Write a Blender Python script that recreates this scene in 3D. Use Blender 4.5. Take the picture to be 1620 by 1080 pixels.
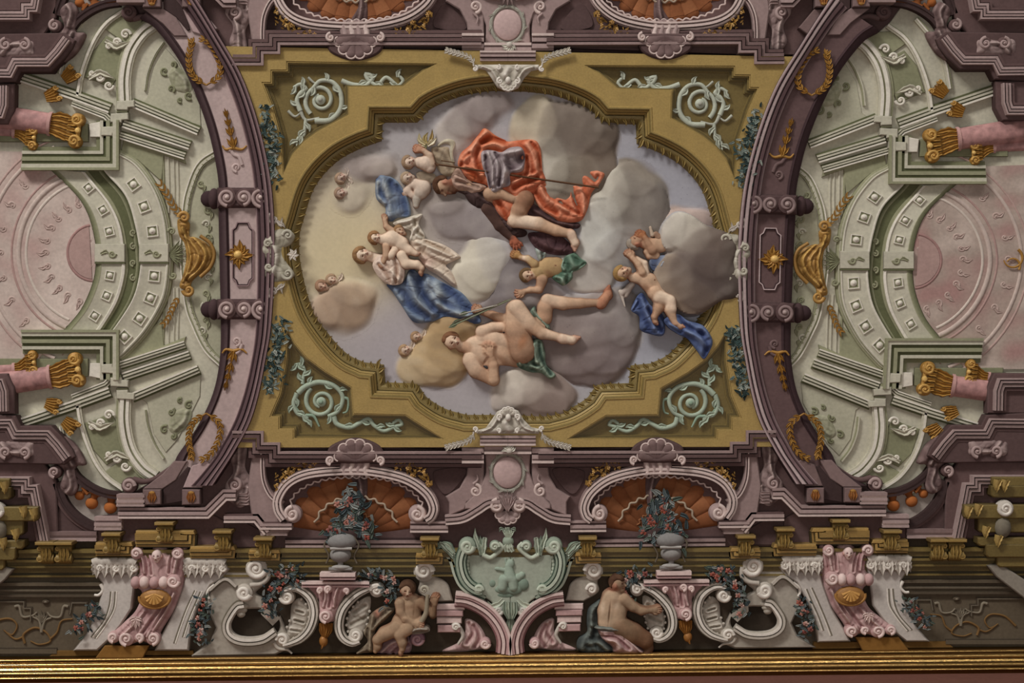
import bpy, math, random
import numpy as np
from mathutils import Vector
from mathutils.geometry import delaunay_2d_cdt

for o in list(bpy.data.objects):
    bpy.data.objects.remove(o)
SC = bpy.context.scene
COL = SC.collection
PI = math.pi
# one unit of drawing = 8 mm on the vault; the vault hangs 20.8 m above the camera
S, DD, ZC, CX, CY = .008, 2600.0, 22.4, 810.0, 540.0

# ---------------------------------------------------------------- camera, light, exposure
cam = bpy.data.cameras.new('camera'); camo = bpy.data.objects.new('camera', cam); COL.objects.link(camo)
camo.location = (0, 0, ZC - DD * S); camo.rotation_euler = (PI, 0, 0)
cam.sensor_width = 36; cam.lens = 36 * DD / 1620; cam.clip_end = 200
SC.camera = camo
SC.view_settings.view_transform = 'Standard'; SC.view_settings.look = 'None'
SC.view_settings.gamma = 1; SC.view_settings.use_curve_mapping = False
SC.view_settings.exposure = 0.0
wd = bpy.data.worlds.new('hall'); SC.world = wd; wd.use_nodes = True
wd.node_tree.nodes['Background'].inputs[0].default_value = (1.0, .97, .93, 1)
wd.node_tree.nodes['Background'].inputs[1].default_value = .19
def area(name, loc, aim, size, power, col):
    l = bpy.data.lights.new(name, 'AREA'); l.shape = 'RECTANGLE'; l.size, l.size_y = size; l.energy = power; l.color = col
    o = bpy.data.objects.new(name, l); COL.objects.link(o); o.location = loc
    o.rotation_euler = (Vector(aim) - Vector(loc)).to_track_quat('-Z', 'Y').to_euler()
area('raking_key', (-27, -40, ZC - 26), (0, 0, ZC), (13, 9), 17500, (1.0, .975, .94))  # unseen key light added to rake the relief from upper left
area('cornice_highlight', (0, -42, ZC - 25), (0, 0, ZC), (44, 2.5), 5200, (1.0, .975, .94))  # unseen strip light added to draw highlights along the gold cornice
area('floor_bounce', (0, 4, .3), (0, 3, ZC), (10, 8), 1050, (1.0, .95, .89))
GAIN = 1.4

# ---------------------------------------------------------------- small tools
rng = random.Random(7)
def ident(p): return np.asarray(p, float)
XF = ident
def P(*a): return np.array(a, float)
def crop(x0, y0, k):
    def f(*pts):
        r = np.array([(x0 + x / k, y0 + y / k) for x, y in pts]); return r
    f.k = k
    return f
A, B, C_, D_, E_, F_ = [crop(x, y, 2.843) for x, y in ((0, 0), (0, 340), (0, 700), (400, 700), (800, 700), (1200, 700))]
G_, H_, I_, J_, K_, L_ = [crop(x, y, 2.843) for x, y in ((1200, 340), (1200, 0), (400, 0), (800, 0), (400, 340), (800, 340))]
za, zb, zc, zd, ze, zf = crop(640, 190, 7.71), crop(760, 180, 4.695), crop(540, 270, 4.154), crop(690, 440, 5.4), crop(960, 350, 4.909), crop(790, 370, 9.82)
zg, zh, zi, zj, zk, zl = crop(560, 880, 6.753), crop(890, 880, 6.75), crop(680, 640, 4.5), crop(680, 830, 5.142), crop(310, 850, 5.226), crop(130, 840, 5.144)

def spline(pts, step=5.0, closed=False):
    p = np.asarray(pts, float); n = len(p)
    if closed: q = np.vstack([p[-1], p, p[0], p[1]])
    else: q = np.vstack([2 * p[0] - p[1], p, 2 * p[-1] - p[-2]])
    out = []
    for i in range(n if closed else n - 1):
        a, b, c, d = q[i], q[i + 1], q[i + 2], q[i + 3]
        m = max(1, int(math.ceil(np.linalg.norm(c - b) / step)))
        t = (np.arange(m) / m)[:, None]
        out.append(.5 * (2 * b + (c - a) * t + (2 * a - 5 * b + 4 * c - d) * t ** 2 + (3 * b - a - 3 * c + d) * t ** 3))
    if not closed: out.append(p[-1:])
    return np.vstack(out)
def resample(path, n):
    d = np.r_[0, np.cumsum(np.linalg.norm(np.diff(path, axis=0), axis=1))]
    t = np.linspace(0, d[-1], n)
    return np.c_[np.interp(t, d, path[:, 0]), np.interp(t, d, path[:, 1])]
def plen(p): return float(np.linalg.norm(np.diff(p, axis=0), axis=1).sum())
def sarea(p): x, y = p[:, 0], p[:, 1]; return .5 * float(np.sum(x * np.roll(y, -1) - y * np.roll(x, -1)))
def lin(c):
    c = np.asarray(c, float) / 255
    return np.where(c <= .04045, c / 12.92, ((c + .055) / 1.055) ** 2.4)
def mix(a, b, t): return tuple(np.asarray(a, float) * (1 - t) + np.asarray(b, float) * t)
def normals(p, closed):
    if closed: t0 = p - np.roll(p, 1, 0); t1 = np.roll(p, -1, 0) - p
    else:
        d = np.diff(p, axis=0); t0 = np.vstack([d[:1], d]); t1 = np.vstack([d, d[-1:]])
    t0 = t0 / (np.linalg.norm(t0, axis=1, keepdims=True) + 1e-9); t1 = t1 / (np.linalg.norm(t1, axis=1, keepdims=True) + 1e-9)
    n0 = np.c_[t0[:, 1], -t0[:, 0]]; n1 = np.c_[t1[:, 1], -t1[:, 0]]
    m = n0 + n1; L = np.linalg.norm(m, axis=1, keepdims=True)
    m = np.where(L > .3, m / (L + 1e-9), n0)
    c = np.clip(np.sum(m * n0, axis=1, keepdims=True), .45, 1)
    return m / c

class G:
    """collects one mesh: vertices (x, y, height off the vault), faces, a pigment for each vertex"""
    def __init__(s): s.V = []; s.F = []; s.C = []; s.n = 0
    def add(s, v, f, c):
        v = np.asarray(v, float); w = v.copy(); w[:, :2] = XF(v[:, :2])
        c = np.asarray(c, float)
        if c.ndim == 1: c = np.tile(c, (len(v), 1))
        s.V.append(w); s.C.append(c)
        s.F += [tuple(int(i) + s.n for i in q) for q in f]
        s.n += len(v); return s
    def arrays(s): return np.vstack(s.V), s.F, np.vstack(s.C)

def sweep(g, path, prof, cols, closed=False, ws=None, hs=None, caps=True):
    """moulding: profile points (offset to the left of travel, height) run along a path with mitred corners"""
    p = np.asarray(path, float); n = normals(p, closed); m = len(p); k = len(prof)
    ws = np.ones(m) if ws is None else np.asarray(ws, float)
    hs = np.ones(m) if hs is None else np.asarray(hs, float)
    pr = np.asarray(prof, float)
    v = np.zeros((m, k, 3))
    v[:, :, :2] = p[:, None, :] + n[:, None, :] * (pr[None, :, 0:1] * ws[:, None, None])
    v[:, :, 2] = pr[None, :, 1] * hs[:, None]
    f = []
    for i in range(m if closed else m - 1):
        j = (i + 1) % m
        for q in range(k - 1): f.append((i * k + q, i * k + q + 1, j * k + q + 1, j * k + q))
    if caps and not closed and k > 2:
        f.append(tuple(range(k))); f.append(tuple((m - 1) * k + q for q in range(k)))
    c = np.asarray(cols, float)
    c = np.tile(c, (m * k, 1)) if c.ndim == 1 else np.tile(c, (m, 1))
    return g.add(v.reshape(-1, 3), f, c)
def steps(base, items):
    """stepped moulding: items (width, height, colour) laid side by side; returns profile and colours"""
    o = 0; pr = [(0, base)]; cl = [items[0][2]]
    for w, h, c in items:
        pr += [(o, h), (o + w, h)]; cl += [c, c]; o += w
    pr.append((o, base)); cl.append(items[-1][2])
    return pr, cl
def neg(prof): return [(-o, h) for o, h in prof]

def inset(p, d):
    s = 1 if sarea(p) > 0 else -1
    return p - normals(p, True) * d * s
def poly(g, pts, h0, h1, col, bev=1.5, side=None, holes=()):
    p = np.asarray(pts, float); side = side if side is not None else mix(col, (30, 22, 20), .25)
    bev = min(bev, max(.2, (h1 - h0) * .6))
    rings = [p] + [np.asarray(q, float) for q in holes]
    top = []
    for ri, r in enumerate(rings):
        m = len(r); q = inset(r, bev if ri == 0 else -bev)
        v = np.vstack([np.c_[r, np.full(m, h0)], np.c_[r, np.full(m, h1 - bev)], np.c_[q, np.full(m, h1)]])
        f = []
        for a in range(2):
            for i in range(m):
                j = (i + 1) % m; f.append((a * m + i, a * m + j, (a + 1) * m + j, (a + 1) * m + i))
        c = np.vstack([np.tile(np.asarray(side, float), (2 * m, 1)), np.tile(np.asarray(col, float), (m, 1))])
        g.add(v, f, c); top.append(q)
    vs = [Vector((float(x), float(y))) for q in top for x, y in q]; es = []; o = 0
    for q in top:
        m = len(q); es += [(o + i, o + (i + 1) % m) for i in range(m)]; o += m
    r = delaunay_2d_cdt(vs, es, [], 0, 1e-4)
    tv = np.array([(v.x, v.y) for v in r[0]]); tf = np.array([tuple(q) for q in r[2]])
    ce = tv[tf].mean(1); ok = np.zeros(len(tf), bool)
    for q in top: ok ^= poly_sdf(ce[:, 0], ce[:, 1], q) < 0
    g.add(np.c_[tv, np.full(len(tv), h1)], tf[ok].tolist(), col)
    return g
HALF = [(math.sin(a), math.cos(a)) for a in np.linspace(-PI / 2, PI / 2, 7)]
def tube(g, path, w, col, h0=0., k=.8, w1=None, env=None, tip=None):
    """half-round ridge along a path, radius w tapering to w1"""
    p = np.asarray(path, float); m = len(p); t = np.linspace(0, 1, m)
    ww = (w + ((w if w1 is None else w1) - w) * t)
    if env is not None: ww = ww * env(t)
    n = normals(p, False); pr = np.array(HALF); q = len(pr)
    v = np.zeros((m, q, 3)); v[:, :, :2] = p[:, None] + n[:, None] * (pr[None, :, :1] * ww[:, None, None])
    v[:, :, 2] = h0 + pr[None, :, 1] * ww[:, None] * k
    f = [(i * q + a, i * q + a + 1, (i + 1) * q + a + 1, (i + 1) * q + a) for i in range(m - 1) for a in range(q - 1)]
    f += [tuple(range(q)), tuple((m - 1) * q + a for a in range(q))]
    c = np.asarray(col, float)
    if c.ndim == 2 and len(c) == 2: c = (c[0][None] + (c[1] - c[0])[None] * t[:, None]); c = np.repeat(c, q, 0)
    return g.add(v.reshape(-1, 3), f, c)
def spiral(cx, cy, r, turns, d, a0, r1=.12, step=.22):
    n = max(8, int(turns * 2 * PI / step)); t = np.linspace(0, 1, n)
    a = a0 + d * turns * 2 * PI * t; rr = r * (1 + (r1 - 1) * t ** .8)
    return np.c_[cx + rr * np.cos(a), cy + rr * np.sin(a)]
def dome(g, cx, cy, rx, ry, h, col, h0=0., rot=0., n=14, m=4, p=1.0):
    v = [(cx, cy, h0 + h)]; ca, sa = math.cos(rot), math.sin(rot)
    for j in range(1, m + 1):
        t = j / m * PI / 2
        for i in range(n):
            a = 2 * PI * i / n; x, y = rx * math.sin(t) * math.cos(a), ry * math.sin(t) * math.sin(a)
            v.append((cx + ca * x - sa * y, cy + sa * x + ca * y, h0 + h * math.cos(t) ** p))
    f = [(0, 1 + i, 1 + (i + 1) % n) for i in range(n)]
    for j in range(m - 1):
        for i in range(n): f.append((1 + j * n + i, 1 + (j + 1) * n + i, 1 + (j + 1) * n + (i + 1) % n, 1 + j * n + (i + 1) % n))
    return g.add(v, f, col)
def volute(g, cx, cy, r, d=1, a0=0., turns=2.0, w=None, col=(150, 140, 130), h0=0., k=1.0, eye=True, back=None):
    w = w or r * .26
    if back is not None: dome(g, cx, cy, r, r, 14 + w * .1, back, h0=h0 - 14, n=20, m=4, p=.3)
    sp = spiral(cx, cy, r - w * .8, turns, d, a0)
    tube(g, sp, w, col, h0, k, w1=w * .35)
    if eye: dome(g, cx, cy, r * .2, r * .2, w * .9, col, h0 + w * .15, n=10, m=3)
    return g
def leaf(g, path, w, col, h0=0., H=None, lobes=3, tip=.12, col2=None):
    """acanthus leaf along a path: lobed edge, raised flanks, sunk midrib"""
    p = resample(np.asarray(path, float), max(7, lobes * 4)); m = len(p); t = np.linspace(0, 1, m)
    H = w * .55 if H is None else H
    e = np.sin(PI * np.clip(t * .82 + .16, 0, 1)) ** .7 * (1 - t ** 6 * (1 - tip))
    e = e * (1 - .33 * np.abs(np.sin(lobes * PI * t)))
    pr = [(-1, .0), (-.62, 1.), (-.12, .55), (0, .25), (.12, .55), (.62, 1.), (1, .0)]
    n = normals(p, False); q = 7; v = np.zeros((m, q, 3)); prn = np.array(pr)
    v[:, :, :2] = p[:, None] + n[:, None] * (prn[None, :, :1] * (w * e)[:, None, None])
    v[:, :, 2] = h0 + prn[None, :, 1] * (H * (.35 + .65 * e))[:, None]
    f = [(i * q + a, i * q + a + 1, (i + 1) * q + a + 1, (i + 1) * q + a) for i in range(m - 1) for a in range(q - 1)]
    c2 = np.asarray(col2 if col2 is not None else mix(col, (40, 32, 24), .3), float); c = np.asarray(col, float)
    cc = np.array([c2, c, c, c2, c, c, c2])
    return g.add(v.reshape(-1, 3), f, np.tile(cc, (m, 1)))

# ---------------------------------------------------------------- sculpted low relief (height grids cut along their outline)
def cap(x0, y0, r0, x1, y1, r1, h, col, h1=None, kz=.75): return ('c', x0, y0, r0, x1, y1, r1, h, h if h1 is None else h1, col, kz)
def capz(z, a, ra, b, rb, h, col, h1=None, kz=.75):
    (x0, y0), (x1, y1) = z(a, b); return cap(x0, y0, ra / z.k, x1, y1, rb / z.k, h, col, h1, kz)
def ell(x, y, rx, ry, ang, h, col, kz=.6): return ('e', x, y, rx, ry, ang, h, col, kz)
def spot(x, y, rx, ry, ang, col, dh=0., soft=.35): return ('s', x, y, rx, ry, ang, col, dh, soft)
def seg_d(X, Y, x0, y0, x1, y1):
    dx, dy = x1 - x0, y1 - y0; L = dx * dx + dy * dy + 1e-9
    t = np.clip(((X - x0) * dx + (Y - y0) * dy) / L, 0, 1)
    return np.hypot(X - x0 - t * dx, Y - y0 - t * dy), t
def poly_sdf(X, Y, p):
    d = np.full(X.shape, 1e9); ins = np.zeros(X.shape, bool); n = len(p)
    for i in range(n):
        (x0, y0), (x1, y1) = p[i], p[(i + 1) % n]
        d = np.minimum(d, seg_d(X, Y, x0, y0, x1, y1)[0])
        c = (y0 > Y) != (y1 > Y)
        if abs(y1 - y0) > 1e-9: ins ^= c & (X < (x1 - x0) * (Y - y0) / (y1 - y0) + x0)
    return np.where(ins, -d, d)
def wob(X, Y, sc, seed):
    r = np.random.RandomState(seed); o = np.zeros(X.shape)
    for i in range(6):
        a = r.rand() * 2 * PI; f = sc * (.6 + 1.2 * r.rand()); o += np.sin((X * math.cos(a) + Y * math.sin(a)) * f + r.rand() * 6.28)
    return o / 3
def grid(x0, y0, x1, y1, res):
    xs = np.arange(math.floor(x0), x1 + res, res); ys = np.arange(math.floor(y0), y1 + res, res)
    return np.meshgrid(xs, ys)
def gridmesh(g, X, Y, f, H, Cc, hb, res, move=1.):
    ins = f <= 0; ny, nx = X.shape
    cell = ins[:-1, :-1] | ins[1:, :-1] | ins[:-1, 1:] | ins[1:, 1:]
    gy, gx = np.gradient(f, res); gl = np.maximum(gx * gx + gy * gy, .45)
    mv = np.clip(f, 0, 1.6 * res) * (~ins) * move
    PX = X - mv * gx / gl; PY = Y - mv * gy / gl
    use = np.zeros(X.shape, bool)
    for a in (0, 1):
        for b in (0, 1): use[a:ny - 1 + a, b:nx - 1 + b] |= cell
    idx = -np.ones(X.shape, int); idx[use] = np.arange(use.sum())
    v = np.c_[PX[use], PY[use], H[use]]; cc = Cc[use]
    iy, ix = np.nonzero(cell)
    q = np.c_[idx[iy, ix], idx[iy, ix + 1], idx[iy + 1, ix + 1], idx[iy + 1, ix]]
    e = np.vstack([q[:, [0, 1]], q[:, [1, 2]], q[:, [2, 3]], q[:, [3, 0]]])
    key = np.sort(e, 1); key = key[:, 0] * (len(v) + 1) + key[:, 1]
    u, inv, cnt = np.unique(key, return_inverse=True, return_counts=True)
    be = e[cnt[inv] == 1]
    bv = np.unique(be); mp = {int(b): len(v) + i for i, b in enumerate(bv)}
    sk = v[bv].copy(); sk[:, 2] = hb
    F = [tuple(r) for r in q.tolist()] + [(a, b, mp[b], mp[a]) for a, b in be.tolist()]
    return g.add(np.vstack([v, sk]), F, np.vstack([cc, cc[bv]]))
def relief(g, prims, res=1., k=1.5, hb=0., wobble=None, edge=None, colk=None, hpost=None, floor=.2, warp=None):
    sh = [p for p in prims if p[0] != 's']; sp = [p for p in prims if p[0] == 's']
    xs, ys = [], []
    for p in sh:
        if p[0] == 'c': xs += [p[1] - p[3], p[1] + p[3], p[4] - p[6], p[4] + p[6]]; ys += [p[2] - p[3], p[2] + p[3], p[5] - p[6], p[5] + p[6]]
        else: m = max(p[3], p[4]); xs += [p[1] - m, p[1] + m]; ys += [p[2] - m, p[2] + m]
    pad = 4 * res + k
    X, Y = grid(min(xs) - pad, min(ys) - pad, max(xs) + pad, max(ys) + pad, res)
    fs, hs, cs = [], [], []; X0, Y0 = X, Y
    if warp: X, Y = X + warp[0] * wob(X, Y, warp[1], warp[2]), Y + warp[0] * wob(X, Y, warp[1], warp[2] + 1)
    for p in sh:
        if p[0] == 'c':
            _, x0, y0, r0, x1, y1, r1, h0, h1, col, kz = p
            d, t = seg_d(X, Y, x0, y0, x1, y1); r = r0 + (r1 - r0) * t; f = d - r; hc = h0 + (h1 - h0) * t
            h = hc + kz * np.sqrt(np.maximum(r * r - d * d, 0))
        else:
            _, x, y, rx, ry, a, h0, col, kz = p; ca, sa = math.cos(a), math.sin(a)
            u = ((X - x) * ca + (Y - y) * sa) / rx; w = (-(X - x) * sa + (Y - y) * ca) / ry
            rr = np.sqrt(u * u + w * w); m = min(rx, ry)
            f = (rr - 1) * rr / (np.sqrt((u / rx) ** 2 + (w / ry) ** 2) + 1e-6); f = np.where(rr < .05, -m, f)
            h = h0 + kz * m * np.sqrt(np.maximum(1 - rr * rr, 0))
        fs.append(f); hs.append(h - np.maximum(f, 0) * 1.2); cs.append(np.asarray(col, float))
    fs = np.array(fs); hs = np.array(hs)
    f = -k * np.log(np.sum(np.exp(-np.clip(fs / k, -60, 60)), 0) + 1e-30)
    if wobble: f = f + wobble[0] * wob(X, Y, wobble[1], wobble[2])
    hk = k * .5 + .2; mx = hs.max(0); H = mx + hk * np.log(np.sum(np.exp((hs - mx) / hk), 0))
    ck = colk or (k * .6 + .5); w = np.exp((hs - mx) / ck); w /= w.sum(0)
    Cc = np.tensordot(np.moveaxis(w, 0, -1), np.array(cs), 1); X, Y = X0, Y0
    for p in sp:
        _, x, y, rx, ry, a, col, dh, soft = p; ca, sa = math.cos(a), math.sin(a)
        u = ((X - x) * ca + (Y - y) * sa) / rx; q = (-(X - x) * sa + (Y - y) * ca) / ry
        al = np.clip((1 - np.sqrt(u * u + q * q)) / soft, 0, 1); al = al * al * (3 - 2 * al)
        if col is not None: Cc = Cc * (1 - al[..., None]) + np.asarray(col, float) * al[..., None]
        H = H + dh * al
    if edge is not None:
        wd_, fn = edge; al = np.clip(-f / wd_, 0, 1); al = (al * al * (3 - 2 * al))[..., None]
        Cc = fn(X, Y) * (1 - al) + Cc * al; H = hb + (H - hb) * (.1 + .9 * al[..., 0])
    if hpost: H, Cc = hpost(X, Y, H, Cc, f)
    return gridmesh(g, X, Y, f, np.maximum(H, hb + floor), Cc, hb, res, 0. if edge is not None and edge[0] > 4 else 1.)
def cloth(g, pts, h, H, col, folds=(), hi=None, lo=None, res=1., w=3.5, hb=0., smooth=True, tint=None):
    """drapery: outline filled with a swelling sheet, ridges (amp > 0) and furrows (amp < 0) along fold lines"""
    p = spline(pts, 3., True) if smooth else np.asarray(pts, float)
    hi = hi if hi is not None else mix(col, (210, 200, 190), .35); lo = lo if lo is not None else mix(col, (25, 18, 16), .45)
    X, Y = grid(p[:, 0].min() - 4, p[:, 1].min() - 4, p[:, 0].max() + 4, p[:, 1].max() + 4, res)
    f = poly_sdf(X, Y, p); d = np.maximum(-f, 0)
    Hh = h + .75 * H * (1 - np.exp(-d / w)); Cc = np.tile(np.asarray(col, float), X.shape + (1,))
    if tint is not None:
        for (x, y, r, c) in tint:
            al = np.exp(-((X - x) ** 2 + (Y - y) ** 2) / r ** 2)[..., None]; Cc = Cc * (1 - al) + np.asarray(c, float) * al
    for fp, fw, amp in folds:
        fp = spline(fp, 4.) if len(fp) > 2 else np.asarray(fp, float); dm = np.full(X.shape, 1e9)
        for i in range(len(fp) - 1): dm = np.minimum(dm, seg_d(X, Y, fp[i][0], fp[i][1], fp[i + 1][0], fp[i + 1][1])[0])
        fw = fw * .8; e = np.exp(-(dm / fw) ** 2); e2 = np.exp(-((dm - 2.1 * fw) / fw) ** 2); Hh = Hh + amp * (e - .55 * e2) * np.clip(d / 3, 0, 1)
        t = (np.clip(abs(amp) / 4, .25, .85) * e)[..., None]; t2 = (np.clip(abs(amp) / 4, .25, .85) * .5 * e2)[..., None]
        Cc = Cc * (1 - t) + np.asarray(hi if amp > 0 else lo, float) * t  # ridges painted in the highlight colour, furrows in the shade colour
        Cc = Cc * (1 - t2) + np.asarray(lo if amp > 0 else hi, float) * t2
    sd = int(abs(h) * 7 + len(p)); cr = np.exp(-(wob(X, Y, .13, sd + 3) / .16) ** 2) * .8 + np.exp(-(wob(X, Y, .26, sd + 9) / .2) ** 2) * .45
    cr = cr * np.clip(d / 4, 0, 1); Hh = Hh - cr * min(1.3, H * .16); cr = np.clip(cr, 0, 1)[..., None] * .3; Cc = Cc * (1 - cr) + np.asarray(lo, float) * cr  # creases darkened with the same painted shade colour
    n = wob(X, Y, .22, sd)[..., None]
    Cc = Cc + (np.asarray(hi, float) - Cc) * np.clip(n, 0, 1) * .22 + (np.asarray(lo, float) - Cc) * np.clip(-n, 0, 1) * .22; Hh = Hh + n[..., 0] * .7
    return gridmesh(g, X, Y, f, np.maximum(Hh, hb + .3), Cc, hb, res)

# ---------------------------------------------------------------- materials
def mat(name, rough=.85, metal=0., var=.16, scale=30., bump=.15, spec=.25, crack=0.):
    m = bpy.data.materials.new(name); m.use_nodes = True; nt = m.node_tree; N = nt.nodes; L = nt.links
    b = N['Principled BSDF']; b.inputs['Roughness'].default_value = rough; b.inputs['Metallic'].default_value = metal
    b.inputs['Specular IOR Level'].default_value = spec
    at = N.new('ShaderNodeAttribute'); at.attribute_name = 'Col'
    tc = N.new('ShaderNodeTexCoord'); geo = N.new('ShaderNodeNewGeometry')
    n1 = N.new('ShaderNodeTexNoise'); n1.inputs['Scale'].default_value = scale * .12; n1.inputs['Detail'].default_value = 6; n1.inputs['Roughness'].default_value = .65
    n2 = N.new('ShaderNodeTexNoise'); n2.inputs['Scale'].default_value = scale; n2.inputs['Detail'].default_value = 3
    L.new(geo.outputs['Position'], n1.inputs['Vector']); L.new(geo.outputs['Position'], n2.inputs['Vector'])
    ad = N.new('ShaderNodeMath'); ad.operation = 'ADD'; L.new(n1.outputs['Fac'], ad.inputs[0]); L.new(n2.outputs['Fac'], ad.inputs[1])
    mr = N.new('ShaderNodeMapRange'); mr.inputs['From Min'].default_value = .6; mr.inputs['From Max'].default_value = 1.4
    mr.inputs['To Min'].default_value = 1 - var; mr.inputs['To Max'].default_value = 1 + var
    L.new(ad.outputs[0], mr.inputs['Value'])
    mu = N.new('ShaderNodeVectorMath'); mu.operation = 'SCALE'; L.new(at.outputs['Color'], mu.inputs[0]); L.new(mr.outputs[0], mu.inputs['Scale'])
    out = mu.outputs[0]
    if crack:
        v = N.new('ShaderNodeTexVoronoi'); v.inputs['Scale'].default_value = 16; v.feature = 'F1'; v.inputs['Randomness'].default_value = 1
        L.new(geo.outputs['Position'], v.inputs['Vector'])
        r = N.new('ShaderNodeMapRange'); r.inputs['From Min'].default_value = .05; r.inputs['From Max'].default_value = .09
        r.inputs['To Min'].default_value = .45; r.inputs['To Max'].default_value = 1
        L.new(v.outputs['Distance'], r.inputs['Value'])
        n3 = N.new('ShaderNodeTexNoise'); n3.inputs['Scale'].default_value = 1.1; L.new(geo.outputs['Position'], n3.inputs['Vector'])
        r3 = N.new('ShaderNodeMapRange'); r3.inputs['From Min'].default_value = .5; r3.inputs['From Max'].default_value = .62
        L.new(n3.outputs['Fac'], r3.inputs['Value'])
        mx = N.new('ShaderNodeMath'); mx.operation = 'MULTIPLY_ADD'
        su = N.new('ShaderNodeMath'); su.operation = 'SUBTRACT'; su.inputs[1].default_value = 1; L.new(r.outputs[0], su.inputs[0])
        L.new(su.outputs[0], mx.inputs[0]); L.new(r3.outputs[0], mx.inputs[1]); mx.inputs[2].default_value = 1
        m2 = N.new('ShaderNodeVectorMath'); m2.operation = 'SCALE'; L.new(out, m2.inputs[0]); L.new(mx.outputs[0], m2.inputs['Scale']); out = m2.outputs[0]
    L.new(out, b.inputs['Base Color'])
    bp = N.new('ShaderNodeBump'); bp.inputs['Strength'].default_value = bump; bp.inputs['Distance'].default_value = .01
    L.new(n2.outputs['Fac'], bp.inputs['Height']); L.new(bp.outputs[0], b.inputs['Normal'])
    return m
FRESCO = mat('fresco_plaster', .9, 0, .16, 26, .12, .12)
SKYM = mat('fresco_sky', .9, 0, .07, 22, .1, .1, crack=1.)
GILT = mat('gilded_stucco', .5, .15, .18, 40, .2, .4)
GOLD = mat('gold_leaf', .2, .9, .25, 30, .12, .6)
MARB = mat('rose_marble', .6, 0, .55, 12, .1, .25)

# ---------------------------------------------------------------- objects
def world(x, y, h=0.):
    k = 1 - h / DD; return Vector(((x - CX) * k * S, (y - CY) * k * S, ZC - h * S))
def build(name, g, m, origin, hb, parent=None):
    v, f, c = g.arrays(); me = bpy.data.meshes.new(name)
    w = np.empty_like(v); w[:, 0] = (v[:, 0] - origin[0]) * S; w[:, 1] = (v[:, 1] - origin[1]) * S; w[:, 2] = -(v[:, 2] - hb) * S
    me.from_pydata(w.tolist(), [], f)
    at = me.color_attributes.new('Col', 'FLOAT_COLOR', 'POINT')
    c = np.clip(c, 0, 255); c = c + (c.mean(1, keepdims=True) - c) * .12
    ca = np.ones((len(v), 4), np.float32); ca[:, :3] = np.clip(lin(c) * GAIN, 0, .95)
    at.data.foreach_set('color', ca.ravel())
    me.materials.append(m or FRESCO)
    me.polygons.foreach_set('use_smooth', np.ones(len(me.polygons), bool)); me.set_sharp_from_angle(angle=math.radians(38))
    me.update()
    o = bpy.data.objects.new(name, me); COL.objects.link(o)
    if parent is not None: o.parent = parent
    return o
class T:
    """one thing: an Empty at its base that carries its parts"""
    def __init__(s, name, label, cat, at, hb=0., group=None, m=None, struct=False):
        s.c = XF(np.array([at], float))[0]; s.hb = hb; s.m = m
        o = bpy.data.objects.new(name, None); COL.objects.link(o); o.location = world(s.c[0], s.c[1], hb); o.empty_display_size = .1
        if struct: o['kind'] = 'structure'
        else: o['label'] = label; o['category'] = cat
        if group: o['group'] = group
        s.o = o
    def part(s, name, g, m=None, parent=None, label=None, stuff=False):
        o = build(name, g, m or s.m, s.c, s.hb, parent or s.o)
        if label: o['label'] = label
        if stuff: o['kind'] = 'stuff'
        return o
def single(name, label, cat, g, at=None, hb=0., group=None, m=None, kind=None):
    v = np.vstack(g.V); c = v[:, :2].mean(0) if at is None else XF(np.array([at], float))[0]
    o = build(name, g, m, c, hb); o.location = world(c[0], c[1], hb)
    if kind: o['kind'] = kind
    if kind != 'structure': o['label'] = label; o['category'] = cat
    if group: o['group'] = group
    return o
# left half -> right half of the vault (the painted scheme is symmetrical but not quite square to the wall)
def mirror(sy=((0, 1612), (110, 1611), (400, 1602), (685, 1598), (944, 1592), (1030, 1590)),
           dy=((0, 19), (110, 17), (313, 12), (405, 8), (489, 6), (685, -1), (860, -4), (960, -4), (1030, -13))):
    a, b = zip(*sy); c, d = zip(*dy)
    def f(p):
        p = np.asarray(p, float); q = p.copy()
        q[:, 0] = np.interp(p[:, 1], a, b) - p[:, 0]
        q[:, 1] = p[:, 1] + np.interp(p[:, 1], c, d) * np.clip(np.abs(p[:, 0] - 803) / 480, 0, 1.15)
        return q
    return f
MIR = mirror()
def vflip(p): p = np.asarray(p, float); return np.c_[p[:, 0], 788 - p[:, 1]]
def compose(*fs):
    def h(p):
        for f in fs: p = f(np.asarray(p, float))
        return p
    return h
SIDE = ('left', 'right')
# pigments, with darker and lighter tones for painted shade and highlight
MD, MM, ML, MH = (58, 43, 42), (88, 67, 65), (147, 125, 121), (180, 160, 153)
GD, GM, GL, GH = (86, 88, 60), (130, 129, 101), (168, 163, 144), (194, 187, 173)
RP, RL, RD = (158, 131, 123), (170, 152, 142), (144, 109, 104)
AU, AD, AH = (150, 106, 40), (88, 58, 20), (200, 160, 85)
OL, OH, OD = (108, 90, 44), (146, 120, 63), (52, 43, 18)
WH, WD, WW = (168, 159, 148), (104, 96, 82), (194, 186, 175)
MT, MTL, MTD = (126, 137, 120), (160, 167, 149), (68, 84, 70)
PK, PKL, PKD = (166, 132, 129), (192, 168, 161), (122, 82, 82)
BR = (64, 54, 43)

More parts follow.
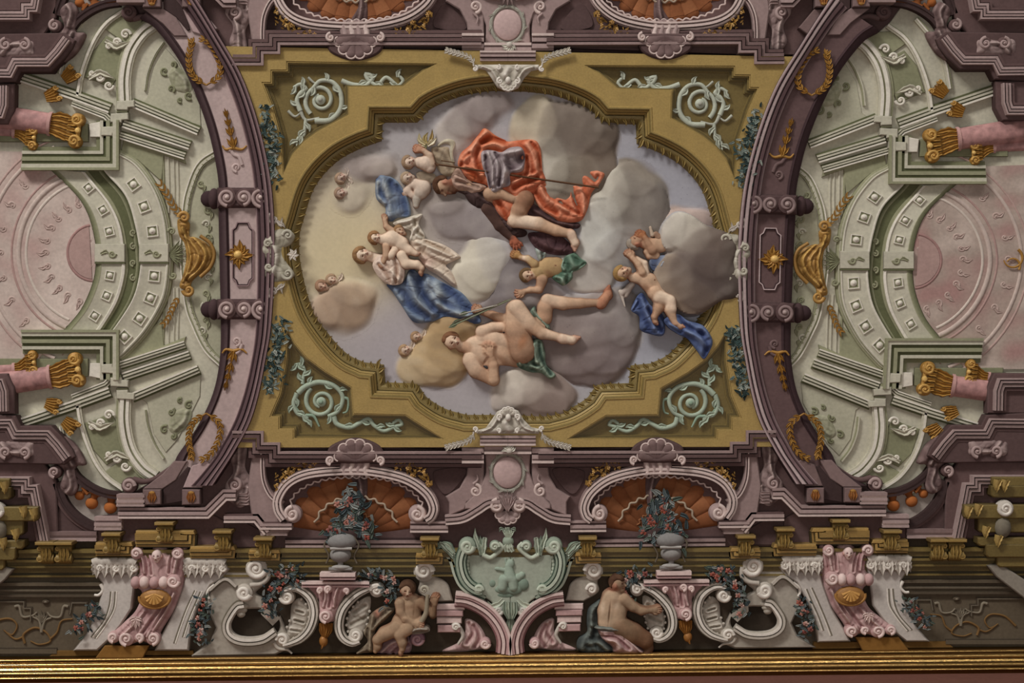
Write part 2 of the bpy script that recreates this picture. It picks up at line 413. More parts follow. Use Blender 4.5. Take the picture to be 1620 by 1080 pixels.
# ================================================================ ceiling and painted sky
g = G(); poly(g, P((-420, -330), (2040, -330), (2040, 1100), (-420, 1100)), -26, -18, MM); single('ceiling', '', '', g, kind='structure')
SKYP = [(700, 400, 900, (152, 145, 142), .6), (1050, 300, 190, (140, 140, 150), 2.2), (1060, 540, 120, (148, 150, 162), 1.6), (900, 150, 140, (152, 149, 152), 1),
        (548, 395, 70, (190, 174, 134), 6), (520, 360, 84, (188, 174, 140), 2.5), (560, 330, 50, (178, 166, 138), 1.2), (640, 230, 80, (150, 146, 150), 1.2),
        (480, 300, 60, (150, 140, 138), 1), (620, 540, 90, (152, 144, 148), 2), (760, 640, 110, (152, 146, 150), 1.4), (700, 330, 80, (140, 128, 122), 1.4)]
def skycol(X, Y):
    n = 0; w = 0
    for x, y, r, c, k in SKYP:
        e = k * np.exp(-((X - x) ** 2 + (Y - y) ** 2) / (r * r)) + 1e-6
        n = n + e[..., None] * np.array(c, float); w = w + e
    return n / w[..., None]
QL = np.vstack([I_((1085, 412), (960, 428), (850, 465), (780, 505), (740, 552)), I_((585, 552), (580, 635)), I_((500, 662), (380, 727), (280, 840), (225, 1000)),
                K_((210, 100), (215, 220), (260, 400), (330, 520), (420, 620), (500, 662)), K_((590, 672), (597, 752)), K_((740, 757)), K_((770, 808), (860, 868), (960, 898), (1060, 908))])
def quat():
    a = np.vstack([spline(QL[0:5], 6), QL[5:6], spline(QL[6:17], 6), QL[17:18], QL[18:19], spline(QL[19:23], 6)])
    cor = QL[[4, 6, 17, 19]]; dd = np.linalg.norm(a[:, None] - cor[None], axis=2).min(1); a = a[(dd > 24) | (dd < .1)]
    m = mirror(((0, 1612), (142, 1612), (232, 1611), (380, 1606), (576, 1605), (660, 1604)), ((0, 2), (163, 3), (230, 11), (420, 6), (540, 4), (700, 2)))
    r = m(a)[::-1]
    return np.vstack([a, r])
QP = quat()
if sarea(QP) < 0: QP = QP[::-1]
# with positive area in (right, down) axes the left of travel is outside the oval
gx, gy = grid(440, 110, 1170, 690, 6.); g = G(); ny, nx = gx.shape
ff = [(i * nx + j, i * nx + j + 1, (i + 1) * nx + j + 1, (i + 1) * nx + j) for i in range(ny - 1) for j in range(nx - 1)]
g.add(np.c_[gx.ravel(), gy.ravel(), np.zeros(gx.size)], ff, skycol(gx, gy).reshape(-1, 3))
sky = single('ceiling_sky', '', '', g, kind='structure', m=SKYM)

# ---------------------------------------------------------------- quatrefoil frame
fr = T('quatrefoil_frame', 'broad gilt lobed frame with leaf moulding around the painted sky', 'frame', (806, 400), 0, m=GILT)
PANL = I_((160, 287), (830, 297), (770, 330), (720, 368), (680, 400), (440, 402), (440, 525), (300, 600), (240, 645), (190, 700), (145, 790), (130, 620), (90, 480), (50, 380), (90, 380), (90, 325), (160, 325))
PANB = K_((160, 512), (200, 580), (250, 640), (330, 700), (450, 772), (460, 890), (690, 895), (760, 940), (860, 1003), (190, 1003), (190, 960), (125, 960), (125, 905), (85, 905), (130, 800), (155, 650))
PM = mirror(((0, 1616), (110, 1616), (230, 1612), (400, 1606), (700, 1599)), ((0, 10), (110, 10), (300, 10), (400, 6), (600, 4), (700, 1)))
pans = [PANL, PM(PANL), PANB, PM(PANB)]
AI = np.vstack([A((630, 85), (700, 130), (800, 262), (870, 400), (930, 560), (965, 700), (985, 830)), B((985, 0), (990, 250), (995, 500), (990, 650), (960, 800), (890, 950), (800, 1080)), C_((775, 110), (690, 175), (640, 200))])
AO = np.vstack([P((300, -22), (327, 21), (352, 63), (383, 116), (404, 169), (421, 229), (433, 292), (438, 360), (438, 428), (433, 516), (425, 565), (414, 621), (400, 667), (376, 712), (342, 765))])
AI = spline(AI, 6); AO = spline(AO, 6)
_l = AO[(AO[:, 1] > 72) & (AO[:, 1] < 712)] + np.array([-12., 0]); FIELD = np.vstack([_l, MIR(_l)[::-1]])
off = QP + normals(QP, True) * 20
od = np.abs(poly_sdf(off[:, 0], off[:, 1], QP)); off = off[od > 19.3]
g = G(); poly(g, FIELD, -6, 22, OH, .6, side=OL, holes=[off] + pans); fr.part('gilt_field', g)
LF = [(0, -6), (0, 1), (2, 5), (5, 9), (9, 11.5), (12, 11.5), (13, 9.5), (13, 13), (16, 15.5), (17, 15), (17, 19), (20, 22), (21, 23.5), (24, 23.5), (25, 22), (32, 21.8)]
LC = [OD, OL, OL, OL, OL, OL, OD, OL, OH, OD, OH, OL, OL, OH, OH, OH]
g = G(); sweep(g, QP, LF, LC, closed=True); fr.part('moulding', g)
pp = resample(np.vstack([QP, QP[:1]]), 150); nn = normals(pp, False)
for i in range(0, 149):
    p, n = pp[i], nn[i]; t = np.array([-n[1], n[0]]); r = rng.random()
    g = G(); leaf(g, np.array([p + n * 12, p + n * 7 + t * (1.5 + r), p + n * 1 + t * (5 + 2 * r), p - n * (2 + 1.5 * r) + t * 6.5]), 4.4, mix(OL, OH, .25 + .6 * r), 9, 3.2, 2, .5, OD)
    fr.part('acanthus_leaf', g)
# ---------------------------------------------------------------- corner panels and their scrollwork
CN = ('upper left', 'upper right', 'lower left', 'lower right')
for ci, pn in enumerate(pans):
    t = T('spandrel_panel', 'sunken olive panel with stepped moulding in the %s corner of gilt frame' % CN[ci], 'panel', pn.mean(0), 2, 'corner panels of the gilt frame', GILT)
    g = G(); poly(g, inset(pn, -3), -4, 8, mix(OL, OD, .12), .5); t.part('panel_ground', g)
    q = pn if sarea(pn) < 0 else pn[::-1]
    g = G(); pr, cl = steps(7, [(1.5, 21, OH), (2.5, 17, OL), (3, 13, mix(OL, OD, .4)), (1.5, 11, OL)]); sweep(g, q, pr, cl, closed=True, caps=False); t.part('panel_moulding', g)
def scrollwork(ci):
    tp = ci < 2; z = I_ if tp else K_; global XF
    XF = ident if ci % 2 == 0 else PM
    s = (lambda *p: z(*p))
    c0 = mix(WH, MT, .45) if tp else mix(MT, (112, 140, 118), .5); ch = mix(c0, MTL, .55)
    if tp:
        C = (305, 450); br = [(400, 365), (440, 380), (470, 385), (510, 385), (540, 350), (510, 335), (520, 360), (560, 385), (600, 350), (650, 385), (675, 365), (660, 345)]
        dn = [(240, 535), (235, 580), (230, 610), (205, 620), (200, 655), (215, 665)]
        big = [(280, 545), (350, 540), (395, 490), (395, 420), (360, 372), (305, 365), (270, 400)]
        sw = [(215, 500), (200, 455), (215, 420), (240, 400), (215, 380), (185, 395)]; sw2 = [(215, 500), (240, 540), (300, 530)]; sw3 = [(160, 500), (190, 525), (215, 510)]
        twig = [(250, 350), (280, 375), (310, 370)]
    else:
        C = (308, 840); br = [(365, 905), (380, 940), (435, 955), (480, 935), (520, 915), (545, 945), (590, 970), (640, 950), (670, 940), (655, 920), (630, 935)]
        dn = [(225, 760), (228, 730), (235, 700), (220, 670), (190, 672)]
        big = [(205, 800), (240, 770), (300, 752), (370, 770), (405, 820), (385, 880), (340, 905)]
        sw = [(200, 800), (185, 850), (205, 895), (245, 905), (240, 930)]; sw2 = [(240, 900), (275, 905), (300, 950)]; sw3 = [(400, 820), (430, 830), (425, 880), (405, 890)]
        twig = [(180, 840), (200, 870), (215, 890)]
    cx, cy = s(C)[0]
    t = T('scroll_ornament', 'pale green acanthus scroll applied to the %s panel of gilt frame' % CN[ci], 'ornament', (cx, cy), 8, 'acanthus scrolls in the corner panels')
    g = G(); d = 1 if tp else -1
    tube(g, spiral(cx, cy, 27, 1.35, d, 2.2 if tp else -2.2, .3), 3.6, ch, 9, 1., w1=2.6); t.part('scroll', g)
    g = G(); dome(g, cx, cy, 8, 8, 5, ch, 10); dome(g, cx, cy, 4, 4, 3, c0, 14); t.part('rosette', g)
    for nm, pth, w0, w1 in (('stem', big, 4.6, 3), ('stem', sw, 4, 2.4), ('stem', br, 4, 2.6), ('stem', dn, 3, 1.6), ('tendril', sw2, 3, 1.4), ('tendril', sw3, 2.6, 1.3), ('tendril', twig, 2.2, 1)):
        g = G(); tube(g, spline(s(*pth), 3), w0, c0 if nm == 'tendril' else ch, 11, .95, w1=w1); t.part(nm, g)
    for pth in (big, br, dn, sw):
        q = resample(spline(s(*pth), 3), 6)
        for i in range(1, 6):
            a = q[i] - q[i - 1]; a = a / (np.linalg.norm(a) + 1e-6); n = np.array([a[1], -a[0]]) * (1 if i % 2 else -1)
            g = G(); leaf(g, np.array([q[i] - a * 3, q[i] + n * 5, q[i] + n * 8 + a * 5, q[i] + n * 8 + a * 9]), 5.2, ch, 12, 3, 2, .3); t.part('leaf', g)
    XF = ident
for ci in range(4): scrollwork(ci)
# ================================================================ clouds
def cloud(nm, blobs, hb=.2, kz=.14, soft=9, seed=1, k=14, extra=()):
    pr = [ell(x, y, rx, ry, a, hb + dz, c, kz) for x, y, rx, ry, a, c, dz in blobs]
    cx = np.mean([b[0] for b in blobs]); cy = np.mean([b[1] for b in blobs])
    def paint(X, Y, H, C, f):
        n = (wob(X, Y, .09, seed + 40) * .6 + wob(X, Y, .2, seed + 60) * .4)[..., None]
        C = C + (np.array([192., 184., 170.]) - C) * np.clip(n, 0, 1) * .16 + (np.array([84., 72., 66.]) - C) * np.clip(-n, 0, 1) * .16
        return H + n[..., 0] * .5 * np.clip(-f / 12, 0, 1), C
    g = G(); relief(g, pr + list(extra), 2.5, k, 0., (4.5, .07, seed), (soft, skycol), colk=4.5, hpost=paint, floor=.03 + .012 * seed, warp=(5., .06, seed + 5))
    return single('cloud', nm, 'cloud', g, (cx, cy), 0, 'painted clouds in the oval sky', SKYM)
CW, CG, CB, CP, CK = (178, 172, 160), (128, 120, 114), (92, 79, 68), (150, 128, 112), (172, 146, 108)
cloud('soft mauve grey cloud under the top crest', [(745, 185, 42, 34, 0, (128, 116, 112), 0), (712, 215, 30, 42, 0, (160, 150, 142), 0), (780, 170, 40, 26, 0, (138, 126, 122), 0)], seed=2, soft=16)
cloud('big cloud dark brown above, cream on its left, over the red robe', [(845, 195, 36, 40, .3, (168, 156, 134), 0), (900, 205, 52, 44, 0, (106, 94, 84), 1), (948, 210, 30, 38, .2, (92, 80, 70), 1),
      (868, 265, 34, 50, 0, (164, 158, 144), 2), (905, 290, 42, 42, 0, (112, 101, 88), 2), (948, 262, 32, 38, 0, (104, 90, 78), 2), (880, 325, 40, 22, 0, (118, 106, 92), 1)], seed=3, soft=7)
cloud('tall grey white cloud beside the foot of the man in red', [(962, 310, 34, 40, 0, (176, 170, 156), 2), (950, 365, 34, 50, 0, (172, 170, 162), 2.5), (1005, 325, 48, 50, 0, (116, 108, 100), 1), (1035, 335, 26, 44, 0, (108, 100, 94), 1),
      (990, 400, 52, 40, 0, (140, 135, 132), 1), (925, 430, 44, 30, .3, (166, 160, 152), 1), (1000, 285, 36, 22, 0, (126, 116, 104), 1)], seed=4, soft=6)
cloud('brown storm cloud breaking over the right edge of the gilt frame', [(1085, 372, 34, 26, 0, (176, 168, 154), 22), (1062, 372, 20, 30, .3, (178, 170, 158), 22), (1122, 402, 44, 36, .2, (96, 82, 74), 24), (1108, 440, 48, 44, 0, (82, 70, 66), 24),
      (1085, 468, 44, 26, .3, (120, 102, 86), 23), (1062, 440, 28, 30, 0, (136, 120, 104), 23), (1148, 425, 22, 46, 0, (76, 66, 60), 23)], hb=.2, seed=5, soft=4, k=9)
cloud('pink cream cloud wisp at upper right of storm cloud', [(1085, 352, 34, 18, .1, (162, 140, 130), 0), (1112, 350, 20, 14, 0, (160, 142, 136), 0), (1065, 362, 18, 20, 0, (176, 166, 152), 0)], seed=6)
cloud('mauve grey cloud bank carrying the reclining man', [(930, 505, 64, 40, 0, (134, 124, 120), 1), (905, 545, 60, 50, 0, (120, 106, 102), 2), (955, 545, 48, 50, 0, (118, 106, 104), 2), (985, 500, 36, 44, 0, (130, 122, 118), 1), (935, 585, 44, 28, 0, (116, 102, 100), 1)], seed=7, soft=6)
cloud('rounded white topped cloud below the reclining man', [(826, 612, 38, 30, 0, (184, 174, 160), 3), (868, 622, 46, 34, 0, (126, 110, 102), 2), (850, 640, 46, 26, 0, (130, 112, 104), 1), (800, 632, 24, 18, 0, (160, 148, 140), 1)], seed=8, soft=6)
cloud('peach cloud behind the head of the reclining man', [(720, 545, 44, 40, 0, (150, 122, 84), 1), (690, 560, 36, 34, 0, (168, 142, 104), 1), (662, 588, 34, 24, .3, (174, 152, 118), 1), (700, 590, 30, 24, 0, (160, 134, 100), 1), (715, 515, 34, 16, 0, (150, 122, 86), 1)], seed=9, soft=9)
cloud('peach cloud under the lone cherub pair at left', [(545, 490, 44, 36, 0, (150, 126, 104), 1), (515, 490, 22, 26, 0, (164, 140, 118), 0), (560, 462, 34, 22, 0, (166, 144, 118), 0)], seed=10, soft=16)
cloud('pale billowing cloud beside the white skirt', [(762, 415, 36, 46, .2, (186, 178, 160), 1), (745, 450, 30, 34, 0, (182, 174, 156), 1), (785, 400, 30, 40, 0, (160, 156, 156), 0)], seed=11, soft=10)
cloud('grey cloud between bearded man and woman in blue', [(735, 350, 58, 32, .2, (130, 120, 118), 0), (700, 318, 34, 22, 0, (138, 127, 120), 0), (775, 360, 46, 30, .5, (132, 123, 122), 0)], seed=12, soft=14)
cloud('dark grey cloud gap around the putto in green', [(810, 440, 46, 52, 0, (112, 104, 104), 0), (850, 460, 46, 26, 0, (116, 106, 104), 0), (800, 490, 46, 20, 0, (116, 106, 104), 0)], seed=13, soft=12)
cloud('cream haze cloud under the two cherub heads at upper left', [(555, 318, 28, 32, 0, (170, 158, 138), 0), (575, 262, 44, 26, 0, (148, 136, 130), 0), (600, 268, 26, 14, 0, (140, 126, 116), 0)], seed=14, soft=14)

# ================================================================ figures
SKN = (176, 142, 114); SKD = (118, 80, 58); SKL = (202, 178, 154)
def hv(a): u = np.array([math.cos(a), math.sin(a)]); return u, np.array([-u[1], u[0]])
def head(cx, cy, r0, a, col, yaw=0., h=10, tilt=0., dark=None, profile=0, beard=None):
    """a: direction from chin to crown; yaw shifts the face sideways; profile +-1 turns it to a side view"""
    r = r0; u, v = hv(a); c = np.array([cx, cy]); q = lambda s, t: c + v * s * r + u * t * r
    dk = dark or mix(col, (70, 34, 22), .62); ro = mix(col, (150, 62, 46), .4); lt = mix(col, (225, 205, 180), .35)
    r = .93 * r0; pr = [ell(*q(0, .22), .86 * r, .8 * r, a, h, col, .8)]
    if profile:
        s = profile
        pr += [cap(*q(.15 * s, -.05), .6 * r, *q(.28 * s, -.62), .36 * r, h, col), cap(*q(.72 * s, .02), .12 * r, *q(.95 * s, -.22), .14 * r, h, lt), cap(*q(.62 * s, -.42), .15 * r, *q(.66 * s, -.56), .13 * r, h, ro),
               cap(*q(.52 * s, -.78), .2 * r, *q(.4 * s, -.8), .2 * r, h, col), cap(*q(.7 * s, .42), .16 * r, *q(.72 * s, .2), .12 * r, h, col), ell(*q(-.3 * s, -.02), .2 * r, .13 * r, a, h + .75 * r, ro, .6),
               spot(*q(.56 * s, .1), .1 * r, .16 * r, a, dk, -.5), spot(*q(.6 * s, .24), .07 * r, .2 * r, a, dk), spot(*q(.6 * s, -.49), .05 * r, .2 * r, a, mix(ro, (60, 20, 20), .5))]
    else:
        y = yaw * .38
        pr += [cap(*q(y * .6, -.1), .62 * r, *q(y, -.72), .34 * r, h, col), cap(*q(y, .12), .1 * r, *q(y * 1.25, -.28), .15 * r, h + .62 * r, lt),
               ell(*q(.84 - abs(yaw) * .3, -.02), .2 * r, .1 * r, a, h + .1 * r, ro, .6) if yaw < .3 else ell(*q(-.84 + abs(yaw) * .3, -.02), .2 * r, .1 * r, a, h + .1 * r, ro, .6)]
        for e in (-1, 1):
            x = y + e * .34 * (1 - .25 * abs(yaw))
            pr += [spot(*q(x, .06), .11 * r, .19 * r, a, dk, -.12 * r), spot(*q(x, .27), .06 * r, .24 * r, a, mix(dk, col, .25)), spot(*q(x + .05 * e, -.26), .22 * r, .22 * r, a, mix(col, ro, .6))]
        pr += [spot(*q(y * 1.15, -.5), .08 * r, .25 * r, a, mix(ro, (90, 26, 24), .55)), spot(*q(y * 1.2, -.34), .06 * r, .14 * r, a, dk)]
    if beard:
        s = profile or 0
        pr += [cap(*q(.2 * s + yaw * .3, -.62), .36 * r, *q(.42 * s + yaw * .4, -1.1), .26 * r, h + .1 * r, beard), cap(*q(-.05 * s + .5 * (not s), -.3), .2 * r, *q(.1 * s, -.7), .3 * r, h, beard)]
        if not s: pr.append(cap(*q(-.5, -.3), .2 * r, *q(-.1, -.7), .3 * r, h, beard))
    return pr
def hair(cx, cy, r, a, col, a0=-110, a1=110, h=10, cover=.8, n=11, rad=.32, seed=3, off=0.):
    u, v = hv(a); rr = random.Random(seed); pr = []; a0 = max(a0, -105) if a0 < -105 else a0; a1 = min(a1, 105)
    for row, (cv, hh, rd) in enumerate(((.74, .12, .17), (.56, .3, .2))):
        for i in range(n + 3 - row * 4):
            f = i / (n + 2 - row * 4); th = math.radians(a0 + (a1 - a0) * f) * (1 - .22 * row); s = math.sin(th); t = math.cos(th)
            p = np.array([cx, cy]) + v * (s * cv * r + off * r * .4) + u * (.24 * r + t * cv * r)
            an = math.atan2(-(p - np.array([cx, cy]))[0], (p - np.array([cx, cy]))[1]) + .5
            pr.append(ell(p[0], p[1], rd * r * 1.25, rd * r * .8, an, h + (hh + .12 * rr.random()) * r, mix(col, (165, 130, 92) if rr.random() > .5 else (40, 28, 20), .28 * rr.random()), .6))
    return pr
def hand(x, y, a, s, h, col, curl=.3, thumb=1, spread=.16):
    """palm, four fingers of unequal length, thumb off the side; a: pointing direction, s: palm length"""
    u, v = hv(a); c = np.array([x, y]); pr = [cap(*(c), .42 * s, *(c + u * s * .55), .5 * s, h, col, kz=.5)]
    for i, L in enumerate((.78, .95, .9, .66)):
        o = (i - 1.5) * .27 * s; d = u * math.cos((i - 1.5) * spread) + v * math.sin((i - 1.5) * spread)
        b = c + u * s * .85 + v * o; m = b + d * L * s * .5
        d2 = u * math.cos((i - 1.5) * spread + curl) + v * math.sin((i - 1.5) * spread + curl)
        pr += [cap(*b, .15 * s, *m, .13 * s, h, col, kz=.8), cap(*m, .13 * s, *(m + d2 * L * s * .5), .09 * s, h, mix(col, (150, 80, 60), .25), kz=.8)]
    b = c + u * .2 * s + v * .42 * s * thumb; m = b + (u * .75 + v * thumb * .66) * s * .4
    pr += [cap(*b, .17 * s, *m, .15 * s, h, col, kz=.8), cap(*m, .15 * s, *(m + (u * .95 + v * .3 * thumb) * s * .38), .1 * s, h, col, kz=.8)]
    return pr
def foot(x, y, a, s, h, col, side=1):
    u, v = hv(a); c = np.array([x, y]); ro = mix(col, (150, 74, 54), .35)
    pr = [cap(*c, .3 * s, *(c + u * s * .6 + v * .02), .25 * s, h, col), cap(*(c - u * .12 * s), .24 * s, *(c + u * .1 * s), .26 * s, h, ro)]
    for i, L in enumerate((.3, .25, .21, .17, .13)):
        b = c + u * s * (.72 - .05 * i) + v * side * (-.2 + .105 * i) * s
        pr.append(cap(*b, (.11 - .008 * i) * s, *(b + u * L * s), (.085 - .007 * i) * s, h, ro))
    return pr
def limb(z, pts, rad, h, cols, kz=.75, hs=None):
    """tapering chain of joints given in a detail frame"""
    q = z(*pts); out = []
    for i in range(len(q) - 1):
        c = cols[i] if isinstance(cols[0], (tuple, list)) else cols
        ha = hs[i] if hs else h; hb_ = hs[i + 1] if hs else h
        out.append(cap(*q[i], rad[i] / z.k, *q[i + 1], rad[i + 1] / z.k, ha, c, hb_, kz))
    return out
def contour(X, Y, H, C, f):
    t = (np.exp(-(f / 1.3) ** 2) * .45)[..., None]; n = wob(X, Y, .25, 5)[..., None]
    C = C + np.clip(n, -1, 1) * np.array([7., 5., 4.])
    return H, C * (1 - t) + np.array([104., 62., 44.]) * t
def figure(label, at, body, parts=(), cat='person', res=.8, k=1.3, hb=1.0, grp=None, name=None):
    """parts: (name, kind, args, label) - kind 'r' relief primitives, 'c' cloth arguments"""
    t = T(name or 'person', label, cat, at, hb, grp)
    g = G(); relief(g, body, res, k, hb, hpost=contour); t.part('body', g)
    for p in parts:
        g = G()
        if p[1] == 'r': relief(g, p[2], res, 1.0, hb)
        else: cloth(g, *p[2][0], hb=hb, **p[2][1])
        t.part(p[0], g, label=p[3] if len(p) > 3 else None)
    return t
RB = (180, 92, 62); RBL = (208, 142, 112); RBD = (140, 56, 28); BK = (58, 42, 40)
# ---- bearded man in red leaning over with a staff
body = head(*za((490, 810))[0], 15.5, math.radians(188), SKN, h=12, profile=-1, beard=(74, 46, 32))
body += limb(za, [(600, 790), (690, 790), (760, 800)], [75, 80, 84], 5, SKN, .55)                     # neck into chest
body += limb(zb, [(70, 600), (150, 600), (235, 638)], [50, 40, 30], 16, mix(SKN, SKD, .15))        # forearm
body += hand(*zb((240, 640))[0], math.radians(25), 9, 17, mix(SKN, SKD, .3), .5, -1)
body += limb(zb, [(330, 640), (285, 720), (250, 800)], [70, 64, 46], 12, [mix(SKD, SKN, .2), SKN])  # thigh to knee
body += limb(zb, [(255, 795), (430, 820), (560, 870), (650, 890)], [52, 50, 40, 32], 13, [SKL, SKN, SKN])  # shin
body += foot(*zb((672, 900))[0], math.radians(66), 25, 14, SKL, -1)
body += limb(zb, [(60, 700), (140, 830), (230, 915)], [60, 50, 30], 4, mix(SKD, BK, .75)) + hand(*zb((245, 925))[0], math.radians(60), 11, 7, (150, 82, 58), .3, 1, .3)
robe = np.vstack([za((980, 108), (1120, 200), (1230, 250)), zb((210, 210), (370, 195), (435, 225), (452, 300), (460, 420), (485, 500), (430, 540), (395, 590), (310, 640), (270, 730), (215, 800), (150, 770), (95, 690), (60, 610)), za((1010, 810), (900, 770), (770, 720), (690, 610), (650, 540), (690, 410), (800, 310), (900, 190))])
train = zb((390, 590), (425, 530), (470, 500), (520, 570), (590, 625), (655, 620), (665, 560), (700, 535), (755, 545), (750, 470), (830, 420), (905, 435), (920, 465), (870, 545), (825, 590), (790, 720), (735, 800), (600, 805), (540, 770), (440, 700))
sleeve = zb((8, 300), (50, 280), (105, 285), (160, 295), (220, 262), (300, 258), (330, 320), (320, 420), (280, 445), (222, 452), (220, 535), (160, 560), (105, 600), (65, 560), (45, 480), (15, 390))
under = np.vstack([zb((0, 565), (95, 580), (110, 660), (160, 750), (235, 830), (340, 870), (330, 910), (240, 910), (150, 830), (70, 750), (0, 705)), za((880, 1080), (780, 990), (730, 910), (650, 870), (800, 850), (900, 830))])
figure('bearded man in bright red robe leaning out over the clouds, staff in hand', zb((260, 500))[0], body, [
    ('under_robe', 'c', ((under, 6, 8, BK), dict(folds=[(zb((40, 640), (120, 720), (230, 850)), 4, 2), (zb((0, 600), (60, 640)), 3, -2)], lo=(34, 24, 24), hi=(100, 78, 76))), 'dark plum robe'),
    ('collar', 'c', ((za((560, 740), (640, 590), (700, 640), (790, 760), (920, 780), (1000, 830), (860, 900), (740, 860), (640, 850)), 10, 6, (158, 126, 108)), dict(folds=[(za((640, 760), (800, 790), (900, 830)), 3, -2.5), (za((620, 690), (760, 760)), 3, 2)], hi=(178, 150, 134))), 'pale tunic collar'),
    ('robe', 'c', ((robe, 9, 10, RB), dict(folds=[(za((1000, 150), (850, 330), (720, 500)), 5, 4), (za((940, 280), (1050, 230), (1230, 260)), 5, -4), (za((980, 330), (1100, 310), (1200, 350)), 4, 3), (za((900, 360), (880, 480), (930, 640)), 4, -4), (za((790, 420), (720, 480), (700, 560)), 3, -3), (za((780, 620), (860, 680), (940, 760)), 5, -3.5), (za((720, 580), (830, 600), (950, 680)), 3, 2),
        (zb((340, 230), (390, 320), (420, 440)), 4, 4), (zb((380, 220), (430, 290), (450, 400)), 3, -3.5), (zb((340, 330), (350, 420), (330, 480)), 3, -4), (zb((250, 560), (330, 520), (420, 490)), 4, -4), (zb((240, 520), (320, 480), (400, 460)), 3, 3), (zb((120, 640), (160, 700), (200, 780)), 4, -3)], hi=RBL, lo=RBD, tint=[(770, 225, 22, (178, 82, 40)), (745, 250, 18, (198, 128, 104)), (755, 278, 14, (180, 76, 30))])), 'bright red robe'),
    ('train', 'c', ((train, 8, 8, mix(RB, RBL, .25)), dict(folds=[(zb((440, 540), (500, 640), (640, 720)), 4, 3.5), (zb((410, 590), (480, 690), (560, 740)), 4, -3.5), (zb((680, 560), (700, 640), (740, 740)), 4, -4.5), (zb((740, 560), (770, 650), (770, 740)), 4, 3), (zb((790, 450), (850, 500), (870, 470)), 4, -3), (zb((590, 660), (640, 700), (720, 740)), 3, -2.5)], hi=RBL, lo=RBD)), 'trailing red cloak end'),
    ('sleeve', 'c', ((sleeve, 21, 9, (142, 130, 132)), dict(folds=[(zb((60, 300), (90, 400), (95, 540)), 3, 4), (zb((110, 300), (150, 400), (140, 540)), 3, -4), (zb((170, 320), (190, 420), (170, 530)), 4, 4), (zb((150, 300), (240, 300), (300, 290)), 4, 3), (zb((200, 380), (280, 350), (320, 330)), 8, -5), (zb((40, 330), (50, 430), (80, 560)), 3, -3), (zb((230, 420), (290, 380), (310, 340)), 6, -4)], hi=(176, 164, 162), lo=(70, 54, 58))), 'silvery grey sleeve'),
    ('blanket', 'c', ((zb((375, 670), (440, 700), (560, 790), (730, 815), (722, 852), (640, 850), (560, 835), (470, 790), (380, 765), (320, 750)), 7, 6, (66, 46, 46)), dict(folds=[(zb((400, 720), (520, 790), (680, 835)), 3, 2)], lo=(38, 26, 28), hi=(96, 72, 68))), 'dark plum blanket'),
    ('cushion', 'c', ((zb((355, 890), (450, 880), (560, 890), (640, 940), (690, 1000), (680, 1040), (570, 1050), (450, 1020), (380, 960)), 5, 9, (74, 50, 52)), dict(folds=[(zb((400, 930), (500, 990), (620, 1020)), 5, 2)], lo=(44, 28, 32), hi=(100, 72, 72), w=9)), 'dark plum cushion'),
    ('hair', 'r', hair(*za((490, 800))[0], 16, math.radians(188), (70, 44, 30), -75, 150, 12, .85, 13, .34), 'dark brown hair'),
], k=1.2)
g = G(); tube(g, P(*za((395, 540)), *zb((470, 490)), *zb((875, 548))), 1.5, (82, 56, 38), 21, 1.2); t = T('staff', 'long thin dark wooden staff crossing the red robe', 'staff', (800, 275), 20); t.part('shaft', g)
g = G(); tube(g, za((380, 520), (400, 545), (420, 560)), 1.6, (82, 56, 38), 22, 1); tube(g, za((450, 495), (520, 505), (620, 520)), 1., (90, 66, 46), 21, 1); t.part('finial', g)

# ---- woman in white and blue with a child
BL = (80, 97, 124); BLL = (148, 156, 158); BLD = (48, 60, 94); IV = (186, 168, 150); IVD = (150, 128, 108); IVW = (202, 190, 172)
hz = zc((150, 555))[0]
body = head(*hz, 14, math.radians(182), SKL, yaw=.3, h=12)
body += limb(zc, [(205, 570), (260, 590), (320, 620)], [34, 40, 50], 7, mix(SKL, IV, .5), .5) + limb(zc, [(330, 560), (360, 520), (350, 495)], [28, 24, 18], 17, SKL) + hand(*zc((352, 500))[0], math.radians(-70), 8, 18, SKL, .3)
skirt = zc((450, 470), (500, 440), (560, 450), (680, 490), (780, 560), (770, 580), (690, 620), (720, 660), (760, 740), (740, 760), (640, 690), (560, 640), (500, 560))
mantle = zc((300, 745), (400, 740), (440, 660), (480, 650), (520, 680), (570, 680), (680, 740), (790, 800), (850, 870), (910, 960), (915, 1000), (860, 1005), (760, 985), (680, 960), (600, 990), (480, 995), (400, 890), (340, 800))
veil = zc((245, 20), (350, 55), (400, 110), (440, 190), (455, 295), (370, 310), (330, 335), (290, 310), (290, 240), (235, 190), (225, 110))
bodice = zc((210, 620), (250, 560), (300, 570), (340, 560), (400, 600), (420, 660), (400, 740), (320, 750), (250, 700))
